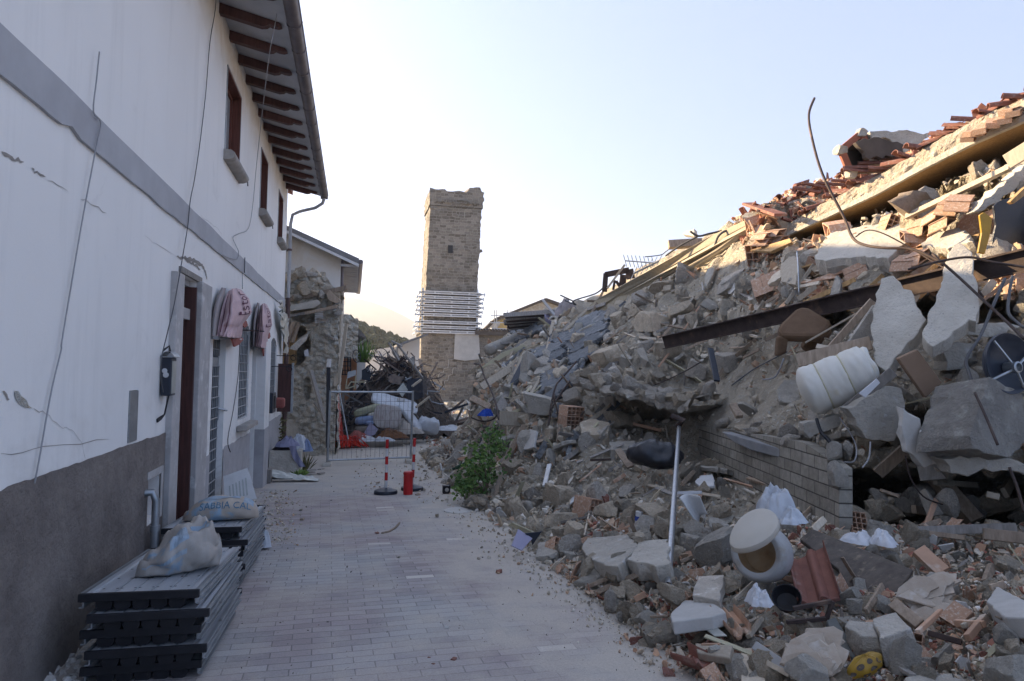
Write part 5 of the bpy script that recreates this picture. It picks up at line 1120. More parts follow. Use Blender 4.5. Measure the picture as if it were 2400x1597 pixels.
# ------------------------------------------------------------------ the collapsed houses: one dusty mass, then every piece lying on it
CT = []   # control points u, v, depth
for u, v in ((1010, 1085), (1085, 1165), (1200, 1262), (1310, 1345), (1450, 1445), (1630, 1597), (1850, 1740), (2200, 1960)): CT.append((u, v, d_g(u, v, -0.02)))
CT += [(2400, 205, 8.5), (2100, 340, 10), (1850, 435, 12), (1690, 530, 14), (1540, 600, 16), (1400, 690, 18), (1290, 720, 19), (1200, 770, 20.5), (1120, 850, 19.5), (1105, 960, 17), (1050, 1040, 16),
  (1500, 1300, 5.85), (1600, 1150, 7.7), (1400, 1180, 8.3), (1300, 1150, 9.4), (1300, 1000, 11.3), (1180, 1050, 12.8), (1400, 1050, 10.2), (1500, 1000, 11.0),
  (1700, 950, 9.65), (1850, 960, 7.6), (1700, 850, 11.1), (1780, 860, 9.9), (1850, 880, 8.7), (1700, 1003, 8.95), (1800, 1032, 7.6), (1620, 870, 11.7), (1550, 850, 11.5), (1400, 850, 13), (1250, 850, 15.5), (1200, 950, 13.5),
  (1600, 760, 12.5), (1800, 800, 9.9), (1800, 700, 10.4), (2000, 650, 9), (2200, 600, 8.2), (1700, 640, 12.7), (1500, 700, 15), (1350, 760, 16.8),
  (2000, 800, 7.6), (2200, 800, 6.7), (2380, 800, 6.1), (2050, 950, 6.7), (2200, 950, 6.1), (2380, 950, 5.5), (2050, 1080, 6.5), (2380, 1080, 5.4),
  (2000, 1260, 5.5), (2380, 1240, 5.4), (1900, 1350, 4.85), (2200, 1350, 4.75), (2380, 1350, 4.4), (2000, 1500, 3.95), (2380, 1500, 3.45), (2380, 1597, 3.05), (1750, 1500, 4.2), (1720, 1400, 4.75), 
  (2200, 450, 8.6), (2000, 520, 10.2), (2380, 400, 7.6), (1640, 950, 10.4), (1600, 985, 10.6), (1650, 1000, 9.7), (1640, 1045, 10.2), (1750, 1085, 8.5), (1850, 1125, 7.3), (1950, 1165, 6.4), (1650, 1105, 8.7), (1750, 1160, 7.3), (1850, 1210, 6.3), (1960, 1262, 5.45), (2700, 100, 7.6), (2700, 600, 6.2), (2700, 1200, 4.4), (2700, 1700, 2.5)]
CT = np.array(CT, float); KU = (CT[:, :2]-[1700, 900])/600.0; KV = 1.0/CT[:, 2]
def tps_k(r2): return np.where(r2 > 1e-12, 0.5*r2*np.log(np.maximum(r2, 1e-12)), 0)
n_ = len(KU); A_ = np.zeros((n_+3, n_+3)); A_[:n_, :n_] = tps_k(((KU[:, None]-KU[None])**2).sum(-1)) + np.eye(n_)*0.004
A_[:n_, n_] = 1; A_[:n_, n_+1:] = KU; A_[n_, :n_] = 1; A_[n_+1:, :n_] = KU.T
W_t = np.linalg.solve(A_, np.concatenate([KV, np.zeros(3)]))
def depth(u, v):
    q = (np.stack([np.atleast_1d(u), np.atleast_1d(v)], -1).astype(float)-[1700, 900])/600.0
    iv_ = tps_k(((q[:, None]-KU[None])**2).sum(-1)) @ W_t[:n_] + W_t[n_] + q @ W_t[n_+1:]
    return 1.0/np.maximum(iv_, 0.03)
def dep(u, v): return float(depth(u, v)[0])
def S(u, v, off=0.0): return at_d(u, v, dep(u, v)-off)
RU = [985, 1050, 1105, 1116, 1150, 1200, 1290, 1390, 1540, 1690, 1760, 1850, 1950, 2100, 2200, 2400, 2700]
RV = [1068, 1035, 975, 862, 815, 775, 722, 692, 605, 532, 500, 452, 420, 360, 320, 222, 80]
FU = [985, 1010, 1085, 1200, 1310, 1450, 1630, 1850, 2200, 2700]; FV = [1072, 1085, 1165, 1262, 1345, 1445, 1597, 1740, 1960, 2300]
def vr(u): return np.interp(u, RU, RV)
def vf(u): return np.interp(u, FU, FV)
CAV = [((1985, 2600), (1095, 1228), 2.2), ((1400, 1570), (958, 990), 0.6), ((1870, 2000), (700, 790), 1.3), ((2140, 2400), (690, 770), 0.9), ((2120, 2330), (960, 1060), 0.5), ((2050, 2380), (430, 500), 0.8), ((2290, 2440), (470, 580), 0.7)]
def cav(u, v):
    t = np.zeros(np.shape(u))
    for (a, b), (c, d), k in CAV:
        e = 18.0
        m = np.clip((u-a)/e, 0, 1)*np.clip((b-u)/e, 0, 1)*np.clip((v-c)/e, 0, 1)*np.clip((d-v)/e, 0, 1); t = np.maximum(t, k*m)
    z0_ = np.interp(u, [1760, 1850, 2051, 2279, 2400, 2700], [470, 470, 395, 275, 210, 40]); z1_ = np.interp(u, [1760, 1850, 2051, 2279, 2400, 2700], [560, 585, 505, 405, 372, 260])
    m = np.clip((u-1800)/40, 0, 1)*np.clip((v-z0_+60)/10, 0, 1)*np.clip((z1_-v)/12, 0, 1); t = np.maximum(t, 2.6*m)
    z0_ = np.interp(u, [1340, 1760], [760, 500]); m = np.clip((u-1340)/30, 0, 1)*np.clip((1765-u)/20, 0, 1)*np.clip((z0_+25-v)/15, 0, 1); t = np.maximum(t, 1.0*m)
    return t
NU, NV = 190, 110
us = np.linspace(985, 2700, NU); mb = MB()
UU = np.repeat(us[None], NV, 0); TT = np.linspace(0, 1, NV)[:, None]
VV = vf(UU)+40 + (vr(UU)-vf(UU)-40)*TT
DD = depth(UU.ravel(), VV.ravel()).reshape(UU.shape) + cav(UU, VV)
PT = {}
for j in range(NV):
    for i in range(NU):
        p = at_d(UU[j, i], VV[j, i], DD[j, i]); s_ = DD[j, i]/10
        k = 0.16*noise.noise(p*1.7) + 0.11*noise.noise(p*5.1) + 0.06*noise.noise(p*13)
        PT[i, j] = p + Vector((-0.55, -0.5, 0.65))*k*min(1, 0.35+s_) - Vector((0, 0, 0.04))
for j in range(1, 9):           # the far side of the heap, falling away from the street
    for i in range(NU):
        t = j/8; p = PT[i, NV-1].copy(); p += Vector((3.4, 1.6, 0))*t*min(1, max(0.1, (p.z+0.6)/3)); p.z = p.z*(1-t**1.3) - 0.75*t**1.3 + 0.12*noise.noise(p*2); PT[i, NV-1+j] = p
mb.grid(lambda i, j: PT[i, j], NU, NV+8)
mb.build('rubble_mound', m_dust, None, 'grey beige mass of crushed mortar and dust under the collapsed houses on the right', 'rubble', kind='stuff', fix=False, smooth='all')

# ---- piece shapes
def ico(sub):
    b_ = bmesh.new(); bmesh.ops.create_icosphere(b_, subdivisions=sub, radius=1); vs = np.array([v.co[:] for v in b_.verts]); b_.verts.index_update(); fs = [tuple(v.index for v in f.verts) for f in b_.faces]; b_.free(); return vs, fs
def rock_arr(seed, sub=3, planes=11, dims=(1, 0.8, 0.65), rough=0.05, boxy=0.5):
    r_ = np.random.default_rng(seed); vs, fs = ico(sub); vs = vs*1.35
    dirs = r_.normal(size=(planes, 3)); dirs /= np.linalg.norm(dirs, axis=1)[:, None]
    if boxy > 0:
        ax = np.array([[1, 0, 0], [-1, 0, 0], [0, 1, 0], [0, -1, 0], [0, 0, 1], [0, 0, -1]]) + r_.normal(size=(6, 3))*0.22
        ax /= np.linalg.norm(ax, axis=1)[:, None]; dirs = np.concatenate([ax, dirs[:max(0, planes-6)]])
    for i, n in enumerate(dirs):
        d = r_.uniform(0.62, 0.80) if i < 6 and boxy > 0 else r_.uniform(0.78, 1.02)
        e = vs @ n - d; vs = vs - np.outer(np.maximum(e, 0), n)
    vs = vs*np.array(dims)
    for k in range(len(vs)):
        v = Vector(vs[k]); vs[k] += np.array(v.normalized())*rough*(noise.noise(v*3+Vector((seed, 0, 0)))+0.5*noise.noise(v*8+Vector((seed, 3, 0))))
    return vs, fs
def slab_arr(seed, n=9, th=0.18, jag=0.25):
    """broken flat piece: jagged outline, real thickness, slightly uneven faces"""
    r_ = np.random.default_rng(seed); a = np.sort(r_.uniform(0, 6.283, n)); out = []
    for k in range(n):
        r0 = 1-jag*r_.random(); p = np.array([math.cos(a[k])*r0, math.sin(a[k])*r0*0.72]); q_a = a[(k+1) % n] + (6.283 if k == n-1 else 0)
        out.append(p); r1 = 1-jag*r_.random(); am = (a[k]+q_a)/2
        if q_a-a[k] > 0.5: out.append(np.array([math.cos(am), math.sin(am)*0.72])*r1*0.9)
    m = len(out); vs = []
    for z, sc__ in ((th/2, 0.97), (th/6, 1.0), (-th/2, 0.96)): vs += [[p[0]*sc__+r_.normal()*0.015, p[1]*sc__+r_.normal()*0.015, z+r_.normal()*th*0.05] for p in out]
    fs = [tuple(range(m)), tuple(range(3*m-1, 2*m-1, -1))]
    for l in (0, 1): fs += [((l*m)+i, (l+1)*m+i, (l+1)*m+(i+1) % m, l*m+(i+1) % m) for i in range(m)]
    return np.array(vs), fs
def mesh_from(nm, vs, fs, mat, smooth=35):
    me = bpy.data.meshes.new(nm); me.from_pydata([tuple(v) for v in vs], [], fs); me.materials.append(mat)
    b_ = bmesh.new(); b_.from_mesh(me); bmesh.ops.recalc_face_normals(b_, faces=b_.faces); b_.to_mesh(me); b_.free()
    if smooth: me.polygons.foreach_set('use_smooth', [True]*len(me.polygons)); me.set_sharp_from_angle(angle=R(smooth))
    return me
ROCKS = [rock_arr(100+i, 3, 9+i % 7, ((1, .75, .6), (1, .9, .8), (1, .55, .40), (1, .8, .45), (.9, .5, .5))[i % 5], 0.09+0.04*(i % 3), 0.5 if i % 3 else 0) for i in range(18)]
ROCKS = [(v + np.array([[0.02*noise.noise(Vector(q)*14) + 0.03*noise.noise(Vector(q)*6) for _ in range(3)] for q in v]), f) for v, f in ROCKS]
me_stone = [mesh_from('rubble_stone', v, f, m_stone if i % 3 else m_stone2, 28) for i, (v, f) in enumerate(ROCKS)]
me_chunk = [mesh_from('concrete_chunk', *rock_arr(300+i, 3, 12, ((1, .8, .4), (1, .6, .5), (1, .85, .3))[i % 3], 0.06), m_conc if i % 2 else m_concpale, 30) for i in range(7)]
me_slabp = [mesh_from('concrete_slab', *slab_arr(400+i, 8, 0.20), m_conc if i % 2 else m_concpale, 30) for i in range(6)]
me_tile = [mesh_from('tile_shard', *slab_arr(500+i, 6, 0.10, 0.45), m_clay if i % 3 else m_rooftile, 30) for i in range(8)]
me_chip = [mesh_from('plaster_chip', *slab_arr(600+i, 7, 0.14, 0.4), m_chip, 30) for i in range(5)]
def pan_tile():
    b_ = MB(); n = 22; w_, L = 0.5, 0.8
    def zf(x): return 0.075*max(0, math.sin(x*math.pi*2*1.0))**0.8 + 0.05*(1 if abs(x-0.97) < 0.04 else 0)
    top_ = [(-w_+2*w_*i/n, zf(i/n*1.0*2 % 1 if i < n else 0.97)) for i in range(n+1)]
    poly = [(x, -L, z) for x, z in top_] + [(x, -L, z-0.035) for x, z in reversed(top_)]
    b_.prism(poly, (0, 2*L, 0)); return b_.mesh('roof_tile', m_rooftile, (0, 0, 0), 40)
def coppo():
    b_ = MB(); n = 9
    o = [(0.30*math.cos(math.pi*i/n), 0.30*math.sin(math.pi*i/n)) for i in range(n+1)]; i_ = [(x*0.86, z*0.86) for x, z in reversed(o)]
    b_.prism([(x, -0.75, z) for x, z in o+i_], (0, 1.5, 0)); return b_.mesh('roof_tile', m_rooftile, (0, 0, 0), 40)
me_rt = [pan_tile(), coppo()]
def hollow_block(nx=3, nz=2, tri=False):
    b_ = MB(); W_, H_, L_, t_ = 1.0, 0.62, 0.75, 0.06
    xs_ = np.linspace(-W_, W_, nx+1); zs_ = np.linspace(-H_, H_, nz+1)
    for x in xs_: b_.box((x-t_/2, -L_, -H_), (x+t_/2, L_, H_))
    for i, z in enumerate(zs_):
        for a, c in zip(xs_, xs_[1:]): b_.box((a+t_/2, -L_+.004, z-t_/2), (c-t_/2, L_-.004, z+t_/2))
    return b_.mesh('hollow_block', m_clay, (0, 0, 0), False)
def tri_block():
    b_ = MB(); L_ = 0.8
    P = [(-1, -0.4), (-0.35, 0.4), (0.3, -0.4), (0.95, 0.4)]
    for a, c in zip(P, P[1:]): b_.bar((a[0], 0, a[1]), (c[0], 0, c[1]), 2*L_, 0.07, (0, 0.0, 1) if False else Vector((-(c[1]-a[1]), 0, c[0]-a[0])))
    b_.box((-1.05, -L_, -0.48), (0.4, L_, -0.41)); b_.box((-0.45, -L_, 0.41), (1.0, L_, 0.48))
    return b_.mesh('hollow_block', m_clay, (0, 0, 0), False)
me_hb = [hollow_block(), tri_block(), hollow_block(4, 3)]
def plank_me(mat, seed):
    b_ = MB(); r_ = random.Random(seed); n = 7
    b_.grid(lambda i, j: Vector((-1+2*j/(n-1) + (r_.uniform(-.05, .05) if j in (0, n-1) else 0), (-1, 1, 1, -1)[i]*0.085 + 0.01*math.sin(j+seed), (-1, -1, 1, 1)[i]*0.022 + 0.012*math.sin(j*0.7+seed))), 4, n, True)
    b_.f += [[0, 1, 2, 3], [(n-1)*4+3, (n-1)*4+2, (n-1)*4+1, (n-1)*4]]; b_.mi += [0, 0]
    return b_.mesh('plank', mat, (0, 0, 0), 30)
me_plank = [plank_me(m, i) for i, m in enumerate((m_oldwood, m_greywood, m_palewood, m_oldwood, m_greywood, m_cream2))]

# ---- scatter
def zone(u, v):
    if v < vr(u)+45 and u > 1650: return 'on the broken roof edge atop the pile', 'roof'
    if u < 1330: return 'at the far end of the pile towards the tower', 'far'
    if v < 640 + (u-1500)*-0.06 or (u > 1500 and v < 690 - (u-1500)*0.1): return 'on the sunlit slope above the rusty beam', 'upper'
    if u < 1680 and v < 960: return 'on the slope above the overhanging ledge', 'slope'
    if u > 1930 and v < 1110: return 'among the slabs round the rolled mattress', 'slabs'
    if v < 1130: return 'between the ledge and the block wall', 'mid'
    if u > 1900: return 'in the foreground heap below the dark hollow', 'front'
    if v > 1330: return 'at the foot of the pile beside the paving', 'foot'
    return 'on the heap beside the steel pole', 'heap'
def in_wall(u, v):
    if 1570 < u < 1995 and 970+0.27*(u-1590) < v < 1078+0.478*(u-1630): return True
    if u > 1825 and np.interp(u, [1825, 1910, 2051, 2219, 2400], [530, 478, 402, 305, 215]) < v < np.interp(u, [1825, 2016, 2121, 2400], [575, 500, 455, 362]): return True
    if 1345 < u < 1760 and v < np.interp(u, [1345, 1480, 1620, 1760], [765, 705, 625, 535]): return True
    if 1320 < u < 1640 and np.interp(u, [1320, 1480, 1640], [875, 880, 905]) < v < np.interp(u, [1320, 1480, 1640], [905, 955, 985]): return True
    if 1610 < u < 1860 and 860 < v < 975+0.27*(u-1610): return random.random() < 0.8
    return False
def rand_uv(ulo=1000, uhi=2430, pad=8):
    while True:
        u = random.uniform(ulo, uhi); a, b = vr(u)+pad, min(vf(u)+6, 1625)
        v = random.uniform(a, b)
        if not in_wall(u, v) and not (1995 < u and 1085 < v < 1225 and random.random() < 0.85): return u, v
def put(nm, me, p, size, rot=None, lab=None, cat=None, grp=None):
    o = bpy.data.objects.new(nm, me); COL.objects.link(o); o.location = p; o.scale = (size,)*3 if not isinstance(size, tuple) else size
    o.rotation_euler = rot if rot is not None else (random.uniform(0, 6.28), random.uniform(0, 6.28), random.uniform(0, 6.28))
    return tag(o, lab, cat, grp, 'thing')
SZ = ('smaller', 'larger')
def scatter(n, nm, cat, meshes, pxlo, pxhi, pw, what, plural, uvf=None, sink=0.25, flat=0.0):
    for k in range(n):
        u, v = (uvf or rand_uv)()
        d = dep(u, v) + float(cav(np.array([u]), np.array([v]))[0]); px = pxlo + (pxhi-pxlo)*random.random()**pw
        sz = min(px/F*d, (0.42 if flat or 'slab' in nm else 0.20+0.14*random.random())*(0.8 if u < 1400 else 1)); p = at_d(u, v, d - sz*(0.5-sink))
        if p.z - sz*0.45 < gz(p.y) : p.z = gz(p.y) + sz*0.30
        z, zk = zone(u, v); big = px > (pxlo*0.55+pxhi*0.45)
        rot = None
        if flat: 
            tl = 0.9*(1-flat); rot = (0.45+random.uniform(-tl, tl), random.uniform(-tl, tl)-0.45, random.uniform(0, 6.28))
        put(nm, random.choice(meshes), p, sz, rot, '%s %s %s' % (SZ[big], what, z), cat, '%s %s' % (plural, z))
def uv_tiles():
    if random.random() < 0.55: u = random.uniform(1720, 2400); return u, vr(u) + random.uniform(-4, 60)
    if random.random() < 0.6: u = random.uniform(1750, 2420); return u, random.uniform(540, 700)
    u = random.uniform(1450, 2420); return u, random.uniform(1240, 1600)
def uv_front():
    u = random.uniform(1300, 2430); lo_ = max(1180, vf(u)-260 if u < 1600 else 1230); return u, random.uniform(lo_, min(vf(u)+5, 1620))
def uv_far():
    u = random.uniform(1090, 1420); return u, random.uniform(vr(u)+5, min(vf(u), 1060))
def uv_upper():
    u = random.uniform(1420, 2420); return u, random.uniform(vr(u)+40, 760)
scatter(286, 'rubble_stone', 'stone', me_stone, 15, 50, 1.8, 'rough grey beige stone', 'rubble stones', lambda: rand_uv() if random.random() < 0.7 else (uv_front() if random.random() < .5 else uv_upper()))
scatter(96, 'concrete_chunk', 'concrete', me_chunk, 16, 50, 1.9, 'broken grey concrete chunk', 'concrete chunks', lambda: rand_uv() if random.random() < 0.6 else uv_front())
scatter(62, 'concrete_slab', 'slab', me_slabp, 22, 66, 1.5, 'flat broken slab piece', 'slab pieces', None, 0.3, 0.4)
scatter(250, 'tile_shard', 'tile', me_tile, 12, 44, 1.6, 'terracotta tile shard', 'tile shards', lambda: uv_tiles() if random.random() < 0.62 else uv_front(), 0.2)
scatter(120, 'plaster_chip', 'plaster', me_chip, 9, 34, 1.7, 'pale plaster chip', 'plaster chips', lambda: rand_uv() if random.random() < 0.5 else uv_front(), 0.2)
scatter(46, 'hollow_block', 'block', me_hb, 16, 36, 1.2, 'broken hollow clay block', 'hollow blocks', lambda: uv_front() if random.random() < 0.5 else (random.uniform(1750, 2420), random.uniform(530, 690)), 0.2)
def lump(seed):
    r_ = random.Random(seed); b_ = MB(); vs, fs = rock_arr(seed, 3, 10, (1, .8, .6), 0.12, 0.3); b_.add([Vector(v)*0.8 for v in vs], fs); b_.cur = 1
    for k in range(7):
        d = Vector((r_.gauss(0, 1), r_.gauss(0, 1), r_.gauss(0, 1))).normalized(); vs, fs = rock_arr(seed*7+k, 2, 9, (1, .8, .7), 0.08, 0.4); s_ = r_.uniform(.22, .42); o_ = Vector((d.x*0.62, d.y*0.5, d.z*0.36))
        b_.add([o_ + Vector(v)*s_ for v in vs], fs)
    return b_.mesh('masonry_lump', [m_ruin2, m_stone], (0, 0, 0), 30)
m_ruin2 = M('lump_mortar', (0.50, 0.45, 0.375), (0.40, 0.355, 0.29), scale=6, bump=1.0, bscale=22, bdist=0.04, var=0.12)
me_lump = [lump(40+i) for i in range(7)]
scatter(78, 'masonry_lump', 'masonry', me_lump, 22, 62, 1.4, 'lump of stones in mortar', 'masonry lumps', lambda: rand_uv() if random.random() < 0.75 else uv_front(), 0.25)
scatter(84, 'plank', 'wood', me_plank, 30, 95, 1.5, 'splintered wooden plank', 'broken planks', lambda: uv_far() if random.random() < 0.55 else rand_uv(), 0.0, 0.35)
scatter(44, 'roof_tile', 'tile', me_rt, 20, 34, 1.0, 'dark red roof tile', 'roof tiles', lambda: (lambda u: (u, vr(u)+random.uniform(-6, 22)))(random.uniform(1730, 2400)) if random.random() < 0.85 else uv_front(), 0.1, 0.55)

# ---- small stuff nobody could count: crumbs of stone, tile and plaster in one mesh each
def crumbs(nm, n, uvs, pxlo, pxhi, pw, pal, label, sub=1, lift=0.1, ground=False, protos=None):
    protos = protos or [rock_arr(800+i, sub, 8, ((1, .8, .6), (1, .6, .4), (1, .9, .3))[i % 3], 0.08) for i in range(9)] + [slab_arr(900+i, 6, 0.2, 0.4) for i in range(4)]
    V, Fc, Cc, off = [], [], [], 0
    for k in range(n):
        u, v = uvs(); 
        if ground: p = at_g(u, v); d = (p-C0).dot(FW)
        else: d = dep(u, v) + float(cav(np.array([u]), np.array([v]))[0]); p = at_d(u, v, d)
        px = pxlo + (pxhi-pxlo)*rng.random()**pw; s_ = px/F*d*0.5
        if p.z < gz(p.y)+s_*0.2: p.z = gz(p.y) + s_*0.3
        vs, fs = protos[rng.integers(len(protos))]
        q = rng.normal(size=4); q /= np.linalg.norm(q); w0, x, y, z = q
        Rm = np.array([[1-2*(y*y+z*z), 2*(x*y-z*w0), 2*(x*z+y*w0)], [2*(x*y+z*w0), 1-2*(x*x+z*z), 2*(y*z-x*w0)], [2*(x*z-y*w0), 2*(y*z+x*w0), 1-2*(x*x+y*y)]])
        pp = np.array(p + ray(u, v)*(-s_*lift)); V.append(vs @ Rm.T * s_ + pp); Fc += [[off+i for i in f] for f in fs]; off += len(vs)
        c = np.array(pal[rng.integers(len(pal))])*rng.uniform(0.8, 1.15); Cc.append(np.repeat(np.append(c, 1)[None], len(vs), 0))
    V = np.concatenate(V); Cc = np.concatenate(Cc)
    me = bpy.data.meshes.new(nm); me.from_pydata(V.tolist(), [], Fc); me.materials.append(m_bits)
    at = me.color_attributes.new('tint', 'FLOAT_COLOR', 'POINT'); at.data.foreach_set('color', Cc.ravel().tolist())
    o = link(nm, me); return tag(o, label, 'rubble', None, 'stuff')
PAL = [(0.40, 0.345, 0.27), (0.33, 0.285, 0.225), (0.46, 0.415, 0.345), (0.28, 0.245, 0.20), (0.54, 0.505, 0.45), (0.40, 0.275, 0.19), (0.36, 0.325, 0.275), (0.44, 0.385, 0.305)]
crumbs('small_rubble', 8200, lambda: rand_uv(pad=2), 5, 26, 2.0, PAL, 'countless small stones and crumbs covering the collapsed houses')
PAL2 = PAL + [(0.42, 0.27, 0.19), (0.28, 0.12, 0.09), (0.62, 0.60, 0.57), (0.45, 0.36, 0.28)]*2
crumbs('small_rubble', 3400, uv_front, 5, 26, 1.7, PAL2, 'small shards of tile, plaster and stone over the foreground heap')
SPL = [slab_arr(950+i, 5, 0.10, 0.2) for i in range(5)]; SPL = [(v*np.array([1.0, 0.16+0.05*i, 0.9]), f) for i, (v, f) in enumerate(SPL)]
WPAL = [(0.36, 0.29, 0.21), (0.26, 0.21, 0.16), (0.46, 0.39, 0.29), (0.22, 0.20, 0.18), (0.50, 0.46, 0.40), (0.34, 0.20, 0.13)]
crumbs('splinters', 2300, lambda: rand_uv(pad=2) if random.random() < .6 else uv_front(), 12, 58, 2.2, WPAL, 'countless wood splinters and slivers strewn through the pile', 1, 0.25, False, SPL)
crumbs('small_rubble', 2600, uv_tiles, 6, 26, 1.8, [(0.48, 0.30, 0.20), (0.42, 0.25, 0.16), (0.34, 0.16, 0.11), (0.52, 0.42, 0.32), (0.56, 0.50, 0.42)], 'broken crumbs of red and tan tile spread over the pile', 1, 0.25)
SHD = [slab_arr(970+i, 5+i % 3, 0.09, 0.45) for i in range(8)]
crumbs('shards', 1000, uv_front, 12, 46, 1.6, [(0.50, 0.42, 0.33), (0.44, 0.33, 0.24), (0.58, 0.54, 0.48), (0.42, 0.27, 0.19), (0.52, 0.46, 0.38), (0.30, 0.14, 0.10)], 'flat shards of tan tile and plaster covering the foreground heap', 1, 0.5, False, SHD)
def uv_up2(): u = random.uniform(1800, 2430); return u, random.uniform(max(vr(u)+120, 540), 720)
crumbs('shards', 620, uv_up2, 14, 50, 1.6, [(0.50, 0.38, 0.26), (0.46, 0.29, 0.18), (0.56, 0.50, 0.42), (0.42, 0.25, 0.16), (0.36, 0.27, 0.18)], 'flat shards of orange and tan tile on the sunlit upper slope', 1, 0.6, False, SHD)
def uv_edge():
    if random.random() < 0.75:
        u = random.uniform(1050, 1900); v = vf(u) + abs(random.gauss(0, 1))*38 - 8
    else: u = random.uniform(980, 1200); v = random.uniform(1040, 1180)
    return u - random.random()**3*60, min(v, 1640)
crumbs('grit', 1500, uv_edge, 3, 13, 2.5, PAL, 'grit and crumbs spilled from the pile onto the paving', 1, 0.0, True)
crumbs('grit', 420, lambda: (random.uniform(560, 1500), random.uniform(1100, 1620)), 2.0, 6, 2.5, [(0.10, 0.09, 0.085), (0.18, 0.15, 0.13), (0.30, 0.27, 0.24)], 'dark specks of grit strewn over the paving', 1, 0.0, True)
crumbs('grit', 380, lambda: (lambda r_: (600+r_*90+random.gauss(0, 18), 1150+random.random()*130))(random.random()), 3, 12, 2.0, PAL, 'crumbled mortar along the foot of the white house', 1, 0.0, True)
crumbs('grit', 300, lambda: (random.gauss(120, 45), random.gauss(1560, 40)), 8, 34, 1.7, [(0.50, 0.48, 0.45), (0.42, 0.40, 0.38), (0.56, 0.54, 0.51)], 'pale rubble heaped between the wall and the nearer stack of boards', 1, 0.0, True)
crumbs('grit', 1100, lambda: (random.uniform(1000, 1130), random.uniform(965, 1060)), 3, 14, 1.8, PAL2, 'rubble strewn over the ground between the scrap heap and the pile', 1, 0.0, True)
def road_uv(): 
    u = random.uniform(830, 1010); return u, random.uniform(1055, 1160)
crumbs('grit', 240, road_uv, 2.5, 8, 2.6, PAL, 'crumbs of plaster around the barrier and the marker posts', 1, 0.0, True)
for k in range(42):             # stones still lying on top of the ruined stone house
    u = random.uniform(672, 800); v = 645 + max(0, (u-740))*0.75 + random.uniform(-6, 55); px = random.uniform(7, 17); p = at_y(u, v, 17.85 + random.uniform(0, .5))
    put('loose_stone', random.choice(me_stone+me_chunk[:2]), p, px/F*18, None, 'loose stone on the torn top of the ruined stone house', 'stone', 'loose stones on the ruin')
for k in range(14):
    u = random.uniform(680, 760); p = at_g(u, 1048+random.uniform(-6, 6)); s_ = random.uniform(.08, .25); p.z += s_*0.4
    put('loose_stone', random.choice(me_stone), p, s_, None, 'fallen stone at the foot of the ruined stone house', 'stone', 'fallen stones at the ruin foot')

for k in range(46):
    u, v = random.uniform(985, 1118), random.uniform(948, 1008); p = at_g(u, v); d = (p-C0).dot(FW); s_ = random.uniform(6, 17)/F*d; p.z += s_*0.25
    put('fallen_stone', random.choice(me_stone+me_chunk), p, s_, None, 'stone in the rubble before the foot of the tower', 'stone', 'stones before the tower')
for k in range(26):
    u, v = random.uniform(960, 1112), random.uniform(945, 1010); p = at_g(u, v); d = (p-C0).dot(FW); s_ = random.uniform(12, 30)/F*d; p.z += 0.08
    put('plank', random.choice(me_plank), p, s_, (random.uniform(-.2, .2), random.uniform(-.3, .3), random.uniform(0, 3.1)), 'broken board in the rubble before the foot of the tower', 'wood', 'boards before the tower')
# ------------------------------------------------------------------ the pieces of the pile that can be told apart
def c6(*p): return [(1700+x/2.851, 150+y/2.851) for x, y in p]
def c7(*p): return [(1600+x/2.614, 500+y/2.614) for x, y in p]
def c5(*p): return [(1050+x/3.136, 450+y/3.136) for x, y in p]
def cA(*p): return [(1100+x/3.135, 850+y/3.135) for x, y in p]
def cB(*p): return [(1600+x/2.626, 1000+y/2.626) for x, y in p]
def cC(*p): return [(1200+x/3.508, 1150+y/3.508) for x, y in p]
def cF(*p): return [(1080+x/5.228, 700+y/5.228) for x, y in p]
def plane_d(pts, off=0.25, d=None, tilt=(0, 0)):
    """depths of the points on the plane that best fits the pile there (or the given depth), moved towards the street by off"""
    P = np.array(pts, float); c = P.mean(0); q = (P-c)/100
    if d is None:
        dd = depth(P[:, 0], P[:, 1]); iv_ = 1/np.maximum(dd-off, 1.5)
        A = np.concatenate([q, np.ones((len(q), 1))], 1); s_ = np.linalg.lstsq(A, iv_, rcond=None)[0]; iv_ = A @ s_
    else: iv_ = np.full(len(P), 1.0/d)
    iv_ = iv_*(1 + q[:, 0]*tilt[0] + q[:, 1]*tilt[1])
    return 1/iv_
def poly_px(nm, pts, mat, label, cat, th=0.08, off=0.25, d=None, tilt=(0, 0), jag=0.0, group=None, parent=None, bevel=0.008, rough=0.0):
    dd = plane_d(pts, off, d, tilt); P = [at_d(u, v, z) for (u, v), z in zip(pts, dd)]
    nrm = Vector((0, 0, 0))
    for a, b in zip(P, P[1:]+P[:1]): nrm += a.cross(b)
    nrm.normalize(); c = sum(P, Vector())/len(P)
    if nrm.dot(c-C0) < 0: nrm = -nrm                    # points away from the street
    if jag:
        Q = []
        for a, b in zip(P, P[1:]+P[:1]):
            n = max(1, int((b-a).length/0.06)); e = (b-a).normalized(); s_ = e.cross(nrm)
            for k in range(n): Q.append(a.lerp(b, k/n) + s_*random.uniform(-jag, jag)*(0.4 if k == 0 else 1))
        P = Q
    mb = MB(); n = len(P)
    if rough:
        L1 = [p + nrm*(th*0.45) + (c-p).normalized()*random.uniform(-0.022, 0.004) for p in P]; L2 = [p + nrm*th + (c-p).normalized()*random.uniform(-0.02, 0.05) for p in P]
        mb.add(P+L1+L2, [tuple(range(n)), tuple(range(3*n-1, 2*n-1, -1))] + [(l*n+i, (l+1)*n+i, (l+1)*n+(i+1) % n, l*n+(i+1) % n) for l in (0, 1) for i in range(n)])
    else: mb.prism(P, nrm*th)
    return mb.build(nm, mat, parent, label, cat, group, bevel=bevel)
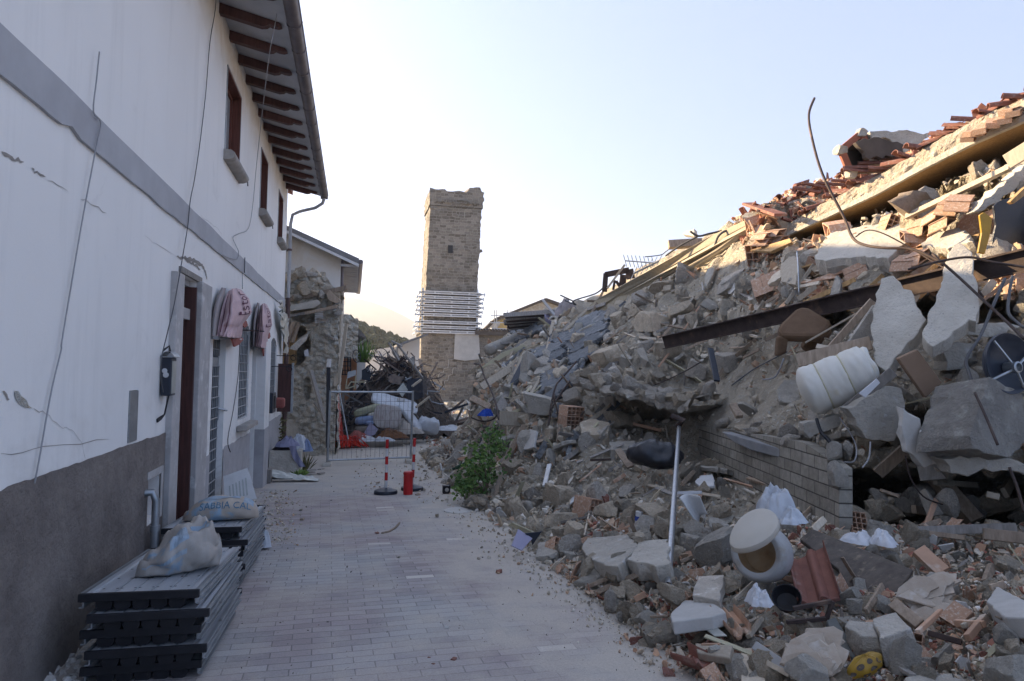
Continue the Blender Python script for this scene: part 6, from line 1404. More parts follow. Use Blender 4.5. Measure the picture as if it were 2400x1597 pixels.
def bar_px(nm, a, b, w, h, mat, label, cat, off=0.3, da=None, db=None, group=None, up=None, parent=None):
    A = at_d(*a, da or dep(*a)-off); B = at_d(*b, db or dep(*b)-off); mb = MB()
    mb.bar(A, B, w, h, up or (-FW + Vector((0, 0, .3)))); 
    return mb.build(nm, mat, parent, label, cat, group, bevel=0.004)
def rod_px(nm, pts, r, mat, label, cat, off=0.2, ds=None, group=None, parent=None):
    P = []
    for i, (u, v) in enumerate(pts): P.append(at_d(u, v, (ds[0]+(ds[1]-ds[0])*i/(len(pts)-1)) if ds else dep(u, v)-off))
    Q = []
    for i in range(len(P)-1):
        p0, p1, p2, p3 = P[max(i-1, 0)], P[i], P[i+1], P[min(i+2, len(P)-1)]
        for k in range(5):
            t = k/5; Q.append(0.5*((2*p1) + (p2-p0)*t + (2*p0-5*p1+4*p2-p3)*t*t + (3*p1-p0-3*p2+p3)*t**3))
    Q.append(P[-1]); mb = MB(); mb.tube(Q, r, 6); return mb.build(nm, mat, parent, label, cat, group, smooth='all')
def rock_px(nm, u, v, px, mat, label, cat, seed, dims=(1, .8, .6), off=0.0, rot=None, boxy=0.6):
    vs, fs = rock_arr(seed, 3, 12, dims, 0.06, boxy); me = mesh_from(nm, vs, fs, mat, 30)
    d = dep(u, v)-off; return put(nm, me, at_d(u, v, d), px/F*d, rot or (random.uniform(-.4, .4), random.uniform(-.4, .4), random.uniform(0, 6)), label, cat)

# ---- fallen roof slab at the upper right
rs = thing('fallen_roof_slab', 'huge tilted roof slab with crumbling mortar edge and tan underside at upper right', 'roof slab', at_d(2100, 420, 10.5))
def slab_line(u, v0, s_, d0, d1, t): return None
NL = 110
def edge_pt(t, h):
    """t along the broken edge from the low far end to the high near end, h 0 = bottom .. 1 = top"""
    u = 1846 + (2780-1846)*t; vt = np.interp(u, [1846, 1910, 2051, 2219, 2314, 2400, 2780], [523, 484, 411, 312, 260, 226, 50]); vb = np.interp(u, [1846, 2051, 2156, 2279, 2400, 2780], [556, 462, 405, 343, 290, 110])
    d = 1/(1/12.0 + (1/7.0-1/12.0)*t); return at_d(u, vb+(vt-vb)*h, d)
back = Vector((2.6, 1.7, 0.1))
mb = MB()
def fr_(i, j):
    t = i/(NL-1); h = j/9; p = edge_pt(t, 0.30+0.70*h); n_1 = noise.noise(p*6); n_2 = noise.noise(p*15)
    k = (0.05*n_1+0.03*n_2+0.02*noise.noise(p*30)) + (0.10*h*h); return p + Vector((0.6, 0.5, 0.0))*k + Vector((0, 0, 0.05*n_1 if j == 9 else 0))
mb.grid(fr_, NL, 10)
mb.grid(lambda i, j: fr_(i, 9) + back*(j/3)*0.9 + Vector((0, 0, 0.04*noise.noise(fr_(i, 9)*4+Vector((j, 0, 0))))), NL, 4)
m_mortar = M('roof_mortar', (0.40, 0.35, 0.285), (0.30, 0.255, 0.20), scale=5, bump=1.0, bscale=24, bdist=0.05, var=0, c3=(0.46, 0.42, 0.36), s3=11)
mb.build('mortar_layer', m_mortar, rs, fix=False)
mb = MB(); mb.grid(lambda i, j: [edge_pt(i/59, 0.0), edge_pt(i/59, 0.0)+Vector((-0.05, -0.05, 0.01)), edge_pt(i/59, 0.27)+Vector((-0.05, -0.05, 0.0)), edge_pt(i/59, 0.31)+Vector((0.02, 0.02, 0))][j] + Vector((0, 0, 0.008*noise.noise(Vector((i*0.7, j, 0))))), 60, 4); mb.build('ledge', m_concpale, rs, fix=False)
mb = MB(); mb.grid(lambda i, j: edge_pt(i/39, 0.0) + back*(j/5), 40, 6); mb.build('soffit', m_tanwood, rs, fix=False)
for k in range(30):
    t = 0.01+0.032*k+random.uniform(-.012, .012); p = edge_pt(t, 1.0) + Vector((0.12, 0.10, 0.02)); sz = random.uniform(.17, .23)
    put('roof_tile', me_rt[1], p, (sz, sz*1.5, sz), (random.uniform(-.35, .3), random.uniform(-.35, .35), random.uniform(0.2, 1.7)), 'curved red tile still lying along the crumbling edge of the roof slab', 'tile', 'roof tiles on the slab edge')
for k in range(9):
    P = c6((1640+38*k, 505-21*k)); u, v = P[0]; d = 1/(1/12.0 + (1/7.0-1/12.0)*((u-1846)/934))-0.10
    put('clay_tray', me_hb[0], at_d(u+random.uniform(-8, 8), v-8+random.uniform(-9, 9), d+0.06), (0.20+random.uniform(-.04, .06), 0.10, 0.055), (0.1+random.uniform(-.1, .1), -0.42+random.uniform(-.1, .1), 0.55+random.uniform(-.2, .2)), 'tan hollow clay tray in the edge of the roof slab near the right border', 'block', 'clay trays in the roof slab')
# chimney box lying on the roof
ch = thing('chimney_box', 'broken square chimney box with dark opening and red tile rim lying on the roof slab', 'chimney', at_d(2000, 360, 10.6))
Q = [at_d(u, v, 10.7) for u, v in ((1969, 353), (2016, 314), (2042, 372), (1992, 410))]; bk_ = RW*1.0 + FW*0.75 + UW*0.22; cen = sum(Q, Vector())/4
mb = MB()
for i in range(4):
    a, b = Q[i], Q[(i+1) % 4]; ia, ib = a.lerp(cen, 0.16), b.lerp(cen, 0.16); mb.add([a, b, ib, ia, a+bk_, b+bk_, ib+bk_, ia+bk_], [(0, 1, 2, 3), (4, 5, 6, 7), (0, 1, 5, 4), (2, 3, 7, 6)])
mb.build('body', m_bronze, ch)
for i in range(4):
    a, b = Q[i], Q[(i+1) % 4]; mb = MB(); mb.bar(a.lerp(b, .1)-FW*0.03, a.lerp(b, .88)-FW*0.03, 0.10, 0.06, -FW); mb.build('rim_tile', M('rim_red', (0.36, 0.135, 0.08), (0.27, 0.10, 0.065), scale=6, var=0.1), ch)
for q in Q: 
    mb = MB(); vs, fs = rock_arr(int(q.x*90), 2, 9, (1, .9, .9), .1); mb.add([Vector(v)*0.10+q-FW*0.03 for v in vs], fs); mb.build('mortar_lump', m_conc, ch)
poly_px('mortar_slab', c6((870, 525), (960, 500), (1060, 500), (1205, 545), (1190, 600), (960, 640), (915, 570)), m_bronze, None, None, 0.10, d=10.45, jag=0.03, parent=ch)
poly_px('mortar_slab', c6((965, 450), (1110, 455), (1240, 450), (1380, 465), (1200, 590), (1100, 505), (980, 500)), m_conc, None, None, 0.10, d=10.75, jag=0.03, parent=ch)
for k, (x, y) in enumerate(((890, 700), (990, 670), (1070, 640), (870, 720), (600, 820), (700, 810), (540, 850), (800, 790))):
    (u, v), = c6((x, y)); put('roof_tile', me_rt[1], at_d(u, v, 10.6 if x > 820 else 11.6), (0.16, 0.30, 0.16), (0.1+random.uniform(-.1, .1), -0.15, 1.25+random.uniform(-.25, .25)), 'curved red tile below the chimney box on the roof edge', 'tile', 'roof tiles by the chimney box')
bar_px('roof_tile_row', *c6((150, 935), (370, 1010)), 0.22, 0.05, m_rooftile, 'broad red tile jutting out of the roof edge at its low end', 'tile', 0.3)
# tan roofing sheets running down the ridge
G_ = 'tan sheets on the ridge'
for k, (pts, lb) in enumerate((
   (c5((2215, 195), (1950, 315), (1500, 560), (1080, 800), (960, 920), (1010, 915), (1240, 760), (1560, 590), (2000, 345), (2215, 232)), 'upper tan roofing sheet running down the sunlit ridge'),
   (c5((2215, 238), (2000, 355), (1560, 602), (1250, 772), (1060, 905), (1160, 880), (1380, 745), (1640, 610), (1900, 455), (2215, 262)), 'middle tan roofing sheet running down the sunlit ridge'),
   (c5((2120, 320), (1900, 465), (1640, 620), (1390, 755), (1250, 850), (1330, 830), (1500, 720), (1800, 560), (1990, 420)), 'lower tan roofing sheet with torn edge on the ridge'))):
    P = np.array(pts); dd = 17.6 - (P[:, 0]-1353)/(1756-1353)*5.0 - 0.18*k; Q = [at_d(u, v, z) for (u, v), z in zip(pts, dd)]
    mb = MB(); mb.prism(Q, Vector((0.25, 0.2, -0.25))*0.25); mb.build('roofing_sheet', m_sheet, None, lb, 'roofing sheet', G_)
m_felt = M('roofing_felt', (0.20, 0.21, 0.225), (0.13, 0.14, 0.152), scale=4, bump=0.7, bscale=14, bdist=0.05, var=0.14, c3=(0.33, 0.335, 0.335), s3=4, t3=(0.54, 0.70))
for k, pts in enumerate((c5((950, 930), (1130, 860), (1060, 960), (900, 1020)), c5((960, 960), (1110, 900), (1150, 960), (1010, 1010)), c5((860, 1040), (1180, 950), (1140, 1010), (900, 1110)), c5((720, 1060), (960, 1000), (870, 1090), (740, 1100)), c5((840, 1110), (1180, 1010), (1090, 1090), (900, 1180)), c5((600, 1160), (860, 1080), (820, 1150), (620, 1220)), c5((1120, 880), (1220, 860), (1190, 930), (1110, 950)), c5((640, 1240), (820, 1150), (860, 1180), (660, 1300)), c5((870, 1200), (1040, 1130), (1090, 1170), (900, 1260)), c5((690, 1330), (850, 1270), (800, 1420), (660, 1480)), c5((880, 1280), (960, 1230), (900, 1380), (800, 1500), (700, 1530), (780, 1390)), c5((450, 1010), (640, 960), (700, 1000), (500, 1090)))):
    poly_px('felt_sheet', pts, m_felt, 'torn blue grey roofing felt slab sliding down the far part of the pile', 'roofing felt', 0.10, 0.35, jag=0.07, group='roofing felt slabs', rough=1)
# far end: poles, cream boards, dark roof boards
rod_px('concrete_post', [(1142, 822), (1180, 806), (1232, 785)], 0.16, m_conc, 'round grey concrete post end sticking out of the far end of the pile', 'post', ds=(18.3, 19))
poly_px('cream_board', c5((215, 1310), (400, 1180), (560, 1120), (585, 1150), (420, 1210), (330, 1270)), m_cream2, 'pale yellow pointed board jutting out at the far end of the pile', 'board', 0.03, d=17.2)
poly_px('cream_board', cF((540, 665), (830, 625), (780, 690), (480, 770)), m_greywood, 'grey board lying under the pale yellow one at the far end', 'board', 0.03, d=17.4)
bar_px('white_plank', *cF((250, 1085), (785, 745)), 0.17, 0.04, m_palewood, 'long whitish plank pointing down left at the far end of the pile', 'plank', da=15.6, db=16.4)
bar_px('white_plank', *cF((475, 1460), (915, 1500)), 0.26, 0.04, m_palewood, 'broad pale plank lying level above the green shrub', 'plank', da=12.4, db=12.6)
bar_px('white_plank', *cF((900, 1540), (1290, 1515)), 0.10, 0.04, m_palewood, 'narrow pale plank right of the broad level plank above the shrub', 'plank', da=12.2, db=12.0)
poly_px('white_board', cF((565, 1330), (610, 1275), (800, 1215), (870, 1260)), m_chip, 'whitish triangular board on the far slope above the level plank', 'board', 0.03, d=13.6)
poly_px('white_board', cF((750, 1445), (885, 1335), (890, 1380)), m_chip, 'small whitish splinter of board below the grey boulder', 'board', 0.03, d=13.0)
poly_px('white_board', cF((490, 830), (530, 770), (560, 850)), m_paper, 'small lilac white scrap under the pale yellow board', 'board', 0.02, d=16.6)
bar_px('dark_beam', *cF((455, 1400), (640, 1090)), 0.20, 0.14, m_greywood, 'dark grey beam leaning steeply at the far end of the pile, lower one', 'beam', da=13.6, db=14.6)
bar_px('dark_beam', *cF((625, 1100), (790, 770)), 0.16, 0.12, m_navy, 'dark beam leaning steeply at the far end of the pile, upper one', 'beam', da=14.6, db=15.8)
bar_px('grey_pole', *cF((640, 1300), (1010, 930)), 0.08, 0.06, m_greywood, 'slim grey pole leaning on the far slope above the white board', 'pole', da=13.4, db=14.4)
bar_px('grey_pole', *cF((640, 1210), (780, 1000)), 0.11, 0.09, m_oldwood, 'thick brown pole end leaning on the far slope', 'pole', da=14.0, db=14.8)
bar_px('grey_pole', *cF((140, 1225), (370, 1340)), 0.12, 0.08, m_oldwood, 'brown beam end sticking out left over the street at the far end', 'pole', da=14.8, db=14.2)
rod_px('bent_bar', cF((165, 800), (240, 820), (290, 960), (350, 1080), (400, 1200), (440, 1330), (465, 1480)), 0.02, m_rust, 'long wavy rusty bar hanging at the far left edge of the pile', 'metal bar', ds=(15.6, 12.6))
rod_px('bent_bar', cF((1075, 1560), (1105, 1330), (1160, 1080), (1230, 985), (1420, 770)), 0.017, m_rust, 'curved rusty bar looping in front of the grey boulder', 'metal bar', ds=(11.4, 12.8))
rod_px('bent_bar', cF((1100, 1360), (1250, 1130), (1450, 860)), 0.017, m_rust, 'straight rusty bar slanting in front of the grey boulder', 'metal bar', ds=(11.4, 12.4))
rod_px('bent_bar', cF((1205, 1560), (1190, 1420), (1150, 1240), (1150, 1170)), 0.014, m_rust, 'short rusty bar bending down beside the holed bricks', 'metal bar', ds=(11.2, 11.6))
rod_px('bent_bar', cF((130, 1460), (250, 1500), (380, 1490), (470, 1400)), 0.014, m_rust, 'thin dark bar lying low over the street at the far end', 'metal bar', ds=(13.4, 13.0))
for k in range(10):
    a = cF((560-8*k+rng.uniform(0, 60), 380-20*k+rng.uniform(-12, 12))); b = cF((1060+10*k, 310-15*k+rng.uniform(-14, 14))); bar_px('roof_board', a[0], b[0], 0.12, 0.05, m_greywood if k % 2 else m_rust, 'dark roof board in the fan of boards near the scaffold', 'board', da=18.6-0.1*k, db=19.3-0.1*k, group='fan of dark roof boards')
mb = MB(); c = at_d(1295, 752, 18.2); mb.lathe(c, (0.2, -0.5, 0.8), [(0.0, -0.14), (0.15, -0.12), (0.23, 0.0), (0.26, 0.08), (0.24, 0.08), (0.2, 0.0), (0.0, -0.08)], 20); mb.build('basin', m_lilac, None, 'lilac plastic basin on the dark boards at the far ridge', 'basin', smooth=50)
cloth_heap('cloth', at_d(1328, 745, 18.3), 0.42, 0.3, 0.45, 2.0, m_pinkdk, 'greyish pink cloth heaped beside the lilac basin on the far ridge', 'cloth')
bar_px('white_pole', *cF((1000, 12), (1172, 232)), 0.06, 0.06, m_white, 'white pole standing up slanting by the lilac basin', 'pole', da=18.2, db=18.2)
rock_px('boulder', *cF((990, 1290))[0], 46, m_concpale, 'large grey boulder of concrete at the far slope beside the holed bricks', 'boulder', 41, off=0.4)
rock_px('boulder', *cF((1370, 1230))[0], 38, m_conc, 'squarish grey block under the tip of the ledge', 'block', 42, off=0.3, boxy=1)
for k, (x, y) in enumerate(((1355, 1390), (1345, 1510))):
    (u, v), = cF((x, y)); put('holed_brick', me_hb[2], at_d(u, v, 11.2-0.1*k), (0.15, 0.20, 0.15), (0.05, 0.05, 0.2), ('upper' if k == 0 else 'lower') + ' tan brick full of square holes under the ledge', 'brick', 'holed bricks')
rock_px('timber_end', *cF((840, 830))[0], 34, m_conc, 'upright broken concrete end at the edge of the felt slabs', 'concrete', 43, (0.5, 0.5, 1.1), 0.5, (0.1, 0.2, 0.3))
# dark window frame, antenna and bars on the ridge
wf = thing('broken_window_frame', 'dark broken window frame standing up on the ridge against the sky', 'window frame', at_d(1440, 680, 17))
mb = MB()
for a, b, w_ in (((1150, 735), (1160, 600), .12), ((1155, 610), (1330, 575), .14), ((1330, 570), (1345, 640), .2), ((1215, 720), (1225, 650), .05), ((1280, 690), (1290, 610), .16), ((1235, 655), (1262, 695), .06)):
    A, B = c5(a, b); mb.bar(at_d(*A, 17), at_d(*B, 17), w_, 0.08, -FW)
mb.build('frame', m_rust, wf)
bar_px('white_pole', *c5((1170, 710), (1300, 535)), 0.05, 0.04, m_palewood, 'pale stick leaning across the broken window frame on the ridge', 'pole', da=16.8, db=16.8)
an = thing('antenna', 'fallen television antenna with thin rods lying on the ridge', 'antenna', at_d(1500, 640, 16))
mb = MB(); A, B = c5((1302, 506), (1510, 522)); A, B = at_d(*A, 16), at_d(*B, 15.6); mb.tube([A, B], 0.018, 6)
C_, D_ = c5((1365, 600), (1550, 510)); mb.tube([at_d(*C_, 16), at_d(*D_, 15.7)], 0.025, 6); mb.build('boom', m_steel, an)
mb = MB()
for k in range(8): p = A.lerp(B, k/7); mb.tube([p-UW*0.14+RW*0.04, p+UW*0.14-RW*0.04], 0.009, 4)
for k in range(6): p = at_d(*C_, 16).lerp(at_d(*D_, 15.7), k/5); mb.tube([p-UW*0.16-RW*0.08, p+UW*0.16+RW*0.08], 0.009, 4)
mb.build('element', m_steel, an)
rod_px('bent_bar', c5((1445, 478), (1560, 465), (1600, 440), (1620, 425)), 0.012, m_cable, 'thin dark wire curling up over the ridge beside the antenna', 'wire', ds=(15.4, 15.2))
bar_px('roof_beam', *c5((1620, 390), (1865, 375)), 0.17, 0.14, m_oldwood, 'thick brown beam end sticking out over the ridge into the sky', 'beam', da=14.6, db=14.6)
rod_px('bent_bar', c5((1780, 290), (1840, 325), (1920, 308), (2010, 288)), 0.024, m_cable, 'dark branching pipe standing over the ridge above the tan sheets', 'pipe', ds=(14.1, 14.1)); 
rod_px('bent_bar', c5((1600, 470), (1700, 400), (1835, 328)), 0.02, m_cable, 'dark pipe lying along the ridge under the brown beam end', 'pipe', ds=(14.6, 14.1))
rod_px('bent_bar', c5((1960, 400), (1985, 330), (2040, 288), (2110, 292), (2150, 315)), 0.025, m_cable, 'dark pipe bowed over the tan sheets near the roof tiles', 'pipe', ds=(13.3, 13.2))
rod_px('bent_bar', c5((1565, 630), (1570, 575), (1550, 540)), 0.018, m_cable, 'short dark pipe lying on the tan sheets', 'pipe', ds=(15.2, 15.2))
rod_px('bent_bar', c5((860, 800), (940, 830), (925, 800), (1080, 750), (1140, 705)), 0.018, m_cable, 'dark bar running along the far ridge left of the window frame', 'pipe', ds=(18, 17.2))
rod_px('bent_bar', [(1313, 692), (1343, 706)], 0.02, m_cable, 'small dark stick sticking out of the far ridge', 'stick', ds=(18, 18))
# tall thin rod with bent top
rod_px('bent_rod', c6((595, 230), (558, 340), (580, 500), (650, 740), (790, 1020), (850, 1160), (930, 1210), (1060, 1230), (1250, 1240), (1430, 1320), (1600, 1420), (1720, 1560)), 0.016, m_rust, 'tall thin steel rod with a bent tip curving up against the sky', 'steel rod', ds=(8.8, 6.4))
rod_px('bent_rod', c7((1060, 145), (1130, 105), (1230, 125), (1400, 215), (1520, 290), (1620, 345)), 0.008, m_rust, 'thin copper wire across the pale lit slab', 'wire', ds=(8.4, 7.4))
rod_px('bent_rod', c7((1380, 345), (1600, 290), (1760, 270), (1900, 300), (2091, 330)), 0.011, m_rust, 'rusty rod crossing in front of the two upright shards', 'steel rod', ds=(6.3, 5.9))
rod_px('bent_rod', c7((1530, 250), (1700, 400), (1850, 540), (2000, 680), (2091, 770)), 0.012, m_rust, 'rusty rod running down right past the taller shard', 'steel rod', ds=(6.4, 5.4))
rod_px('bent_rod', c7((2020, 385), (2000, 500), (1995, 610), (2050, 670), (2091, 700)), 0.013, m_cable, 'grey conduit pipe bending above the black wheel', 'pipe', ds=(6.0, 5.6))
rod_px('bent_rod', c7((1975, 400), (1900, 570), (1830, 740), (1740, 890), (1755, 980), (1790, 1090)), 0.014, m_cable, 'grey conduit pipe curving down left of the black wheel', 'pipe', ds=(6.0, 5.5))
rod_px('bent_rod', c7((1790, 1100), (1850, 1230), (1930, 1420)), 0.010, m_rust, 'thin rusty rod in front of the big grey block', 'steel rod', ds=(5.2, 4.9))
rod_px('bent_rod', c7((700, 235), (708, 330), (712, 500)), 0.012, m_galv, 'thin pale pipe standing upright above the rusty beam', 'pipe', ds=(9.6, 9.4))
rod_px('bent_rod', c7((820, 1260), (850, 1345), (905, 1410), (925, 1530)), 0.016, m_black, 'black hose hanging below the rolled mattress', 'hose', ds=(6.2, 5.9))
rod_px('bent_rod', c7((960, 1250), (1040, 1370), (1065, 1450), (1050, 1520), (990, 1525)), 0.007, m_palecable, 'pale thin wire dangling below the rolled mattress', 'wire', ds=(6.2, 5.8))
rod_px('bent_rod', c7((1150, 1400), (1140, 1500), (1100, 1560)), 0.007, m_palecable, 'second pale thin wire dangling below the mattress', 'wire', ds=(5.7, 5.6))
rod_px('bent_rod', c7((1455, 1340), (1560, 1355), (1660, 1390), (1760, 1392)), 0.016, m_white, 'white plastic pipe lying level below the black wheel', 'pipe', ds=(5.5, 5.2))
rod_px('bent_rod', c7((300, 1055), (430, 960), (560, 890), (640, 850)), 0.008, m_cable, 'dark wire lying on the dusty slope above the block wall', 'wire', ds=(8.6, 8.0))
rod_px('bent_rod', c7((490, 1020), (570, 1000), (620, 890)), 0.010, m_palecable, 'grey cable lying on the dusty slope left of the mattress', 'cable', ds=(8.0, 7.8))
rod_px('bent_rod', c5((1120, 1320), (1300, 1430), (1480, 1430), (1700, 1340), (1860, 1250)), 0.010, m_rust, 'thin rusty rod sagging across the stones above the ledge', 'steel rod', ds=(11.8, 10.2))
rod_px('bent_rod', cB((1370, 180), (1400, 310), (1480, 430), (1600, 480)), 0.007, m_rust, 'thin wire hanging in front of the dark hollow', 'wire', ds=(5.6, 5.6))
rod_px('bent_rod', cB((2010, 250), (2060, 380), (2101, 530)), 0.010, m_rust, 'thin bar hanging at the right border in front of the dark hollow', 'steel rod', ds=(4.9, 4.8))
# steel I beam lying across the pile, and its continuation
def ibeam(nm, a, b, da, db, h, w_, label):
    A, B = at_d(*a, da), at_d(*b, db); z = (B-A).normalized(); x = z.cross(Vector((-.25, -.1, 1))).normalized(); y = x.cross(z); t = 0.016
    prof = [(-w_, -h), (w_, -h), (w_, -h+t), (t/2, -h+t), (t/2, h-t), (w_, h-t), (w_, h), (-w_, h), (-w_, h-t), (-t/2, h-t), (-t/2, -h+t), (-w_, -h+t)]
    mb = MB(); mb.prism([A + x*p + y*q for p, q in prof], B-A); return mb.build(nm, m_rust, None, label, 'steel beam')
ibeam('steel_beam', (1556, 803), (2460, 596), 11.2, 5.95, 0.105, 0.06, 'long rusty steel I beam lying across the whole pile')
bar_px('dark_beam', *c7((1390, 460), (1570, 400)), 0.10, 0.10, m_tanwood, 'short tan timber behind the two upright shards', 'beam', da=7.4, db=7.2)
# big shards and slabs round the mattress
SH = [(c7((1215, 400), (1290, 380), (1335, 420), (1352, 462), (1400, 470), (1430, 570), (1490, 650), (1440, 740), (1300, 880), (1250, 970), (1190, 930), (1150, 720), (1162, 590)), m_concpale, 'upright jagged concrete shard, nearer the mattress, in front of the rusty beam', dict(d=6.35, th=0.14, jag=0.014, tilt=(0.04, 0.05))),
      (c7((1620, 250), (1660, 200), (1700, 180), (1770, 240), (1780, 340), (1812, 500), (1800, 660), (1750, 650), (1640, 750), (1530, 820), (1470, 760), (1500, 640), (1580, 450)), m_concpale, 'tall upright jagged concrete shard in front of the rusty beam, right of the other', dict(d=6.15, th=0.14, jag=0.014, tilt=(0.03, 0.06))),
      (c6((590, 1290), (700, 1130), (1170, 1030), (1300, 1105), (1180, 1210), (1090, 1300), (900, 1285), (650, 1312)), m_concpale, 'large pale sunlit slab lying on the upper slope below the roof slab', dict(th=0.24, jag=0.03, off=0.45, rough=1, tilt=(0, 0.10))),
      (c6((1310, 1200), (1400, 1125), (1560, 1092), (1655, 1180), (1480, 1235)), m_concpale, 'rough sunlit slab right of the large pale slab', dict(th=0.18, jag=0.03, off=0.5, rough=1, tilt=(0, 0.10))),
      (c6((1655, 985), (1996, 680), (2040, 660), (2040, 790), (1996, 800), (1730, 985)), m_concpale, 'long slanting concrete piece at the right border under the roof slab', dict(th=0.2, jag=0.02, d=7.4, rough=1)),
      (c7((1010, 1200), (1230, 1060), (1340, 1075), (1375, 1250), (1300, 1400), (1120, 1380), (1060, 1260)), m_conc, 'broad grey slab with visible gravel below the rolled mattress', dict(th=0.16, jag=0.02, d=5.95)),
      (c7((740, 1340), (735, 1290), (980, 1235), (965, 1310), (780, 1382)), m_conc, 'flat wedge of concrete jutting out under the mattress', dict(th=0.10, jag=0.02, d=6.3)),
      (c7((1760, 1360), (1800, 1230), (1880, 1000), (2110, 1120), (2110, 1400), (1990, 1500), (1780, 1445)), M('dark_concrete', (0.36, 0.34, 0.31), (0.25, 0.235, 0.215), scale=3, bump=1.0, bscale=40, bdist=0.03, var=0, c3=(0.46, 0.44, 0.40), s3=7), 'big grey concrete block below the black wheel', dict(th=0.45, jag=0.012, d=5.2, rough=1, tilt=(-0.04, 0.02))),
      (c7((1700, 745), (1800, 680), (1990, 665), (2091, 700), (1900, 760)), m_conc, 'flat grey slab edge behind the black wheel', dict(th=0.12, jag=0.015, d=6.1)),
      (c7((1600, 860), (1640, 800), (1790, 800), (1740, 960), (1620, 965)), m_conc, 'shaded grey concrete piece left of the black wheel', dict(th=0.2, jag=0.02, d=6.1)),
      (c7((1350, 1200), (1460, 1260), (1500, 1400), (1535, 1540), (1480, 1560), (1370, 1460)), m_chip, 'hanging whitish slab of plaster beside the big grey block', dict(th=0.10, jag=0.02, d=5.55, rough=1)),
      (c7((1500, 1420), (1600, 1400), (1640, 1470), (1560, 1540)), m_conc, 'grey concrete lump beside the hanging plaster', dict(th=0.2, jag=0.02, d=5.5, rough=1)),
      (c7((1600, 1510), (1700, 1480), (1980, 1500), (2110, 1540), (2110, 1600), (1900, 1580), (1640, 1600)), m_conc, 'long broken slab edge over the dark hollow', dict(th=0.25, jag=0.03, d=5.3, rough=1)),
      (cC((570, 470), (620, 390), (940, 360), (1040, 450), (870, 625), (760, 612), (600, 530)), m_conc, 'big flat hexagonal slab on the foot of the pile beside the pole', dict(th=0.13, jag=0.012, off=0.42, tilt=(0, 0.06))),
      (cC((945, 560), (1060, 410), (1280, 400), (1290, 600), (1180, 622)), m_concpale, 'rough pale slab between the flat slab and the steel pole', dict(th=0.15, jag=0.02, off=0.42, rough=1, tilt=(0, 0.05))),
      (cC((190, 545), (215, 430), (430, 385), (438, 450), (360, 525)), m_conc, 'dark grey flat block at the pile foot next to the lilac folder', dict(th=0.16, jag=0.006, off=0.25)),
      (cC((1480, 860), (1530, 700), (1740, 690), (1705, 900)), m_stone2, 'flat grey slab standing at the pile foot right of the pole', dict(th=0.08, jag=0.01, off=0.3)),
      (cC((1310, 1010), (1420, 900), (1640, 915), (1760, 1000), (1640, 1035), (1320, 1078)), m_chip, 'white painted slab of plaster lying flat at the foot of the pile', dict(th=0.08, jag=0.012, off=0.30, tilt=(0, 0.10))),
      (cB((1170, 1180), (1310, 1140), (1410, 1240), (1210, 1305)), m_conc, 'grey slab lying in the foreground below the wood panel', dict(th=0.16, jag=0.012, off=0.35, rough=1)),
      (cB((990, 1230), (1020, 1190), (1190, 1200), (1200, 1290), (1090, 1290)), m_conc, 'grey concrete lump left of the foreground slab', dict(th=0.16, jag=0.02, off=0.3, rough=1)),
      (cB((1865, 1075), (1930, 980), (2110, 1070), (2110, 1175), (1985, 1172)), m_chip, 'white ribbed slab with brown specks at the right border of the foreground', dict(th=0.10, jag=0.006, off=0.4, tilt=(0, 0.06))),
      (cB((75, 1330), (90, 1390), (290, 1425), (310, 1345)), m_palewood, 'long tan clay board lying on the paving at the pile foot', dict(th=0.05, jag=0.004, off=0.2)),
      (cA((1660, 870), (1700, 830), (1790, 820), (1806, 905), (1690, 915)), m_white, 'white broken plate standing under the block wall', dict(th=0.03, jag=0.01, off=0.3)),
      (cA((735, 1040), (748, 995), (806, 948), (803, 990)), m_white, 'small white tile stuck upright in the pile left of the pole', dict(th=0.02, off=0.25)),
      (cA((534, 905), (570, 745), (602, 740), (565, 890)), m_white, 'narrow white strip stuck upright in the pile by the shrub', dict(th=0.03, off=0.25)),
      (cA((380, 560), (440, 490), (490, 500), (470, 620), (400, 640)), m_chip, 'pale broken board above the shrub', dict(th=0.05, jag=0.01, off=0.3)),
      (cA((1030, 580), (1220, 575), (1225, 640), (1040, 640)), m_conc, 'flat oblong stone lying above the black bag', dict(th=0.2, jag=0.015, off=0.3, rough=1)),
      (cA((810, 440), (900, 410), (1030, 440), (1020, 520), (830, 540)), m_stone, 'squarish stone block below the ledge', dict(th=0.3, jag=0.01, off=0.4)),
      (c7((1080, 1105), (1190, 1012), (1212, 1040), (1120, 1132)), m_paper, 'white folded paper sticking out from under the mattress', dict(th=0.012, d=5.85)),
      (c7((1320, 890), (1440, 835), (1592, 1040), (1490, 1132)), m_brownpanel, 'brown board wedged between the shards and the black wheel', dict(th=0.05, d=5.9)),
      (c7((1000, 815), (1175, 560), (1180, 775)), m_conc, 'grey triangular panel behind the nearer shard', dict(th=0.05, d=7.0)),
      (c7((600, 270), (690, 262), (710, 330), (690, 440), (600, 420)), m_palewood, 'sunlit squared stone standing on the upper slope above the rusty beam', dict(th=0.3, jag=0.01, off=0.5, rough=1)),
      (c7((505, 400), (600, 345), (605, 390), (520, 440)), m_palewood, 'sunlit long tan stone left of the squared stone', dict(th=0.2, jag=0.01, off=0.4, rough=1)),
      (c7((0, 130), (20, 110), (70, 95), (70, 140)), m_concpale, 'small sunlit slab at the left of the upper slope', dict(th=0.1, jag=0.01, off=0.3))]
for pts, mat, lb, k in SH: poly_px('concrete_slab' if mat in (m_conc, m_concpale) else 'broken_slab', pts, mat, lb, 'slab', **k)
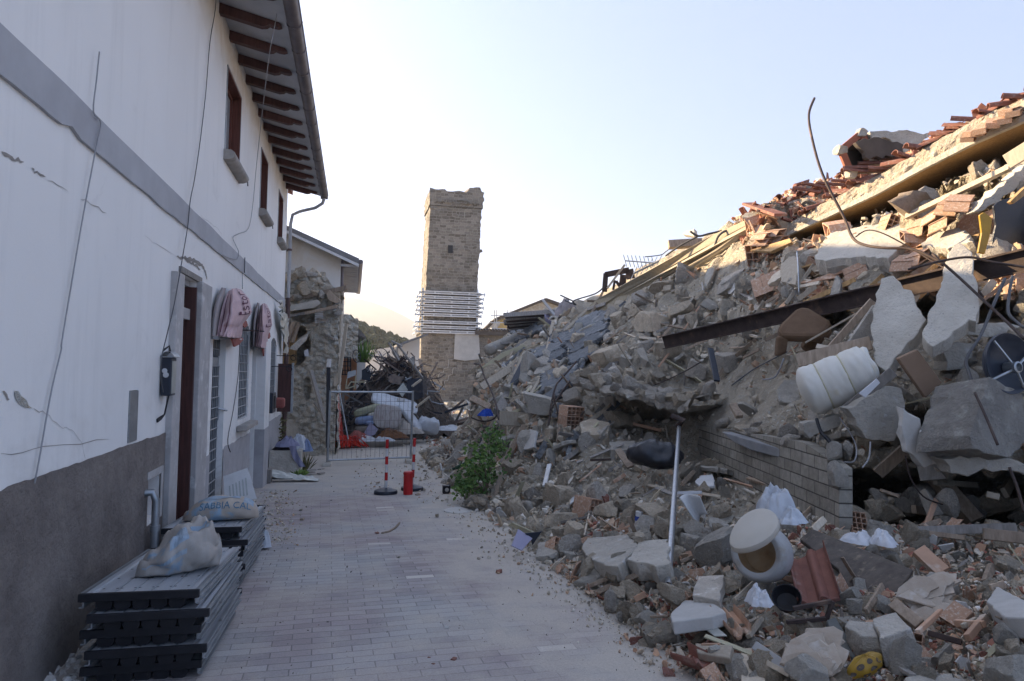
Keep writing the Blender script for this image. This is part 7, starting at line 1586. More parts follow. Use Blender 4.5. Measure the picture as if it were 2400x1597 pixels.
rock_px('boulder', *c6((1235, 950))[0], 66, M('brown_stone', (0.27, 0.215, 0.165), (0.20, 0.155, 0.12), scale=6, bump=0.6, var=0), 'large rounded brown stone in the shade under the roof slab', 'boulder', 51, (1, .55, .5), 0.4, (0.2, 0.25, 0.2), 0.3)
for x, y, px, lb, sd_, dm in ((85, 965, 30, 'rounded grey cobble block lying above the dusty slope', 52, (1, .9, .8)), (275, 910, 34, 'rounded grey stone beside the dark blue strip', 53, (1, .9, .8)), (400, 740, 30, 'oblong brown stone just below the rusty beam', 54, (1, .6, .5)), (650, 480, 22, 'grey stone below the sunlit squared stone', 55, (1, .8, .7))):
    rock_px('boulder', *c7((x, y))[0], px, m_stone2, lb, 'stone', sd_, dm, 0.2)
for x, y, px, lb, sd_, dm in ((1500, 960, 48, 'large pale boulder on the slope above the rusty beam end', 56, (1, .8, .6)), (1700, 870, 38, 'oblong boulder above the rusty beam', 57, (1, .6, .45)), (1245, 950, 24, 'brown upright stone on the slope left of the large pale boulder', 58, (.7, .7, 1)), (1180, 1220, 48, 'brown boulder resting on the back of the ledge', 59, (1, .8, .7)), (1240, 1330, 22, 'upright stone on the ledge, left one', 60, (.6, .6, 1)), (1330, 1350, 22, 'upright stone on the ledge, right one', 61, (.6, .6, 1)), (1780, 940, 22, 'tan long stone above the rusty beam', 62, (.5, .5, 1)), (1960, 1500, 20, 'flat stone on the dusty slope', 63, (1, .6, .4))):
    rock_px('boulder', *c5((x, y))[0], px, m_stone, lb, 'stone', sd_, dm, 0.25)
for x, y, px, lb, sd_, dm in ((1660, 500, 62, 'big rugged concrete lump left of the cream bowl', 71, (1, .8, .8)), (1310, 850, 36, 'brown stone carrying the foot of the steel pole', 72, (1, .8, .65)), (660, 620, 36, 'shaded stone under the flat hexagonal slab', 73, (1, .7, .6)), (850, 690, 34, 'rounded stone under the right of the flat slab', 74, (1, .7, .6)), (1290, 320, 36, 'rounded stone just left of the steel pole', 75, (1, .8, .7)), (790, 160, 40, 'tan slanting stone above the flat slab', 76, (1, .7, .6)), (1160, 190, 46, 'large grey slanting stone left of the steel pole', 77, (1, .7, .55)), (400, 230, 44, 'whitish long stone near the lilac folder', 78, (1, .5, .4)), (520, 340, 36, 'tan stone above the dark grey flat block', 79, (1, .8, .6)), (1730, 170, 28, 'small pale stone under the white plate', 80, (1, .8, .8))):
    rock_px('boulder', *cC((x, y))[0], px, m_conc if 'concrete' in lb else m_stone, lb, 'stone', sd_, dm, 0.25)
for x, y, px, lb, sd_, dm in ((1360, 1410, 46, 'oblong grey concrete lump standing in the right foreground', 81, (.7, .6, 1.1)), (2020, 1510, 60, 'big rounded stone in the bottom right corner', 82, (1, .9, .7)), (950, 310, 30, 'grey mortar lump stuck on the right end of the block wall', 83, (.8, .7, 1)), (930, 160, 36, 'grey mortar lump on top of the block wall end', 84, (1, .7, .6)), (1990, 1300, 30, 'small grey cube of concrete at the right border', 85, (1, .8, .8)), (800, 1520, 60, 'pale crumbly lump at the bottom edge', 86, (1, .8, .5)), (1240, 1090, 24, 'pinkish brick lump right of the red tile', 87, (1, .8, .6)), (1060, 1110, 26, 'two toned brick stub below the wood panel', 88, (.8, .6, 1))):
    u, v = cB((x, y))[0]; rock_px('boulder', u, v, px, m_conc, lb, 'stone', sd_, dm, 1.05 if x in (950, 930) else 0.25)
bar_px('wood_lath', *c6((1210, 1022), (1905, 690)), 0.07, 0.05, m_palewood, 'long sunlit timber lath running up right under the roof slab', 'lath', da=8.6, db=7.3)
bar_px('wood_lath', *c6((1885, 655), (2040, 560)), 0.16, 0.05, m_palewood, 'short broad sunlit board end at the right border under the roof slab', 'board', da=7.2, db=7.0)
poly_px('yellow_strip', c6((1700, 1010), (1730, 990), (1785, 1030), (1770, 1150), (1735, 1272), (1690, 1262), (1715, 1130)), m_yellow, 'yellow plastic strip hanging at the right under the roof slab', 'plastic', 0.03, d=6.9)
poly_px('yellow_strip', c6((1905, 920), (1996, 830), (2040, 800), (2040, 850), (1930, 935)), m_tanwood, 'ochre timber end at the right border above the shade sheet', 'timber', 0.06, d=6.8)
poly_px('shade_sheet', c6((1790, 950), (1900, 900), (2040, 850), (2040, 1240), (1760, 1250), (1800, 1120)), m_bag, 'shaded interior at the right border behind the yellow strip, painted as a black sheet', 'sheet', 0.03, d=7.15, jag=0.02)  # black sheet stands in for the shade of the interior here
poly_px('wood_lath', c6((160, 1245), (430, 1165), (440, 1190), (300, 1255)), m_tanwood, 'ochre board under the hollow blocks at the left end of the roof slab', 'board', 0.06, off=0.5)
for k, (x, y) in enumerate(((250, 1150), (330, 1130), (260, 1190), (350, 1175))):
    (u, v), = c6((x, y)); put('hollow_block', me_hb[1], at_d(u, v, 11.3), (0.17, 0.15, 0.10), (0.1, -0.25, 0.4), 'sunlit hollow clay block under the low end of the roof slab', 'block', 'hollow blocks under the roof slab end')
for k, (x, y) in enumerate(((1300, 1090), (1400, 1010), (1510, 950), (1560, 930), (1250, 1160), (1270, 1300), (1200, 1330), (1450, 1060))):
    (u, v), = c6((x, y)); put('hollow_block', me_hb[1], at_d(u, v, dep(u, v)-0.55), (0.15, 0.15, 0.10), (random.uniform(-.3, .3), -0.4+random.uniform(-.3, .3), random.uniform(0, 1.2)), 'orange sunlit hollow clay block beside the large pale slab', 'block', 'hollow blocks beside the pale slab')
# chair, boards, rolled mattress
chr_ = thing('upholstered_chair', 'overturned brown upholstered chair under the rusty beam', 'chair', at_d(1870, 800, 8.2))
pts = c7((578, 705), (600, 670), (690, 585), (730, 568), (775, 575), (850, 620), (912, 655), (905, 690), (850, 752), (700, 752), (600, 748))
poly_px('backrest', pts, m_brown, None, None, 0.12, d=8.0, parent=chr_, bevel=0.045, tilt=(0.02, 0.06))
poly_px('side', c7((585, 752), (655, 752), (640, 860), (575, 880)), m_brown, None, None, 0.10, d=7.95, parent=chr_, bevel=0.03)
poly_px('seat', c7((735, 820), (760, 760), (860, 740), (930, 700), (900, 800), (780, 860)), m_brown, None, None, 0.12, d=8.2, parent=chr_, bevel=0.04)
bar_px('wood_lath', *c7((905, 825), (1165, 535)), 0.07, 0.06, m_oldwood, 'brown lath leaning up from the chair to the nearer shard', 'lath', da=7.5, db=7.3)
bar_px('wood_lath', *c7((750, 795), (1090, 600)), 0.02, 0.02, m_palewood, 'thin pale stick above the brown chair', 'stick', da=7.6, db=7.4)
bar_px('wood_lath', *c7((700, 905), (1155, 795)), 0.13, 0.05, m_oldwood, 'brown board lying on top of the rolled mattress', 'board', da=6.75, db=6.5)
bar_px('wood_lath', *c7((820, 815), (920, 835)), 0.05, 0.03, m_palewood, 'short pale stick above the board on the mattress', 'stick', da=6.8, db=6.7)
bar_px('wood_lath', *c7((1000, 1205), (1290, 970)), 0.09, 0.03, m_greywood, 'grey brown batten slanting under the mattress', 'lath', da=6.1, db=5.9)
bar_px('wood_lath', *c7((170, 830), (210, 1028)), 0.08, 0.03, m_navy, 'narrow dark blue metal strip standing in the stones', 'strip', da=9.6, db=9.0)
bar_px('wood_lath', *cA((1935, 310), (1985, 400)), 0.09, 0.05, m_oldwood, 'small brown peg sticking out of the dusty slope', 'peg', da=8.6, db=8.4)
rm = thing('rolled_mattress', 'rolled up cream white mattress tied in three bulges, jutting out of the pile', 'mattress', at_d(1950, 900, 6.5))
A, B = at_d(1876, 925, 6.45), at_d(2040, 864, 6.25); ax = (B-A).normalized(); L = (B-A).length; r0 = 0.235
prof = []
for k in range(49):
    t = k/48; r = r0*(0.93+0.07*abs(math.sin(math.pi*3*t))**0.55)
    if t < 0.12: r *= math.sqrt(max(0.0, 1-((0.12-t)/0.12)**2))*0.55 + 0.45*(t/0.12)**0.4
    if t > 0.95: r *= 1-0.16*((t-0.95)/0.05)**2
    prof.append((max(r, 0.001), t*L))
mb = MB(); X_, Y_, Z_ = basis(ax, (0, 0, 1))
mb.grid(lambda i, j: A + Z_*prof[j][1] + (X_*math.cos(2*math.pi*i/40)+Y_*math.sin(2*math.pi*i/40))*prof[j][0]*(1+0.03*noise.noise(Vector((math.cos(2*math.pi*i/40)*6, math.sin(2*math.pi*i/40)*6, j*0.9)))+0.035*noise.noise(Vector((math.cos(2*math.pi*i/40)*3, math.sin(2*math.pi*i/40)*3, j*0.3)))), 40, 49, True)
mb.build('roll', m_mattress, rm, smooth='all')
mb = MB()
for k, rr in enumerate((0.175, 0.115, 0.06)):
    mb.tube([B + Z_*(0.00+0.01*math.sin(q*5+k)) + (X_*math.cos(q)+Y_*math.sin(q))*rr*(1+0.05*math.sin(3*q+k)) for q in np.linspace(0, 6.283, 40)[:-1]], 0.034, 8, closed=True)
mb.build('spiral_end', m_mattress, rm, smooth='all')
mb = MB()
for t in (1/3, 2/3): mb.tube([A + Z_*(t*L) + (X_*math.cos(q)+Y_*math.sin(q))*r0*0.935 for q in np.linspace(0, 6.283, 40)[:-1]], 0.008, 6, closed=True)
mb.build('tie', m_cream2, rm)
# black wheel shaped dish
wd = thing('spoked_disc', 'large black round disc with a metal hub and spokes at the right border', 'disc', at_d(2360, 850, 5.35))
c = at_d(2358, 853, 5.4); ax = (-FW + RW*0.28 + UW*0.12).normalized()
mb = MB(); mb.lathe(c, ax, [(0.0, -0.05), (0.10, -0.045), (0.205, 0.0), (0.228, 0.03), (0.24, 0.035), (0.243, 0.01), (0.215, -0.025), (0.10, -0.07), (0.0, -0.075)], 48); mb.build('disc', m_navy, wd, smooth=35)
mb = MB(); h = c + ax*0.02 + RW*0.05 - UW*0.03; mb.lathe(h, ax, [(0.045, -0.07), (0.045, 0.03), (0.032, 0.035), (0.030, 0.0), (0.0, 0.0)], 20); mb.build('hub', m_steel, wd, smooth=35)
X_, Y_, Z_ = basis(ax, RW)
for q in (2.25, 3.75, 0.4, 5.3):
    mb = MB(); mb.tube([h + (X_*math.cos(q)+Y_*math.sin(q))*0.04, c + (X_*math.cos(q)+Y_*math.sin(q))*0.225 + ax*0.03], 0.010, 6); mb.build('spoke', m_steel, wd)
# overhanging ledge of masonry
fe = [(1334, 897), (1345, 906), (1387, 919), (1438, 926), (1476, 938), (1531, 955), (1578, 966), (1600, 967), (1618, 958)]
F_ = [at_d(u, v, 11.0-(u-1330)/310*1.9) for u, v in fe]; mb = MB(); n = 70
def led(i, j):
    t = i/(n-1)*(len(F_)-1); k = min(int(t), len(F_)-2); p = F_[k].lerp(F_[k+1], t-k)
    o = [Vector((1.5, 1.0, 0.05)), Vector((0.12, 0.1, -0.01)), Vector((0, 0, 0.02)), Vector((-0.02, 0, 0.07)), Vector((0.03, 0.02, 0.13)), Vector((0.20, 0.14, 0.17)), Vector((0.45, 0.3, 0.19)), Vector((0.8, 0.55, 0.15))][j]
    q = p + o; return q + Vector((1, 1, 1))*0.07*noise.noise(q*4) + Vector((1, 1, 0.8))*0.05*noise.noise(q*11) + Vector((1, 1, 1))*0.02*noise.noise(q*26) + Vector((-.5, -.5, 0))*0.10*noise.noise(q*1.6)
mb.grid(led, n, 8)
for k in range(46):
    q = led(random.randrange(3, n-3), random.choice((4, 5, 5, 6, 6))); put('ledge_stone', random.choice(me_stone), q + Vector((0, 0, 0.03)), random.uniform(.06, .17), None, 'stone bedded in the top of the overhanging ledge', 'stone', 'stones on the ledge')
mb.build('overhanging_ledge', m_dust if False else M('ledge_mortar', (0.35, 0.315, 0.27), (0.27, 0.24, 0.205), scale=3, bump=1.0, bscale=26, bdist=0.05, var=0, c3=(0.42, 0.39, 0.35), s3=12), None, 'thick overhanging ledge of broken masonry with a dark gap below', 'ledge', fix=False)
# block wall with coping
bwl = thing('block_wall', 'standing stub of grey tuff block wall half buried in the pile', 'wall', (4.5, 7.5, -0.3))
P0, P1 = Vector((5.35, 10.75, 0)), Vector((3.905, 4.90, 0)); wd_ = (P1-P0).normalized(); wn_ = Vector((-wd_.y, wd_.x, 0)); wn_ = wn_ if wn_.x > 0 else -wn_
me_ = MB(); LW = (P1-P0).length; steps = [(0, 0.80), (0.25, 0.84), (0.5, 0.89), (0.75, 0.95), (0.88, 0.98), (0.94, 0.92), (1.0, 0.84)]
for (t0, z0), (t1, z1) in zip(steps, steps[1:]):
    a, b = P0 + wd_*LW*t0, P0 + wd_*LW*t1; z = z0
    q = [a, b, b + wn_*0.28, a + wn_*0.28]; me_.prism([Vector((p.x, p.y, -0.9)) for p in q], (0, 0, z+0.9))
for t in me_.v: t.x += 0.0
mb = MB(); q0 = [P0, P1, P1 + wn_*0.28, P0 + wn_*0.28]
tops = [P0 + wd_*LW*t + Vector((0, 0, z + 0.012*noise.noise(Vector((t*9, 1, 1))))) for t, z in steps]
front = [Vector((P0.x, P0.y, -0.9)), Vector((P1.x, P1.y, -0.9))] + tops[::-1]; mb.prism(front, wn_*0.11)
m_block2 = masonry('tuff_blocks_small', (0.25, 0.23, 0.195), (0.36, 0.335, 0.29), (0.10, 0.09, 0.08), 0.335, 0.112, 0.007, 0.6, warp=0.012, wscale=2.5, stainscale=1.2)
mb.build('wall_body', m_block2, bwl)
mb = MB(); a, b = at_d(1690, 1012, 8.35), at_d(1862, 1062, 6.62); mb.prism([a, b, b + Vector((0, 0, -0.085)), a.lerp(b, .45) + Vector((0, 0, -0.11)), a.lerp(b, .2) + Vector((0, 0, -0.08))], wn_*0.13); mb.build('coping', M('slate_coping', (0.25, 0.255, 0.265), (0.19, 0.195, 0.205), scale=4, var=0), bwl, bevel=0.01)
# black bag, steel pole
bg_ = MB(); c = at_d(1540, 1074, 8.35); 
def bagP(i, j):
    a = 2*math.pi*i/48; b = math.pi*(j/23-0.5); q = Vector((0.36*math.cos(b)*math.cos(a), 0.24*math.cos(b)*math.sin(a), 0.22*math.sin(b)))
    f = noise.noise(q*5) ; g_ = abs(noise.noise(Vector((q.x*14, q.y*14, q.z*4)))); q *= 1 + 0.22*f - 0.20*g_; q.z *= 1 if q.z > 0 else 0.6; q.z += 0.10*q.x*(-1 if q.x < 0 else 0.2)
    return c + RW*q.x + Vector((FW.x, FW.y, 0))*q.y + Vector((0, 0, q.z))
bg_.grid(bagP, 48, 24, True); bg_.build('rubbish_bag', m_bag, None, 'black plastic rubbish bag lying against the block wall', 'bag', smooth='all')
bar_px('wood_lath', *cA((1090, 640), (1185, 770)), 0.09, 0.03, m_oldwood, 'brown board leaning against the left of the black bag', 'board', da=8.9, db=8.5)
bar_px('wood_lath', *cA((890, 718), (1040, 712)), 0.03, 0.03, m_rust, 'thin dark bar lying left of the black bag', 'bar', da=9.4, db=9.2)
pl = thing('steel_pole', 'long pale steel tube leaning from a stone at the pile foot up to the ledge', 'pole', at_d(1566, 1370, 5.0))
A, B = at_d(1566, 1372, 4.95), at_d(1592, 996, 9.3); mb = MB(); mb.tube([A, B], 0.026, 16, cap=False); mb.tube([A, B], 0.022, 16, cap=False)
X_, Y_, Z_ = basis(B-A); mb.lathe(A, B-A, [(0.022, 0), (0.026, 0)], 16, X_); mb.build('tube', m_galv, pl, smooth=40)
mb = MB(); mb.lathe(A, B-A, [(0.0, 0.05), (0.0215, 0.05)], 16, X_); mb.build('inner_plug', m_black, pl)
mb = MB(); mb.tube([at_d(1589, 1000, 9.25), at_d(1600, 985, 9.1), at_d(1575, 975, 9.2)], 0.04, 8); mb.build('clamp', m_rust, pl)
# cream bowl with its lid, red tile, wood panel
bw_ = thing('cream_bowl', 'big cracked cream bowl with its oval lid askew in the foreground heap', 'bowl', at_d(1800, 1330, 4.7))
ca_, cb_ = at_d(1772, 1297, 4.55), at_d(1838, 1300, 4.85); ax = (cb_-ca_ + FW*0.10 - UW*0.03).normalized(); Lb = 0.30
mb = MB(); mb.lathe(ca_, ax, [(0.125, 0.012), (0.150, 0.0), (0.165, 0.004), (0.185, 0.05), (0.192, 0.12), (0.188, 0.20), (0.165, 0.27), (0.12, 0.31), (0.0, 0.325)], 40); mb.build('body', m_ceram, bw_, smooth=60)
mb = MB(); mb.lathe(ca_, ax, [(0.126, 0.012), (0.14, 0.06), (0.12, 0.16), (0.0, 0.19)], 40); mb.build('inside', M('bowl_inside', (0.34, 0.20, 0.09), (0.42, 0.33, 0.22), scale=4, var=0), bw_, smooth=60)
lidc = at_d(1766, 1246, 4.42); la = (at_d(1815, 1206, 4.5)-at_d(1716, 1292, 4.42)).normalized(); nrm_ = (-FW*0.55 - RW*0.45 + UW*0.75); nrm_ = (nrm_ - la*nrm_.dot(la)).normalized()
wv_ = la.cross(nrm_).normalized(); mb = MB(); n = 40
def lidp(i, k): 
    a = 2*math.pi*i/n; e = 0.118*(1+0.18*math.cos(a)); return lidc + la*(0.185*math.cos(a)) + wv_*(e*math.sin(a)) + nrm_*k
prof_ = [(0.0, 0.035), (0.8, 0.036), (0.97, 0.028), (1.0, 0.012), (1.0, -0.02), (0.94, -0.032), (0.0, -0.032)]
mb.grid(lambda i, j: lidc + (lidp(i, 0)-lidc)*prof_[j][0] + nrm_*prof_[j][1], n, len(prof_), True); mb.build('lid', m_cream, bw_, smooth=40)
def big_tile(pts4, d4, nm, mat, label, ridges=2, amp=0.035):
    P = [at_d(u, v, d) for (u, v), d in zip(pts4, d4)]; nr = (P[1]-P[0]).cross(P[3]-P[0]).normalized(); nr = nr if nr.dot(C0-P[0]) > 0 else -nr
    mb = MB(); nx, ny = 33, 10
    def top(i, j):
        s_, t = i/(nx-1), j/(ny-1); p = P[0].lerp(P[1], s_).lerp(P[3].lerp(P[2], s_), t); z = amp*max(0, math.sin(s_*math.pi*2*ridges+0.6))**0.7 + (0.03 if s_ > 0.95 or s_ < 0.04 else 0) + (0.012 if t > 0.93 else 0)
        return p + nr*z
    mb.grid(top, nx, ny); mb.grid(lambda i, j: top(i, j) - nr*0.022, nx, ny)
    for j in (0, ny-1): mb.grid(lambda i, k: top(i, j) - nr*0.022*k, nx, 2)
    for i in (0, nx-1): mb.grid(lambda j, k: top(i, j) - nr*0.022*k, ny, 2)
    return mb.build(nm, mat, None, label, 'tile', smooth=35)
big_tile(cB((660, 845), (880, 735), (985, 1060), (725, 1115)), (4.75, 4.75, 4.3, 4.3), 'roof_tile', m_rooftile, 'large red brown roof tile leaning on the wood panel beside the bowl')
big_tile(cC((1630, 1015), (1830, 990), (1975, 1175), (1820, 1235)), (4.45, 4.45, 4.1, 4.1), 'roof_tile', m_clay, 'greyish ribbed roof tile lying at the foot of the pile')
big_tile(cC((1330, 1440), (1470, 1340), (1640, 1420), (1530, 1500)), (4.0, 4.1, 3.95, 3.8), 'roof_tile', m_rooftile, 'curved dark red tile fragment lying by itself on the paving edge', 1, 0.06)
poly_px('weathered_board', cB((720, 690), (800, 628), (1420, 880), (1292, 1062), (985, 985), (960, 880)), M('weathered_panel', (0.15, 0.125, 0.105), (0.095, 0.08, 0.07), scale=4, bump=0.2, bscale=20, var=0, stretch=(1, 6, 6), c3=(0.24, 0.195, 0.15), s3=5, t3=(0.58, 0.7)), 'broad dark weathered wood panel lying across the foreground heap', 'panel', 0.05, d=4.75, tilt=(0.02, 0.05))
fb = MB()
for a, b in (((640, 1205), (885, 1182)), ((885, 1185), (922, 1075)), ((680, 1120), (915, 1075))): A, B = cB(a, b); fb.bar(at_d(*A, 4.05), at_d(*B, 4.05), 0.022, 0.02, -FW)
fb.build('small_frame', m_rust, None, 'small empty rusty picture frame lying under the red roof tile', 'frame')
mb = MB(); u, v = cB((640, 1060))[0]; mb.lathe(at_d(u, v, 4.3), (-FW*0.6 - RW*0.3 + UW*0.7), [(0.0, -0.05), (0.06, -0.04), (0.085, 0.02), (0.09, 0.02), (0.07, -0.05), (0.0, -0.065)], 24); mb.build('black_bowl', m_black, None, 'small black bowl below the cream bowl', 'bowl', smooth=40)
poly_px('metal_strip', cC((1548, 1100), (1600, 1050), (1770, 1190), (1660, 1192)), m_foil, 'shiny crumpled metal scrap beside the ribbed roof tile', 'scrap', 0.012, off=0.2)
def plank4(nm, pts, ds, mat, label, th=0.035):
    P = [at_d(u, v, d) for (u, v), d in zip(pts, ds)]; nr = (P[1]-P[0]).cross(P[3]-P[0]).normalized(); nr = nr if nr.dot(C0-P[0]) < 0 else -nr
    mb = MB(); mb.prism(P, nr*th); return mb.build(nm, mat, None, label, 'plank', bevel=0.004)
plank4('pale_plank', cB((358, 1365), (470, 1360), (520, 1620), (362, 1620)), (4.05, 4.05, 3.55, 3.55), m_palewood, 'fresh pale wooden plank pointing at the camera at the bottom edge')
bar_px('pipe', *cB((450, 1355), (650, 1490)), 0.05, 0.05, m_ceram, 'grey clay pipe lying right of the pale plank', 'pipe', da=3.85, db=3.65)
bar_px('pipe', *cB((490, 1440), (660, 1530)), 0.03, 0.02, m_palewood, 'narrow pale lath below the grey clay pipe', 'lath', da=3.75, db=3.6)
bar_px('grey_plank', *cB((1390, 645), (2050, 622)), 0.07, 0.04, m_greywood, 'long grey plank lying level at the mouth of the dark hollow', 'plank', da=5.35, db=5.2)
bar_px('grey_plank', *cB((1850, 660), (2120, 690)), 0.08, 0.04, m_oldwood, 'brown plank lying at the right border below the grey plank', 'plank', da=5.0, db=4.9)
bar_px('old_beam', *cB((1545, 300), (1800, 585)), 0.13, 0.11, m_oldwood, 'thick brown beam fallen slantwise inside the dark hollow', 'beam', da=6.3, db=6.0)
bar_px('old_beam', *cB((1450, 280), (1620, 265)), 0.16, 0.14, m_greywood, 'dark log end under the roof of the hollow', 'beam', da=6.0, db=5.9)
bar_px('old_beam', *cB((1200, 290), (1370, 140)), 0.10, 0.05, m_oldwood, 'brown board slanting at the left of the dark hollow', 'board', da=6.2, db=6.1)
bar_px('old_beam', *cB((800, 640), (870, 570)), 0.05, 0.03, m_palewood, 'short stick leaning on the block wall end', 'stick', da=5.1, db=5.2)
bar_px('old_beam', *cB((1290, 1090), (1460, 1225)), 0.07, 0.05, m_oldwood, 'short grey brown stick right of the brick stub', 'stick', da=4.1, db=3.95)
bar_px('old_beam', *cB((1510, 1270), (1720, 1330)), 0.03, 0.03, m_rust, 'thin reddish bar in the right foreground', 'bar', da=3.7, db=3.6)
bar_px('old_beam', *cB((1450, 760), (1600, 900)), 0.10, 0.05, m_clay, 'tan clay bar slanting above the layered tile lump', 'block', da=4.75, db=4.6)
poly_px('tub_scrap', cB((885, 1190), (940, 1168), (1000, 1270), (1265, 1380), (1270, 1440), (1050, 1425), (945, 1340)), M('grey_tub', (0.16, 0.165, 0.155), (0.12, 0.125, 0.12), scale=4, var=0), 'curved dark grey tub fragment in the foreground', 'tub', 0.05, d=3.85, tilt=(0, 0.08))
poly_px('tub_scrap', cB((1370, 1540), (1500, 1515), (1650, 1515), (1800, 1545), (1820, 1640), (1350, 1640)), m_conc, 'long rounded grey slab at the bottom edge', 'slab', 0.10, d=3.25, jag=0.01, tilt=(0, 0.1), rough=1)
yb = thing('yellow_scrap', 'crumpled yellow tin with dark spots near the bottom edge', 'tin', at_d(2030, 1565, 3.5))
u, v = cB((1125, 1470))[0]; c = at_d(u, v, 3.45); mb = MB()
def ysf(a, b, o=0): q = Vector((0.085*math.cos(b)*math.cos(a), 0.055*math.cos(b)*math.sin(a), 0.05*math.sin(b)))*(1+0.22*noise.noise(Vector((math.cos(a)*2, math.sin(a)*2, b)))+o); return c + RW*q.x + FW*q.y + UW*(q.z+0.35*q.x)
mb.grid(lambda i, j: ysf(2*math.pi*i/28, math.pi*(j/15-.5)), 28, 16, True); mb.build('body', m_yellow, yb, smooth=50)
mb = MB()
for a0, b0, r_ in ((4.1, 0.5, .25), (4.9, 0.1, .22), (5.4, 0.6, .25), (4.5, -0.3, .22), (5.3, -.25, .2), (4.75, 0.85, .25), (3.7, -.1, .2)): mb.add([ysf(a0+r_*math.cos(q), b0+r_*math.sin(q), 0.05) for q in np.linspace(0, 6.283, 13)[:-1]], [tuple(range(12))])
mb.build('spots', m_bronze, yb, fix=False)
# layered lumps of broken hollow blocks in the foreground
for (x0, y0, x1, y1, d0, lb) in ((1400, 960, 1670, 1240, 4.2, 'layered lump of broken pale hollow blocks right of the wood panel'), (670, 1340, 950, 1500, 3.7, 'layered lump of broken pale hollow blocks at the bottom of the heap')):
    mb = MB(); 
    for k in range(17):
        f = k/16; u, v = cB((x0+(x1-x0)*(0.15+0.6*random.random()), y0+(y1-y0)*f))[0]; vs, fs = slab_arr(1000+k+int(x0), 7, 0.14, 0.35); s_ = random.uniform(.10, .15)
        Mx = Matrix.Rotation(0.5+random.uniform(-.25, .25), 4, 'X') @ Matrix.Rotation(-0.35+random.uniform(-.3, .3), 4, 'Y') @ Matrix.Rotation(random.uniform(-.5, .5), 4, 'Z'); p = at_d(u, v, d0-0.22*f+0.05*random.random())
        mb.add([p + (Mx @ Vector((q[0]*s_*1.2, q[1]*s_, q[2]*s_))) for q in vs], fs)
    mb.build('tile_lump', M('pale_clay', (0.47, 0.41, 0.345), (0.38, 0.31, 0.245), scale=6, bump=0.3, var=0, c3=(0.56, 0.53, 0.49), s3=7), None, lb, 'block')
# paper, can, curved white panel, plastic, folder
t = thing('folder', 'open lilac cardboard folder lying on the paving at the pile foot', 'folder', at_g(1222, 1288))
poly_px('cover', cC((-5, 452), (50, 315), (168, 392), (78, 492)), m_lilac, None, None, 0.012, d=6.75, parent=t, tilt=(0, 0.06), bevel=0.002); poly_px('cover', cC((105, 352), (245, 338), (168, 452), (150, 395)), m_navy, None, None, 0.012, d=6.8, parent=t, bevel=0.002)
mb = MB(); u, v = cC((1040, 222))[0]; c = at_d(u, v, dep(u, v)-0.3); mb.tube([c - UW*0.06, c + UW*0.06 + RW*0.01], 0.036, 16); cn = mb.build('drink_can', m_white, None, 'small white and blue can lying upright in the pile left of the pole', 'can'); 
mb = MB(); mb.tube([c - UW*0.03, c + UW*0.015 + RW*0.004], 0.0372, 16, cap=False); mb.build('blue_band', M('can_blue', (0.06, 0.10, 0.35), (0.05, 0.08, 0.3), var=0, bump=0), cn)
mb = MB(); A = [at_d(*p, 6.3) for p in cC((1375, 60), (1545, 45), (1605, 190), (1535, 302))]
mb.grid(lambda i, j: A[0].lerp(A[1], i/9).lerp(A[3].lerp(A[2], i/9), j/9) + FW*0.12*math.sin(math.pi*i/9)*1.0 - UW*0.0, 10, 10); cp = mb.build('curved_sheet', m_white, None, 'curved white plastic panel standing right of the steel pole', 'panel', smooth='all', fix=False); sl_ = cp.modifiers.new('t', 'SOLIDIFY'); sl_.thickness = 0.01
bar_px('curved_edge', *cC((1345, 22), (1560, 15)), 0.03, 0.02, m_paper, 'long white strip behind the steel pole above the curved panel', 'strip', da=7.0, db=6.9)
cloth_heap('plastic_film', at_d(*cB((570, 545))[0], 5.25), 0.17, 0.13, 0.22, 3.0, m_cloth_w, 'crumpled white plastic film leaning on the block wall above the bowl', 'plastic', None, 6)
cloth_heap('plastic_film', at_d(*cB((665, 590))[0], 5.1), 0.10, 0.10, 0.10, 4.0, m_cloth_w, 'small crumpled white plastic film right of the bowl', 'plastic', None, 6)
cloth_heap('plastic_film', at_d(*cB((470, 1090))[0], 4.15), 0.08, 0.07, 0.10, 5.0, m_paper, 'crumpled white paper ball below the cream bowl', 'paper', None, 7)
cloth_heap('plastic_film', at_d(*cB((1090, 705))[0], 5.1), 0.13, 0.10, 0.07, 5.6, m_paper, 'crumpled white paper on the heap behind the wood panel', 'paper', None, 7)
cloth_heap('plastic_film', at_d(*cB((1225, 720))[0], 5.0), 0.10, 0.10, 0.10, 6.6, m_paper, 'second crumpled white paper right behind the wood panel', 'paper', None, 7)
cloth_heap('plastic_film', at_d(1138, 975, 13.2), 0.15, 0.12, 0.15, 6.1, M('bright_blue', (0.02, 0.08, 0.42), (0.015, 0.05, 0.3), scale=4, var=0), 'bright blue plastic scrap at the far foot of the pile above the shrub', 'plastic', None, 5)
mb = MB(); mb.tube([at_g(1042, 1115, 0.03), at_g(1062, 1100, 0.12), at_d(1095, 1085, 11.6), at_d(1140, 1060, 11.8)], 0.035, 7); mb.build('green_tube', M('dark_green', (0.03, 0.09, 0.05), (0.02, 0.06, 0.04), var=0), None, 'dark green plastic tube lying at the pile foot left of the shrub', 'tube', smooth='all')
mb = MB(); c = at_g(1047, 1158); mb.box((c.x-0.06, c.y, c.z), (c.x+0.06, c.y+0.12, c.z+0.13)); bx_ = mb.build('dark_box', m_black, None, 'small black box with pale round spot at the street edge by the shrub', 'box', bevel=0.01)
mb = MB(); mb.lathe(c + Vector((0, -0.002, 0.065)), (0, -1, 0), [(0.0, 0.004), (0.028, 0.004), (0.032, 0)], 16); mb.build('round_spot', m_chip, bx_)
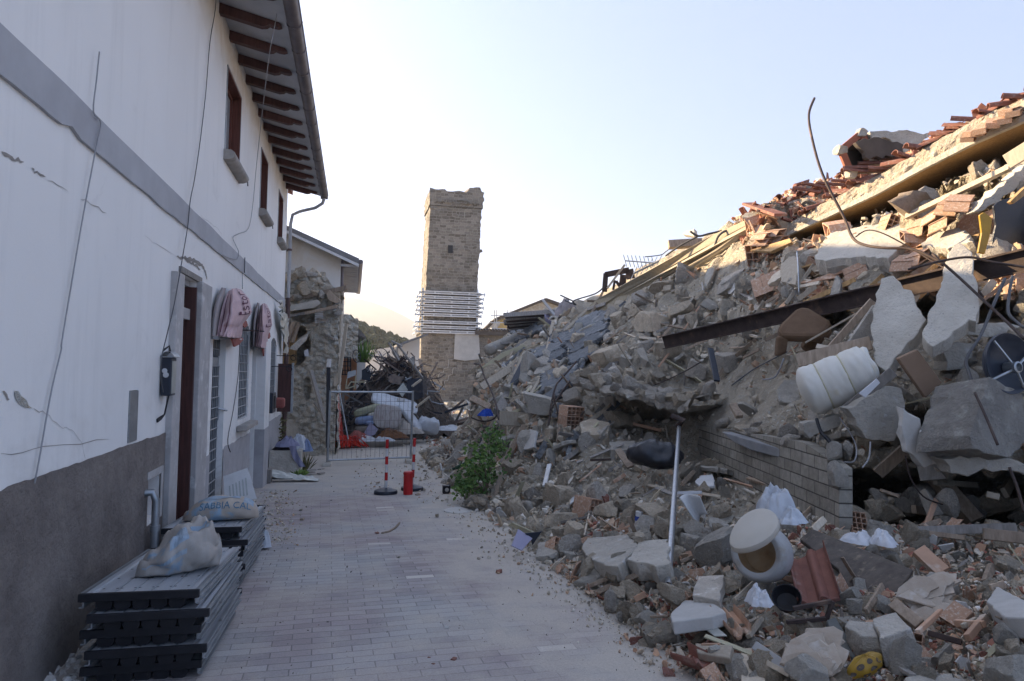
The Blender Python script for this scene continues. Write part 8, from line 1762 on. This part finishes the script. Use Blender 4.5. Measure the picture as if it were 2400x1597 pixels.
# litter on the paving
mb = MB(); P = [at_g(u, v, 0.012) for u, v in ((895, 1250), (912, 1246), (925, 1238), (936, 1226))]; mb.tube(P, 0.012, 6); mb.build('plant_stalk', m_oldwood, None, 'dry plant stalk lying in the middle of the street', 'stalk', smooth='all')
for u, v, px, mat, lb in ((884, 1252, 9, m_rooftile, 'small red tile chip at the end of the dry stalk'), (1024, 1211, 10, m_stone, 'small pointed grey stone on the street near the manhole'), (1064, 1548, 12, m_rooftile, 'broken red brick piece on the paving in the near foreground'), (1016, 1558, 7, m_rooftile, 'smaller red brick piece left of the broken brick'), (1005, 1543, 6, m_rooftile, 'tiny red crumb beside the small brick piece'), (1170, 1343, 14, m_rooftile, 'flattened reddish crumb heap on the paving right of centre'), (934, 1308, 7, m_stone2, 'small grey stone in the middle of the paving'), (1047, 1473, 9, m_chip, 'whitish stone in the right middle of the paving'), (708, 1220, 10, m_oldwood, 'small brown wood block on the paving near the boards'), (1566, 1582, 26, m_rooftile, 'dark red brick fragment at the bottom edge left of the pale plank'), (886, 1133, 8, m_oldwood, 'small flat block by the left marker post'), (980, 1162, 9, m_oldwood, 'small flat brick at the foot of the red bollard')):
    p = at_g(u, v); d = (p-C0).dot(FW); put('litter_piece', random.choice(me_chunk), p + Vector((0, 0, px/F*d*0.25)), px/F*d*0.75, (random.uniform(-.3, .3), random.uniform(-.3, .3), random.uniform(0, 6)), lb, 'debris').data = (lambda m_: (m_.materials.clear(), m_.materials.append(mat), m_)[2])(random.choice(me_chunk).copy())
# shrub growing at the pile foot
sh = thing('shrub', 'bright green leafy shrub growing at the foot of the pile beside the street', 'shrub', at_d(1125, 1160, 10.4))
base = at_d(1140, 1160, 10.5); tk = MB(); tips = []
for k, (u, v, d) in enumerate(((1148, 1020, 10.6), (1120, 1050, 10.4), (1165, 1045, 10.7), (1100, 1090, 10.2), (1085, 1120, 10.1), (1150, 1085, 10.4), (1105, 1140, 10.1), (1075, 1145, 10.0), (1130, 1110, 10.3), (1170, 1015, 10.8), (1110, 1125, 10.0), (1135, 1065, 10.3), (1160, 1020, 10.7))):
    tip = at_d(u, v, d); mid = base.lerp(tip, 0.5) + Vector((random.uniform(-.05, .05), random.uniform(-.1, .1), 0.05)); tk.tube([base, mid, tip], [0.016, 0.010, 0.004], 5); tips.append(tip)
    for _ in range(2): tips.append(mid.lerp(tip, random.random()) + Vector((random.uniform(-.15, .15), random.uniform(-.2, .2), random.uniform(-.12, .12))))
tk.build('stem', m_oldwood, sh)
for half in range(2):
    lf = MB()
    for tip in tips[half::2]:
        for _ in range(random.randint(12, 44)):
            q = tip + Vector((random.gauss(0, .07), random.gauss(0, .10), random.gauss(0, .075))); s_ = random.uniform(.020, .044)
            x_, y_, z_ = basis((random.gauss(0, .6)-.2, random.gauss(0, .6)-.3, random.uniform(.1, 1))); r_ = random.uniform(0, 6.28); a_ = x_*math.cos(r_)+y_*math.sin(r_); b_ = y_*math.cos(r_)-x_*math.sin(r_)
            lf.add([q-a_*s_, q-a_*s_*0.2+b_*s_*0.62, q+a_*s_*0.9+b_*s_*0.25-z_*s_*.3, q+a_*s_*1.0-z_*s_*0.4, q+a_*s_*0.5-b_*s_*0.5, q-a_*s_*0.4-b_*s_*0.6], [(0, 1, 2, 3), (0, 3, 4, 5)])
    lf.build('foliage', m_leaf if half else M('leaf_dark', (0.10, 0.175, 0.045), (0.06, 0.115, 0.032), scale=4, bump=0, rough=0.6, var=0), sh, fix=False)

# ------------------------------------------------------------------ hazy air
hz = MB(); hz.box((-2600, -70, -34), (2600, 2560, 200)); ho = hz.build('haze', None, kind='stuff')
mh = bpy.data.materials.new('haze'); mh.use_nodes = True; nn = mh.node_tree; nn.nodes.remove(nn.nodes['Principled BSDF'])
pv = nn.nodes.new('ShaderNodeVolumePrincipled'); pv.inputs['Density'].default_value = 0.00038; pv.inputs['Color'].default_value = (0.92, 0.95, 1.0, 1); pv.inputs['Anisotropy'].default_value = 0.35
nn.links.new(pv.outputs[0], nn.nodes['Material Output'].inputs['Volume']); ho.data.materials.clear(); ho.data.materials.append(mh)

for k in range(16):
    u, v = random.uniform(2010, 2400), random.uniform(1165, 1232); d = random.uniform(5.7, 6.6); sz = random.uniform(.08, .2)
    put('fallen_stone', random.choice(me_stone+me_chunk), at_d(u, v, d), sz, None, 'stone lying in the shade inside the dark hollow', 'stone', 'stones inside the hollow')
for k in range(7):
    u, v = random.uniform(2050, 2380), random.uniform(1120, 1215); bar_px('old_beam', (u, v), (u+random.uniform(-110, 110), v+random.uniform(-50, 45)), random.uniform(.04, .10), 0.04, random.choice((m_oldwood, m_palewood, m_greywood)), 'broken board lying in the shade inside the dark hollow', 'board', da=random.uniform(5.8, 6.5), db=random.uniform(5.8, 6.5), group='boards inside the hollow')
# laths and splinters all over the pile
def lath(u, v, ln, ang, w_, mat, lb, grp, nm='wood_lath', lift=0.12):
    du, dv_ = math.cos(ang)*ln/2, -math.sin(ang)*ln/2
    bar_px(nm, (u-du, v-dv_), (u+du, v+dv_), w_, random.uniform(.015, .035), mat, lb, 'lath', da=dep(u-du, v-dv_)-lift, db=dep(u+du, v+dv_)-lift, group=grp)
for k in range(34):
    u = random.uniform(1880, 2420); lath(u, random.uniform(max(vr(u)+150, 545), 690), random.uniform(50, 150), 0.42+random.gauss(0, .25), random.uniform(.03, .08), random.choice((m_palewood, m_tanwood, m_tanwood, m_clay)), 'tan splintered lath on the sunlit slope under the roof slab', 'tan laths under the roof slab', lift=0.3)
for k in range(60):
    u = random.uniform(1110, 1460); lath(u, random.uniform(vr(u)+15, min(1080, vf(u)-40)), random.uniform(30, 120), random.choice((0.6, 0.75, 1.0, 1.15))+random.gauss(0, .2), random.uniform(.04, .11), random.choice((m_greywood, m_greywood, m_oldwood, m_palewood, m_felt)), 'grey splintered board on the far end of the pile', 'splintered boards at the far end of the pile')
for k in range(55):
    u = random.uniform(1350, 2420); lath(u, random.uniform(1130, min(1600, vf(u)-10)), random.uniform(25, 90), random.uniform(-.6, 1.4), random.uniform(.015, .05), random.choice((m_oldwood, m_palewood, m_palewood, m_clay, m_greywood)), 'thin splintered stick on the lower heap', 'thin sticks on the lower heap', lift=0.16)

for k in range(22):
    t = random.random(); q = P0.lerp(P1, t) + wn_*random.uniform(0.04, 0.25); s_ = random.uniform(.05, .13); q.z = 0.84+0.1*t + s_*0.4
    put('wall_stone', random.choice(me_stone+me_chunk), q, s_, None, 'stone lying on top of the block wall', 'stone', 'stones on the block wall')
def uv_beyond():
    u = random.uniform(2420, 2690); return u, random.uniform(vr(u)+10, min(vf(u), 1900))
crumbs('small_rubble', 2600, uv_beyond, 8, 60, 1.8, PAL2, 'small stones and shards continuing past the right border')

for k in range(62):
    u = random.uniform(1380, 2000); v = random.uniform(max(vr(u)+110, 640), 860) if random.random() < .6 else random.uniform(1000, 1160)
    if not in_wall(u, v): lath(u, v, random.uniform(25, 80), random.uniform(-.4, 1.2), random.uniform(.02, .06), random.choice((m_oldwood, m_palewood, m_greywood, m_clay, m_oldwood)), 'splintered lath on the stony middle slope', 'laths on the middle slope', lift=0.2)
